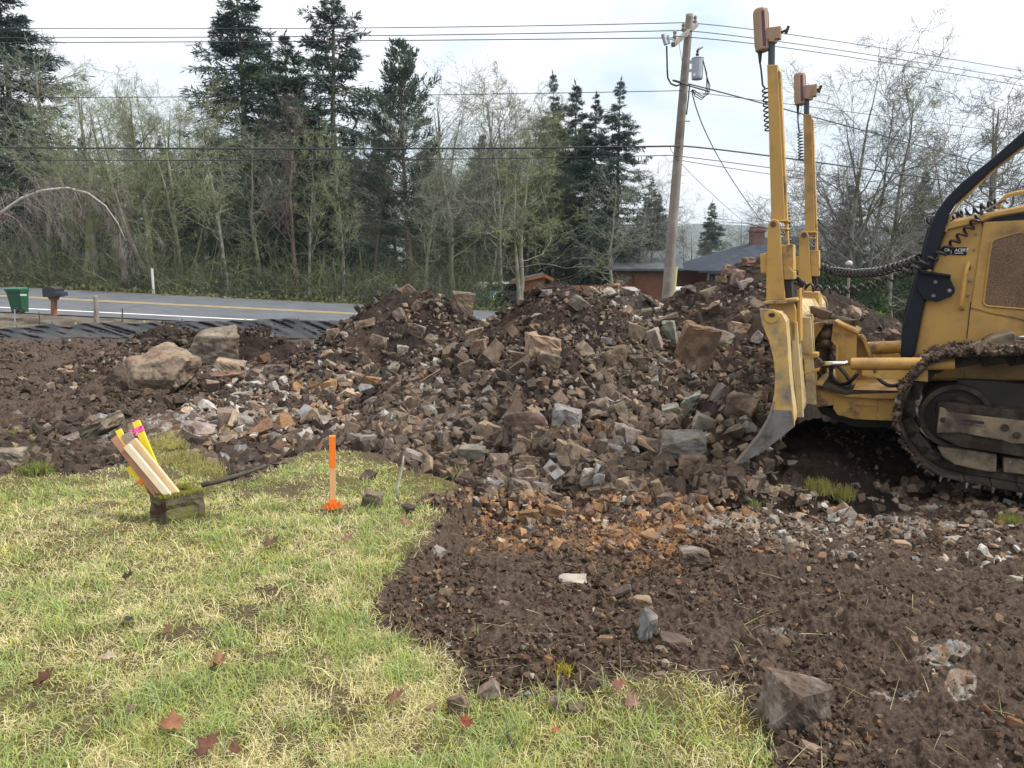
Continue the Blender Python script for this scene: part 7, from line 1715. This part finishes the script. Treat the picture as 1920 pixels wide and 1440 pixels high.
# ------------------------------------------------------------------ along the road: bin, mailbox, posts, silt fence
m_bin = simple('green_bin_plastic', (0.014, 0.082, 0.042), (0.011, 0.066, 0.033), 4, .45)
m_binlid = simple('green_lid_plastic', (0.028, 0.125, 0.072), (0.024, 0.11, 0.064), 4, .4)
YB = 28.0; bb = at(37, 589, YB); bz = land1(bb[0], YB)
k = YB / FPX
bn = thing('waste_bin', 'green wheeled waste bin standing on the road shoulder', 'waste bin', (bb[0], YB, bz))
H_ = (589 - 541) * k; z0 = bb[2]
def quad(w, d, z, dx=0): return [(bb[0] + dx - w, YB - d, z), (bb[0] + dx + w, YB - d, z), (bb[0] + dx + w, YB + d, z), (bb[0] + dx - w, YB + d, z)]
wb, wt = 10 * k, 13.5 * k
V = np.array(quad(wb, .19, z0 + .08, .03) + quad(wt * .97, .24, z0 + H_ * .84) + quad(wt * 1.04, .26, z0 + H_ * .85) + quad(wt * 1.04, .26, z0 + H_ * .95))
F = [[3, 2, 1, 0]] + [[i * 4 + j, i * 4 + (j + 1) % 4, i * 4 + 4 + (j + 1) % 4, i * 4 + 4 + j] for i in range(3) for j in range(4)] + [[12, 13, 14, 15]]
MB().add(V, F).build('bin_body', m_bin, bn, bevel=.02)
V = np.array(quad(wt * 1.10, .28, z0 + H_ * .952, -.02) + quad(wt * 1.10, .28, z0 + H_ * .985, -.02) + quad(wt * .9, .22, z0 + H_ * 1.04, -.02))
F = [[3, 2, 1, 0]] + [[i * 4 + j, i * 4 + (j + 1) % 4, i * 4 + 4 + (j + 1) % 4, i * 4 + 4 + j] for i in range(2) for j in range(4)] + [[8, 9, 10, 11]]
lid = MB().add(V, F).build('bin_lid', m_binlid, bn, bevel=.02); MB().tube([(bb[0] - wt * 1.1, YB + .1, z0 + H_ * .9), (bb[0] - wt * 1.28, YB + .1, z0 + H_ * .93), (bb[0] - wt * 1.28, YB - .2, z0 + H_ * .93)], .025, 8).build('lid_handle', m_bin, bn)
for px in (29, 41):
    c = at(px, 582, YB - .24); wh = MB().tube([c - (.0, .05, 0), c + (0, .05, 0)], 5.5 * k, 18).build('wheel', m_tyre, bn, bevel=.01); MB().tube([c - (.0, .06, 0), c - (0, .05, 0)], 2.6 * k, 12).build('hub', m_bin, wh)
q = at(44, 553, YB - .265); MB().box((q[0], YB - .270, q[2]), (6 * k, 0, 0), (0, .004, 0), (0, 0, 1.7 * k)).build('sticker', m_letter, bn)
m_mail = simple('black_mailbox', (0.022, 0.024, 0.030), (0.03, 0.032, 0.04), 5, .4)
m_mailb = simple('blue_black_box', (0.03, 0.04, 0.075), None, 5, .4)
m_rpost = simple('red_brown_post', (0.27, 0.115, 0.06), (0.21, 0.09, 0.05), 4, .8)
YM = 27.4; k = YM / FPX
ml = thing('mailbox', 'black mailbox with newspaper box on a red brown post by the road', 'mailbox', tuple(at(101, 588, YM)))
MB().beam(at(101, 592, YM), at(101.5, 554, YM), 8 * k, 8 * k).build('post', m_rpost, ml, bevel=.01)
c = at(100, 547, YM); w, h_ = 12 * k, 9.5 * k
arch = [(c[0] - w, c[2] - h_), (c[0] + w, c[2] - h_), (c[0] + w, c[2] + h_ * .45)] + [(c[0] + w * math.cos(a), c[2] + h_ * .45 + h_ * .55 * math.sin(a)) for a in np.linspace(.25, math.pi - .25, 8)] + [(c[0] - w, c[2] + h_ * .45)]
MB().prism(np.array([(x, YM - .28, z) for x, z in arch]), (0, .56, 0)).build('box', m_mail, ml, bevel=.01); MB().prism(np.array([(c[0] - 7 * k, YM - .15, c[2] - h_), (c[0] + 7 * k, YM - .15, c[2] - h_), (c[0] + 4 * k, YM - .15, c[2] - h_ - 6 * k), (c[0] - 4 * k, YM - .15, c[2] - h_ - 6 * k)]), (0, .3, 0)).build('bracket', m_rpost, ml)
c2 = at(114, 551, YM - .1); MB().box(c2, (7.5 * k, 0, 0), (0, .2, 0), (0, 0, 3.6 * k)).build('newspaper_box', m_mailb, ml, bevel=.012)
def post(name, label, cat, x, y0, y1, Y, w, mat, lean=0, round_=True):
    a, b_ = at(x, y0, Y), at(x + lean, y1, Y); e = a.copy()
    mb = MB(); kk = Y / FPX
    if round_: mb.tube([a - (0, 0, .2), a, (a + b_) / 2 + (.01, 0, 0), b_ - (0, 0, .03), b_], [w * kk * .55, w * kk * .55, w * kk * .5, w * kk * .46, w * kk * .3], 9)
    else: mb.beam(a - (0, 0, .2), b_, w * kk, w * kk, (0, 1, 0))
    return tag(mb.build(name, mat, None, bevel=.004), label, cat)
post('fence_post', 'weathered grey wooden post standing behind the black silt fence', 'post', 181, 606, 554, 25, 9, m_wood, -2)
post('marker_post', 'white roadside marker post in front of the wood', 'post', 288, 549, 503, 38, 3.2, m_letter, -3, False)
post('metal_stake', 'rusty thin stake between grey post and dirt mound', 'stake', 229, 604, 577, 25.2, 2.4, m_greasy, 0)
post('metal_stake', 'rusty thin stake left of the grey wooden post', 'stake', 74, 611, 584, 25.2, 2.0, m_greasy, -1)
post('valve_pipe', 'short pale standpipe beside the waste bin', 'pipe', 27, 594, 580, 27, 2.4, m_metal, 0)
# silt fence
m_silt, nt, b = mat_new('black_plastic_sheet')
b.inputs['Base Color'].default_value = (0.012, 0.013, 0.016, 1); b.inputs['Roughness'].default_value = .16; b.inputs['Specular IOR Level'].default_value = 1.0
FY = 24.0
top = [(-260, 622), (-80, 617), (0, 616), (30, 613), (60, 612), (98, 606), (112, 611), (130, 613), (146, 607), (190, 606), (270, 605), (342, 601), (346, 603), (400, 602), (460, 600), (530, 597), (600, 600), (680, 604), (760, 608)]
bot = [(-260, 652), (-80, 645), (0, 643), (20, 646), (40, 640), (75, 638), (140, 632), (200, 633), (270, 633), (342, 631), (430, 632), (530, 634), (600, 636), (680, 640), (760, 644)]
xs = np.arange(-255, 755, 1.6); nv = 12
tz = np.array([at(x, np.interp(x, *zip(*top)), FY)[2] for x in xs]); bz_ = np.array([at(x, np.interp(x, *zip(*bot)), FY)[2] for x in xs]); X = np.array([at(x, 610, FY)[0] for x in xs])
u = np.linspace(0, 1, nv); XX = np.repeat(X[:, None], nv, 1); ZZ = bz_[:, None] * (1 - u) + tz[:, None] * u
stx = np.array([at(x, 610, FY)[0] for x in (-60, 32, 98, 142, 270, 342, 460, 560, 660)]); dn = np.min(np.abs(X[:, None] - stx[None]), 1)[:, None]
sl = XX + (u[None] - .5) * 1.6; fold = .05 * np.sin(sl * 9 + 3 * vnoise(sl * 1.1, XX * .3, None, 501)) + .06 * vnoise(sl * 3.1, ZZ * 1.5 + XX * .2, None, 502) + .03 * vnoise(XX * 9, ZZ * 5, None, 503)
YY = FY + fold * (np.sin(np.pi * np.clip(u, .05, .95)) ** .5)[None] * np.clip(dn * 2.2, .15, 1) - .22 * (1 - u[None]) ** 2
ZZ = ZZ + .02 * vnoise(XX * 4, u[None] * 2 + 0 * XX, None, 505) * u[None]
i = np.arange(XX.size).reshape(XX.shape); sf = thing('silt_fence', 'black plastic silt fence sagging along the road side of the plot', 'silt fence', (float(X.mean()), FY, float(bz_.mean())))
so = mobj('fabric', np.stack([XX, YY, ZZ], -1).reshape(-1, 3), np.stack([i[:-1, :-1], i[1:, :-1], i[1:, 1:], i[:-1, 1:]], -1).reshape(-1, 4), m_silt, parent=sf, smooth=True)
mo = so.modifiers.new('thick', 'SOLIDIFY'); mo.thickness = .006
for px in (32, 98, 142, 270, 342, 460, 560):
    y = np.interp(px, *zip(*top)); MB().beam(at(px, y + 34, FY + .1), at(px, y - 3.5, FY + .1), .05, .035).build('stake', m_ywood if px in (142, 460, 270) else m_wood, sf, bevel=.003)

# ------------------------------------------------------------------ on the lawn
m_pine = simple('fresh_sawn_pine', (0.62, 0.46, 0.27), (0.52, 0.35, 0.19), 6, .6, bmp=.1)
nt = m_pine.node_tree; mp = nd(nt, 'ShaderNodeMapping'); mp.inputs['Scale'].default_value = (8, 8, .8)
m_stk = simple('orange_tinted_pine', (0.66, 0.36, 0.17), (0.58, 0.30, 0.13), 7, .6, bmp=.1)
m_pink = simple('pinkish_cedar_lath', (0.46, 0.24, 0.15), (0.38, 0.18, 0.11), 9, .7, bmp=.1)
m_lathw = simple('pale_lath', (0.70, 0.60, 0.44), (0.62, 0.51, 0.36), 8, .6, bmp=.1)
m_lathy = simple('yellow_painted_lath', (0.75, 0.58, 0.03), (0.68, 0.52, 0.03), 6, .45)
m_greyend = simple('weathered_lath', (0.30, 0.24, 0.21), (0.24, 0.19, 0.17), 6, .8)
m_hotpink = simple('pink_flagging', (0.75, 0.12, 0.32), (0.68, 0.10, 0.28), 10, .5)
m_orangep = simple('fluorescent_orange_paint', (0.85, 0.20, 0.02), (0.78, 0.17, 0.015), 8, .5)
m_block = simple('mossy_concrete', (0.070, 0.060, 0.040), (0.115, 0.098, 0.062), 14, .95, bmp=.7, dirt=(0.10, 0.098, 0.020), dscale=9, dlo=.45, dhi=.6)
m_moss = attr_mat('moss', rough=.9, var=.3, scale=30, bmp=.8, bdist=.01, spec=.1)
# hollow concrete block used as a stake holder
G0 = hit([320], [985])[0]; ang = R(24); bu = np.array([math.cos(ang), math.sin(ang), 0]); bv = np.array([-math.sin(ang), math.cos(ang), 0])
Fl = at_z(300, 985, 0.0); 
cA, cB_, cC = at_z(284, 973, 0), at_z(313, 986, 0), at_z(384, 971, 0)
cD = cA + (cC - cB_)
ex = (cC - cB_); Lx = np.linalg.norm(ex); ex /= Lx; ey = (cA - cB_); Ly = max(np.linalg.norm(ey), .20); ey /= np.linalg.norm(ey)
hb = 0.185; bl = thing('concrete_block', 'mossy hollow concrete block holding survey stakes on the lawn', 'block', tuple(cB_ + ex * Lx / 2 + ey * Ly / 2))
mb = MB(); tw_ = .035
o = cB_ - (0, 0, .02)
def wallbox(p, dx, dy, h): mb.box(p + ex * dx / 2 + ey * dy / 2 + np.array([0, 0, h / 2]), ex * dx / 2, ey * dy / 2, (0, 0, h / 2))
n_u, n_v = 14, 8
def rough_block():
    bm = bmesh.new()
    for (p, dx, dy) in ((o, Lx, tw_), (o + ey * (Ly - tw_), Lx, tw_), (o + ey * tw_ * .98, tw_, Ly - 2 * tw_ * .98), (o + ex * (Lx - tw_) + ey * tw_ * .98, tw_, Ly - 2 * tw_ * .98)):
        r = bmesh.ops.create_cube(bm, size=1)
        M = Matrix([[*(ex * dx)], [*(ey * dy)], [0, 0, hb + .02]]).transposed(); c = p + ex * dx / 2 + ey * dy / 2 + np.array([0, 0, (hb + .02) / 2])
        for v in r['verts']: v.co = Vector(M @ v.co) + Vector(c)
    bmesh.ops.subdivide_edges(bm, edges=bm.edges, cuts=6, use_grid_fill=True)
    bm.normal_update()
    for v in bm.verts:
        c = v.co; d_ = .010 * float(fbm(np.array([c.x * 22]), np.array([c.y * 22]), np.array([c.z * 22]), 601, 3)[0]); tz_ = (c.z - o[2]) / hb
        v.co = c + v.normal * d_ + Vector((0, 0, -.018 * max(0, float(vnoise(np.array([c.x * 13]), np.array([c.y * 13]), None, 602)[0])) if tz_ > .9 else 0))
    bm.verts.index_update(); V = np.array([v.co[:] for v in bm.verts]); F = [[v.index for v in f.verts] for f in bm.faces]; bm.free(); return V, F
V, F = rough_block(); mobj('block_body', V, F, m_block, parent=bl)
rs = np.random.RandomState(9)
def tufts(P, n, h, cset, rs, w=.004, lean=.5, rad=.03):
    ii = rs.randint(0, len(P), n); Q = P[ii] + rs.normal(scale=rad, size=(n, 3)) * (1, 1, .2); c = np.array(cset)[rs.randint(0, len(cset), n)] * rs.uniform(.7, 1.2, (n, 1))
    return blades(Q[:, 0], Q[:, 1], Q[:, 2], rs.uniform(.5, 1.3, n) * h, np.full(n, w), np.abs(rs.normal(scale=lean, size=n)), c, rs)
rimp = np.concatenate([[o + ex * t * Lx + ey * (tw_ / 2 if s == 0 else Ly - tw_ / 2) + np.array([0, 0, hb + .012]) for t in np.linspace(.02, .98, 40)] for s in (0, 1)] + [[o + ey * t * Ly + ex * (tw_ / 2 if s == 0 else Lx - tw_ / 2) + np.array([0, 0, hb + .012]) for t in np.linspace(.05, .95, 20)] for s in (0, 1)])
V, F, C = tufts(rimp, 5200, .016, [(.34, .32, .045), (.26, .26, .05), (.40, .36, .06), (.18, .19, .05)], rs, .004, .6, .014); mo_ = mobj('rim_moss', V, F, m_grass, parent=bl, col=C); mo_['kind'] = 'stuff'
# stakes standing in the block: (foot px, top px, width px, thickness m, colour, label, extras)
YS = (cB_[1] + Ly * .5)
def stake(p0, p1, wpx, mat, label, dy0=0, dy1=0, thick=.012, tip=None, flag=None, name='survey_stake'):
    Y0 = YS + dy0; Y1 = YS + dy1; a, b_ = at(*p0, Y0), at(*p1, Y1); e = thing(name, label, 'stake', tuple(a)); d = (b_ - a) / np.linalg.norm(b_ - a); view = (a - CAMP); view /= np.linalg.norm(view)
    wv = np.cross(d, view); wv /= np.linalg.norm(wv); nv_ = np.cross(wv, d); w = wpx * Y1 / FPX
    side = wv * math.cos(.35) + nv_ * math.sin(.35)
    mb = MB().beam(a, b_, w, thick, side)
    mb.build('lath', mat, e, bevel=.0015)
    if tip: ttb = b_ - d * tip[1]; MB().beam(ttb, b_ + d * .001, w + .003, thick + .003, side).build('painted_end', tip[0], e, bevel=.0015)
    if flag is not None:
        c = b_ - d * flag; MB().beam(c - d * .018, c + d * .018, w + .006, thick + .006, side).build('flagging_tape', m_hotpink if flag < .1 else m_orangep, e, bevel=.002)
        rsf = np.random.RandomState(int(p1[0]))
        if flag < .1:
            for q in range(5):
                tp = c + rsf.normal(scale=.03, size=3) + (-.012, -.02, -.01); MB().prism(np.array([c, c + wv * .012, tp + wv * .012, tp]), nv_ * .0015).build('flagging_tail', m_hotpink, e)
    return e
stake((278, 922), (222, 806), 11, m_lathy, 'yellow topped stake at the back of the bunch in the block', .04, .10, .02, None)
stake((268, 905), (240, 876), 11, m_lathy, 'short yellow stake with orange tape sticking out low on the block', -.02, -.02, .016, None, .12)
stake((290, 928), (238, 812), 18, m_greyend, 'grey ended stake half hidden in the bunch', .03, .08, .02)
stake((311, 925), (255, 790), 13, m_lathy, 'tall bright yellow stake with pink flagging near its top', .05, .11, .022, None, .055)
stake((297, 930), (214, 820), 14, m_pink, 'pinkish cedar lath leaning furthest in the block', -.03, -.03, .012)
stake((305, 933), (232, 836), 8, m_pink, 'second pinkish lath tucked beside the pale ones', -.05, -.02, .010)
stake((330, 932), (246, 828), 22, m_pine, 'wide fresh pine stake with a knot in the front of the bunch', -.02, .03, .034)
stake((322, 936), (238, 836), 12, m_lathw, 'pale whitish lath at the very front of the bunch', -.06, -.04, .03)
# hub stake with orange paint
stk = thing('survey_stake', 'upright wooden stake with orange painted top on the lawn', 'stake', tuple(at_z(625, 950, 0)))
q0 = at_z(625, 950, 0); Yk = q0[1]; kk = Yk / FPX
MB().beam(at(624, 953, Yk), at(623, 820, Yk), .038, .036, (1, .25, 0)).build('stake_body', m_stk, stk, bevel=.002)
MB().beam(at(623.4, 875, Yk), at(623, 817, Yk), .041, .039, (1, .25, 0)).build('painted_top', m_orangep, stk, bevel=.002)
MB().beam(at(624.4, 952, Yk), at(624, 934, Yk), .041, .039, (1, .25, 0)).build('painted_foot', m_orangep, stk, bevel=.002)
V, F, C = tufts(np.array([q0]), 420, .032, [(.85, .22, .02), (.8, .26, .05)], rs, .004, .9, .028); og = mobj('painted_grass', V, F, m_grass, parent=stk, col=C); og['kind'] = 'stuff'
# moss and sod clump behind the block
cl = at_z(335, 862, 0); cl_o = thing('moss_clump', 'yellow green mossy sod clump heaped behind the concrete block', 'moss', (cl[0], cl[1], 0))
pts = [(300, 838, .20), (322, 828, .22), (345, 862, .14), (375, 880, .12), (325, 868, .16), (392, 892, .09)]
Vs, Fs, Cs, off, allP = [], [], [], 0, []
for (px, py, r) in pts:
    r *= .78; q = hit([px], [py])[0] - (0, 0, .02); D, F_ = ICO[4]; dd = 1 + .42 * fbm(D[:, 0] * 1.6 + px, D[:, 1] * 1.6, D[:, 2] * 1.6, 701, 3) + .12 * fbm(D[:, 0] * 7, D[:, 1] * 7 + px, D[:, 2] * 7, 702, 2)
    V = q + D * dd[:, None] * (r * 1.25, r * 1.1, r * .42); n = fbm(D[:, 0] * 4 + px, D[:, 1] * 4, D[:, 2] * 4, 703, 3)[:, None]
    Cc = np.where(n > .25, np.array([[.05, .035, .025]]), np.array([[.22, .20, .05]])) * (1 + .3 * n); Vs.append(V); Fs.append(F_ + off); Cs.append(Cc); off += len(V); allP.append(V[(D[:, 2] > .05) & (n[:, 0] < .3)])
mobj('mossy_sod_foliage', np.concatenate(Vs), np.concatenate(Fs), m_moss, parent=cl_o, col=np.concatenate(Cs), smooth=True)
V, F, C = tufts(np.concatenate(allP), 9000, .05, [(.42, .37, .12), (.30, .30, .08), (.2, .2, .07), (.42, .34, .18)], rs, .0045, .9, .03); g_ = mobj('moss_tuft', V, F, m_grass, parent=cl_o, col=C); g_['kind'] = 'stuff'
# dark fallen branch, twigs
m_branch = simple('dark_wet_branch', (0.035, 0.028, 0.022), (0.06, 0.048, 0.036), 20, .8, bmp=.4)
g = [at_z(x, y, z) for x, y, z in ((378, 910, .03), (410, 902, .04), (440, 893, .045), (475, 882, .05), (505, 872, .045))]
V, F = tube_mesh(g, [.018, .02, .017, .014, .009], 8); tag(mobj('fallen_branch', V, F, m_branch, smooth=True), 'dark wet branch lying at the back edge of the lawn', 'branch')
m_twigl = simple('lichen_twig', (0.36, 0.34, 0.27), (0.26, 0.24, 0.19), 15, .8)
g = [at_z(746, 936, .02)] + [at(x, y, at_z(746, 936, .02)[1] + d) for x, y, d in ((745, 915, .02), (750, 895, .04), (755, 870, .05), (757, 855, .05))]
V, F = tube_mesh(g, [.009, .010, .009, .007, .005], 7); tag(mobj('twig', V, F, m_twigl, smooth=True), 'pale lichen twig stuck upright at the edge of the cut', 'twig')
g = [at_z(948, 1368, .03), at_z(955, 1385, .04), at_z(962, 1402, .03)]
V, F = tube_mesh(g, [.006, .006, .004], 6); tag(mobj('twig', V, F, m_branch, smooth=True), 'short black twig lying in thin grass by the near mud', 'twig')
# fallen maple leaves
m_leaf = attr_mat('dry_leaf', rough=.75, var=.25, scale=30, bmp=.3, bdist=.003, spec=.2)
def maple_leaf(px, py, wpx, c, label, yaw, curl, k=0):
    q = at_z(px, py, 0.03); sc_ = wpx * q[1] / FPX / 2 * 1.3; rl = np.random.RandomState(int(px))
    lob = [(0, -.55), (.12, -.25), (.55, -.42), (.50, -.15), (.98, .10), (.62, .18), (.70, .55), (.36, .42), (.22, .62), (.0, 1.05), (-.22, .62), (-.36, .42), (-.70, .55), (-.62, .18), (-.98, .10), (-.50, -.15), (-.55, -.42), (-.12, -.25)]
    P2 = np.array(lob) + rl.normal(scale=.05, size=(len(lob), 2)); n = len(P2); rings = 5
    V = [(0, 0)]; 
    for r in range(1, rings + 1): V += list(P2 * r / rings)
    V = np.array(V); F = [[0, 1 + i, 1 + (i + 1) % n] for i in range(n)]
    for r in range(rings - 1):
        for i in range(n): a = 1 + r * n + i; b_ = 1 + r * n + (i + 1) % n; F.append([a, a + n, b_ + n, b_])
    r2 = (V ** 2).sum(1); an = np.arctan2(V[:, 1], V[:, 0])
    z = curl * (.45 * r2 + .22 * np.cos(5 * an + 1.1 * k) * r2) + .05 * vnoise(V[:, 0] * 3 + px, V[:, 1] * 3, None, 801)
    cy, sy = math.cos(yaw), math.sin(yaw); W = np.stack([V[:, 0] * cy - V[:, 1] * sy, V[:, 0] * sy + V[:, 1] * cy, z], -1) * sc_
    til = rl.uniform(-.35, .35); W[:, 2] += W[:, 0] * til + W[:, 1] * rl.uniform(.1, .5); W[:, 2] -= W[:, 2].min()
    zb = land_z(np.array([q[0]]), np.array([q[1]]))[0]
    o = mobj('maple_leaf', W + np.array([q[0], q[1], zb + .038]), [np.array([f for f in F if len(f) == 3]), np.array([f for f in F if len(f) == 4])], m_leaf, col=((np.asarray(c) * .48 + .14 * np.mean(c)) * (1, .88, .74))[None] * (1 + .25 * fbm(V[:, 0] * 2, V[:, 1] * 2, None, 802, 2))[:, None], smooth=True)
    md = o.modifiers.new('thick', 'SOLIDIFY'); md.thickness = .0012
    return tag(o, label, 'leaf')
LEAVES = [(323, 1375, 48, (.34, .15, .07), 'crisp orange brown maple leaf on the near lawn', .3, .5), (392, 1418, 52, (.20, .085, .06), 'dark reddish maple leaf lying flat at the picture bottom', 1.0, .25),
 (88, 1288, 52, (.12, .05, .035), 'dark curled maroon leaf in the grass far from the block', 2.0, .9), (412, 1255, 44, (.30, .155, .085), 'rolled tan brown leaf standing on edge in the lawn', 1.6, 1.5), (507, 1022, 32, (.17, .10, .07), 'curled brown leaf beyond the concrete block', .7, 1.2),
 (742, 1312, 34, (.25, .12, .085), 'pale brown leaf beside a dark hole in the turf', .2, .5), (876, 1358, 32, (.27, .06, .025), 'bright rust red leaf under the brown split stone', 2.6, .7), (1160, 1297, 28, (.24, .10, .085), 'reddish leaf at the mud border', 1.2, .6),
 (1186, 1330, 32, (.28, .17, .15), 'pinkish grey leaf in thin grass below the reddish one', .4, .5), (1042, 1372, 18, (.42, .14, .05), 'small orange leaf in the thin near grass', .1, .4), (445, 1415, 26, (.17, .07, .045), 'small brown leaf right of the dark reddish one', 2.2, .8),
 (205, 1246, 30, (.46, .40, .35), 'pale whitish leaf lying in the lawn', .5, .3), (243, 1172, 20, (.045, .045, .05), 'small blackish leaf scrap in the lawn', .9, .4), (248, 1342, 18, (.20, .13, .13), 'small purplish leaf near the crisp orange brown one', 2.2, .7),
 (240, 1090, 20, (.05, .035, .028), 'tiny dark curled leaf in the middle of the lawn', .9, .9), (318, 1198, 26, (.20, .11, .065), 'crumpled brown leaf in the middle of the lawn', 1.9, 1.0), (652, 1012, 22, (.30, .17, .14), 'pinkish leaf on the lawn below the orange stake', .6, .6),
 (762, 978, 20, (.32, .17, .13), 'pink brown leaf below the round dark stone', 2.6, .7), (305, 958, 34, (.10, .055, .045), 'dark dead leaf hanging on the front of the block', 1.0, .8), (1275, 700 + 360, 16, (.2, .1, .06), 'small brown leaf on the mud near the dark brown block', 1.2, .6)]
for k, a in enumerate(LEAVES):
    o = maple_leaf(a[0], a[1], a[2], a[3], a[4], a[5], a[6], k)
    if 'hanging' in a[4]:
        q = at(303, 955, cB_[1] - .02); o.location = tuple(q); o.rotation_euler = (R(80), R(10), 0)
# tufts of torn turf by the bulldozer and on the banks
def turf_clump(px, py, wpx, n, label, cset=((.40, .38, .10), (.28, .32, .08), (.45, .40, .18)), h=.10):
    q = hit([px], [py])[0]; w = wpx * q[1] / FPX / 2; e = thing('grass_clump', label, 'grass clump', tuple(q)); rl = np.random.RandomState(px)
    D, F_ = ICO[3]; dd = 1 + .3 * fbm(D[:, 0] * 2 + px, D[:, 1] * 2, D[:, 2] * 2, 711, 3); V = q + D * dd[:, None] * (w * .8, w * .6, w * .32)
    mobj('sod', V, F_, m_moss, parent=e, col=np.array([.05, .036, .026]) * np.ones((len(V), 1)), smooth=True)
    T = V[D[:, 2] > .1]; V, F, C = tufts(T, n, h, cset, rl, .005, .7, .02); g_ = mobj('tuft', V, F, m_grass, parent=e, col=C); g_['kind'] = 'stuff'
turf_clump(1535, 926, 56, 900, 'yellow green turf clump in the mud between blade and track'); turf_clump(1580, 938, 44, 500, 'lower grass clump touching the yellow green one before the track')
turf_clump(1408, 952, 30, 320, 'small green grass clump in front of the blade tip', ((.20, .25, .08), (.26, .3, .1)), .06)
turf_clump(1742, 890, 26, 260, 'small dark green clump caught under the track front', ((.08, .16, .07), (.12, .2, .09)), .06)
turf_clump(1890, 985, 44, 420, 'green clump on the mud below the track by the border', ((.25, .28, .07), (.35, .33, .1)), .07)
turf_clump(65, 890, 60, 700, 'dark mossy turf clump at the lawn back edge near the tan block', ((.18, .22, .06), (.12, .17, .05), (.3, .29, .08)), .07)
turf_clump(25, 822, 44, 420, 'mossy clump in the mud behind the lawn', ((.30, .31, .07), (.2, .22, .06)), .06)
turf_clump(868, 893, 40, 380, 'overhanging turf flap on top of the cut bank', ((.40, .36, .13), (.28, .30, .09)), .08)
turf_clump(1058, 1262, 30, 260, 'yellow moss clump lying on the trampled mud', ((.45, .36, .06), (.36, .3, .05)), .03)

# ------------------------------------------------------------------ air
if HAZE:
    mh = bpy.data.materials.new('haze_air'); mh.use_nodes = True; nt = mh.node_tree; nt.nodes.clear()
    out = nt.nodes.new('ShaderNodeOutputMaterial'); pv = nt.nodes.new('ShaderNodeVolumePrincipled')
    pv.inputs['Color'].default_value = (0.74, 0.87, 1.0, 1); pv.inputs['Density'].default_value = 0.0003; pv.inputs['Anisotropy'].default_value = 0.0
    nt.links.new(pv.outputs[0], out.inputs['Volume'])
    hz = MB().box((0, 0, 55), (4300, 0, 0), (0, 4300, 0), (0, 0, 85)).build('haze', mh, org=(0, 0, 0)); tag(hz, kind='stuff')

for k, P_ in enumerate(([(1556, 668, .62), (1575, 690, .5), (1592, 712, .45), (1585, 728, .42)], [(1608, 700, .3), (1590, 716, .35), (1575, 722, .45), (1560, 706, .6), (1556, 680, .7)], [(1640, 700, .5), (1665, 722, .45), (1692, 716, .5)])):
    A = np.array([BF.P(*q) for q in P_]); t = np.linspace(0, 1, 24); kk_ = np.linspace(0, 1, len(A)); deg = min(3, len(A) - 1)
    C_ = np.stack([np.polyval(np.polyfit(kk_, A[:, i], deg), t) for i in range(3)], -1)
    V, F = tube_mesh(C_, .017, 8); mobj('hydraulic_hose', V, F, m_rubber, parent=dozer, smooth=True)
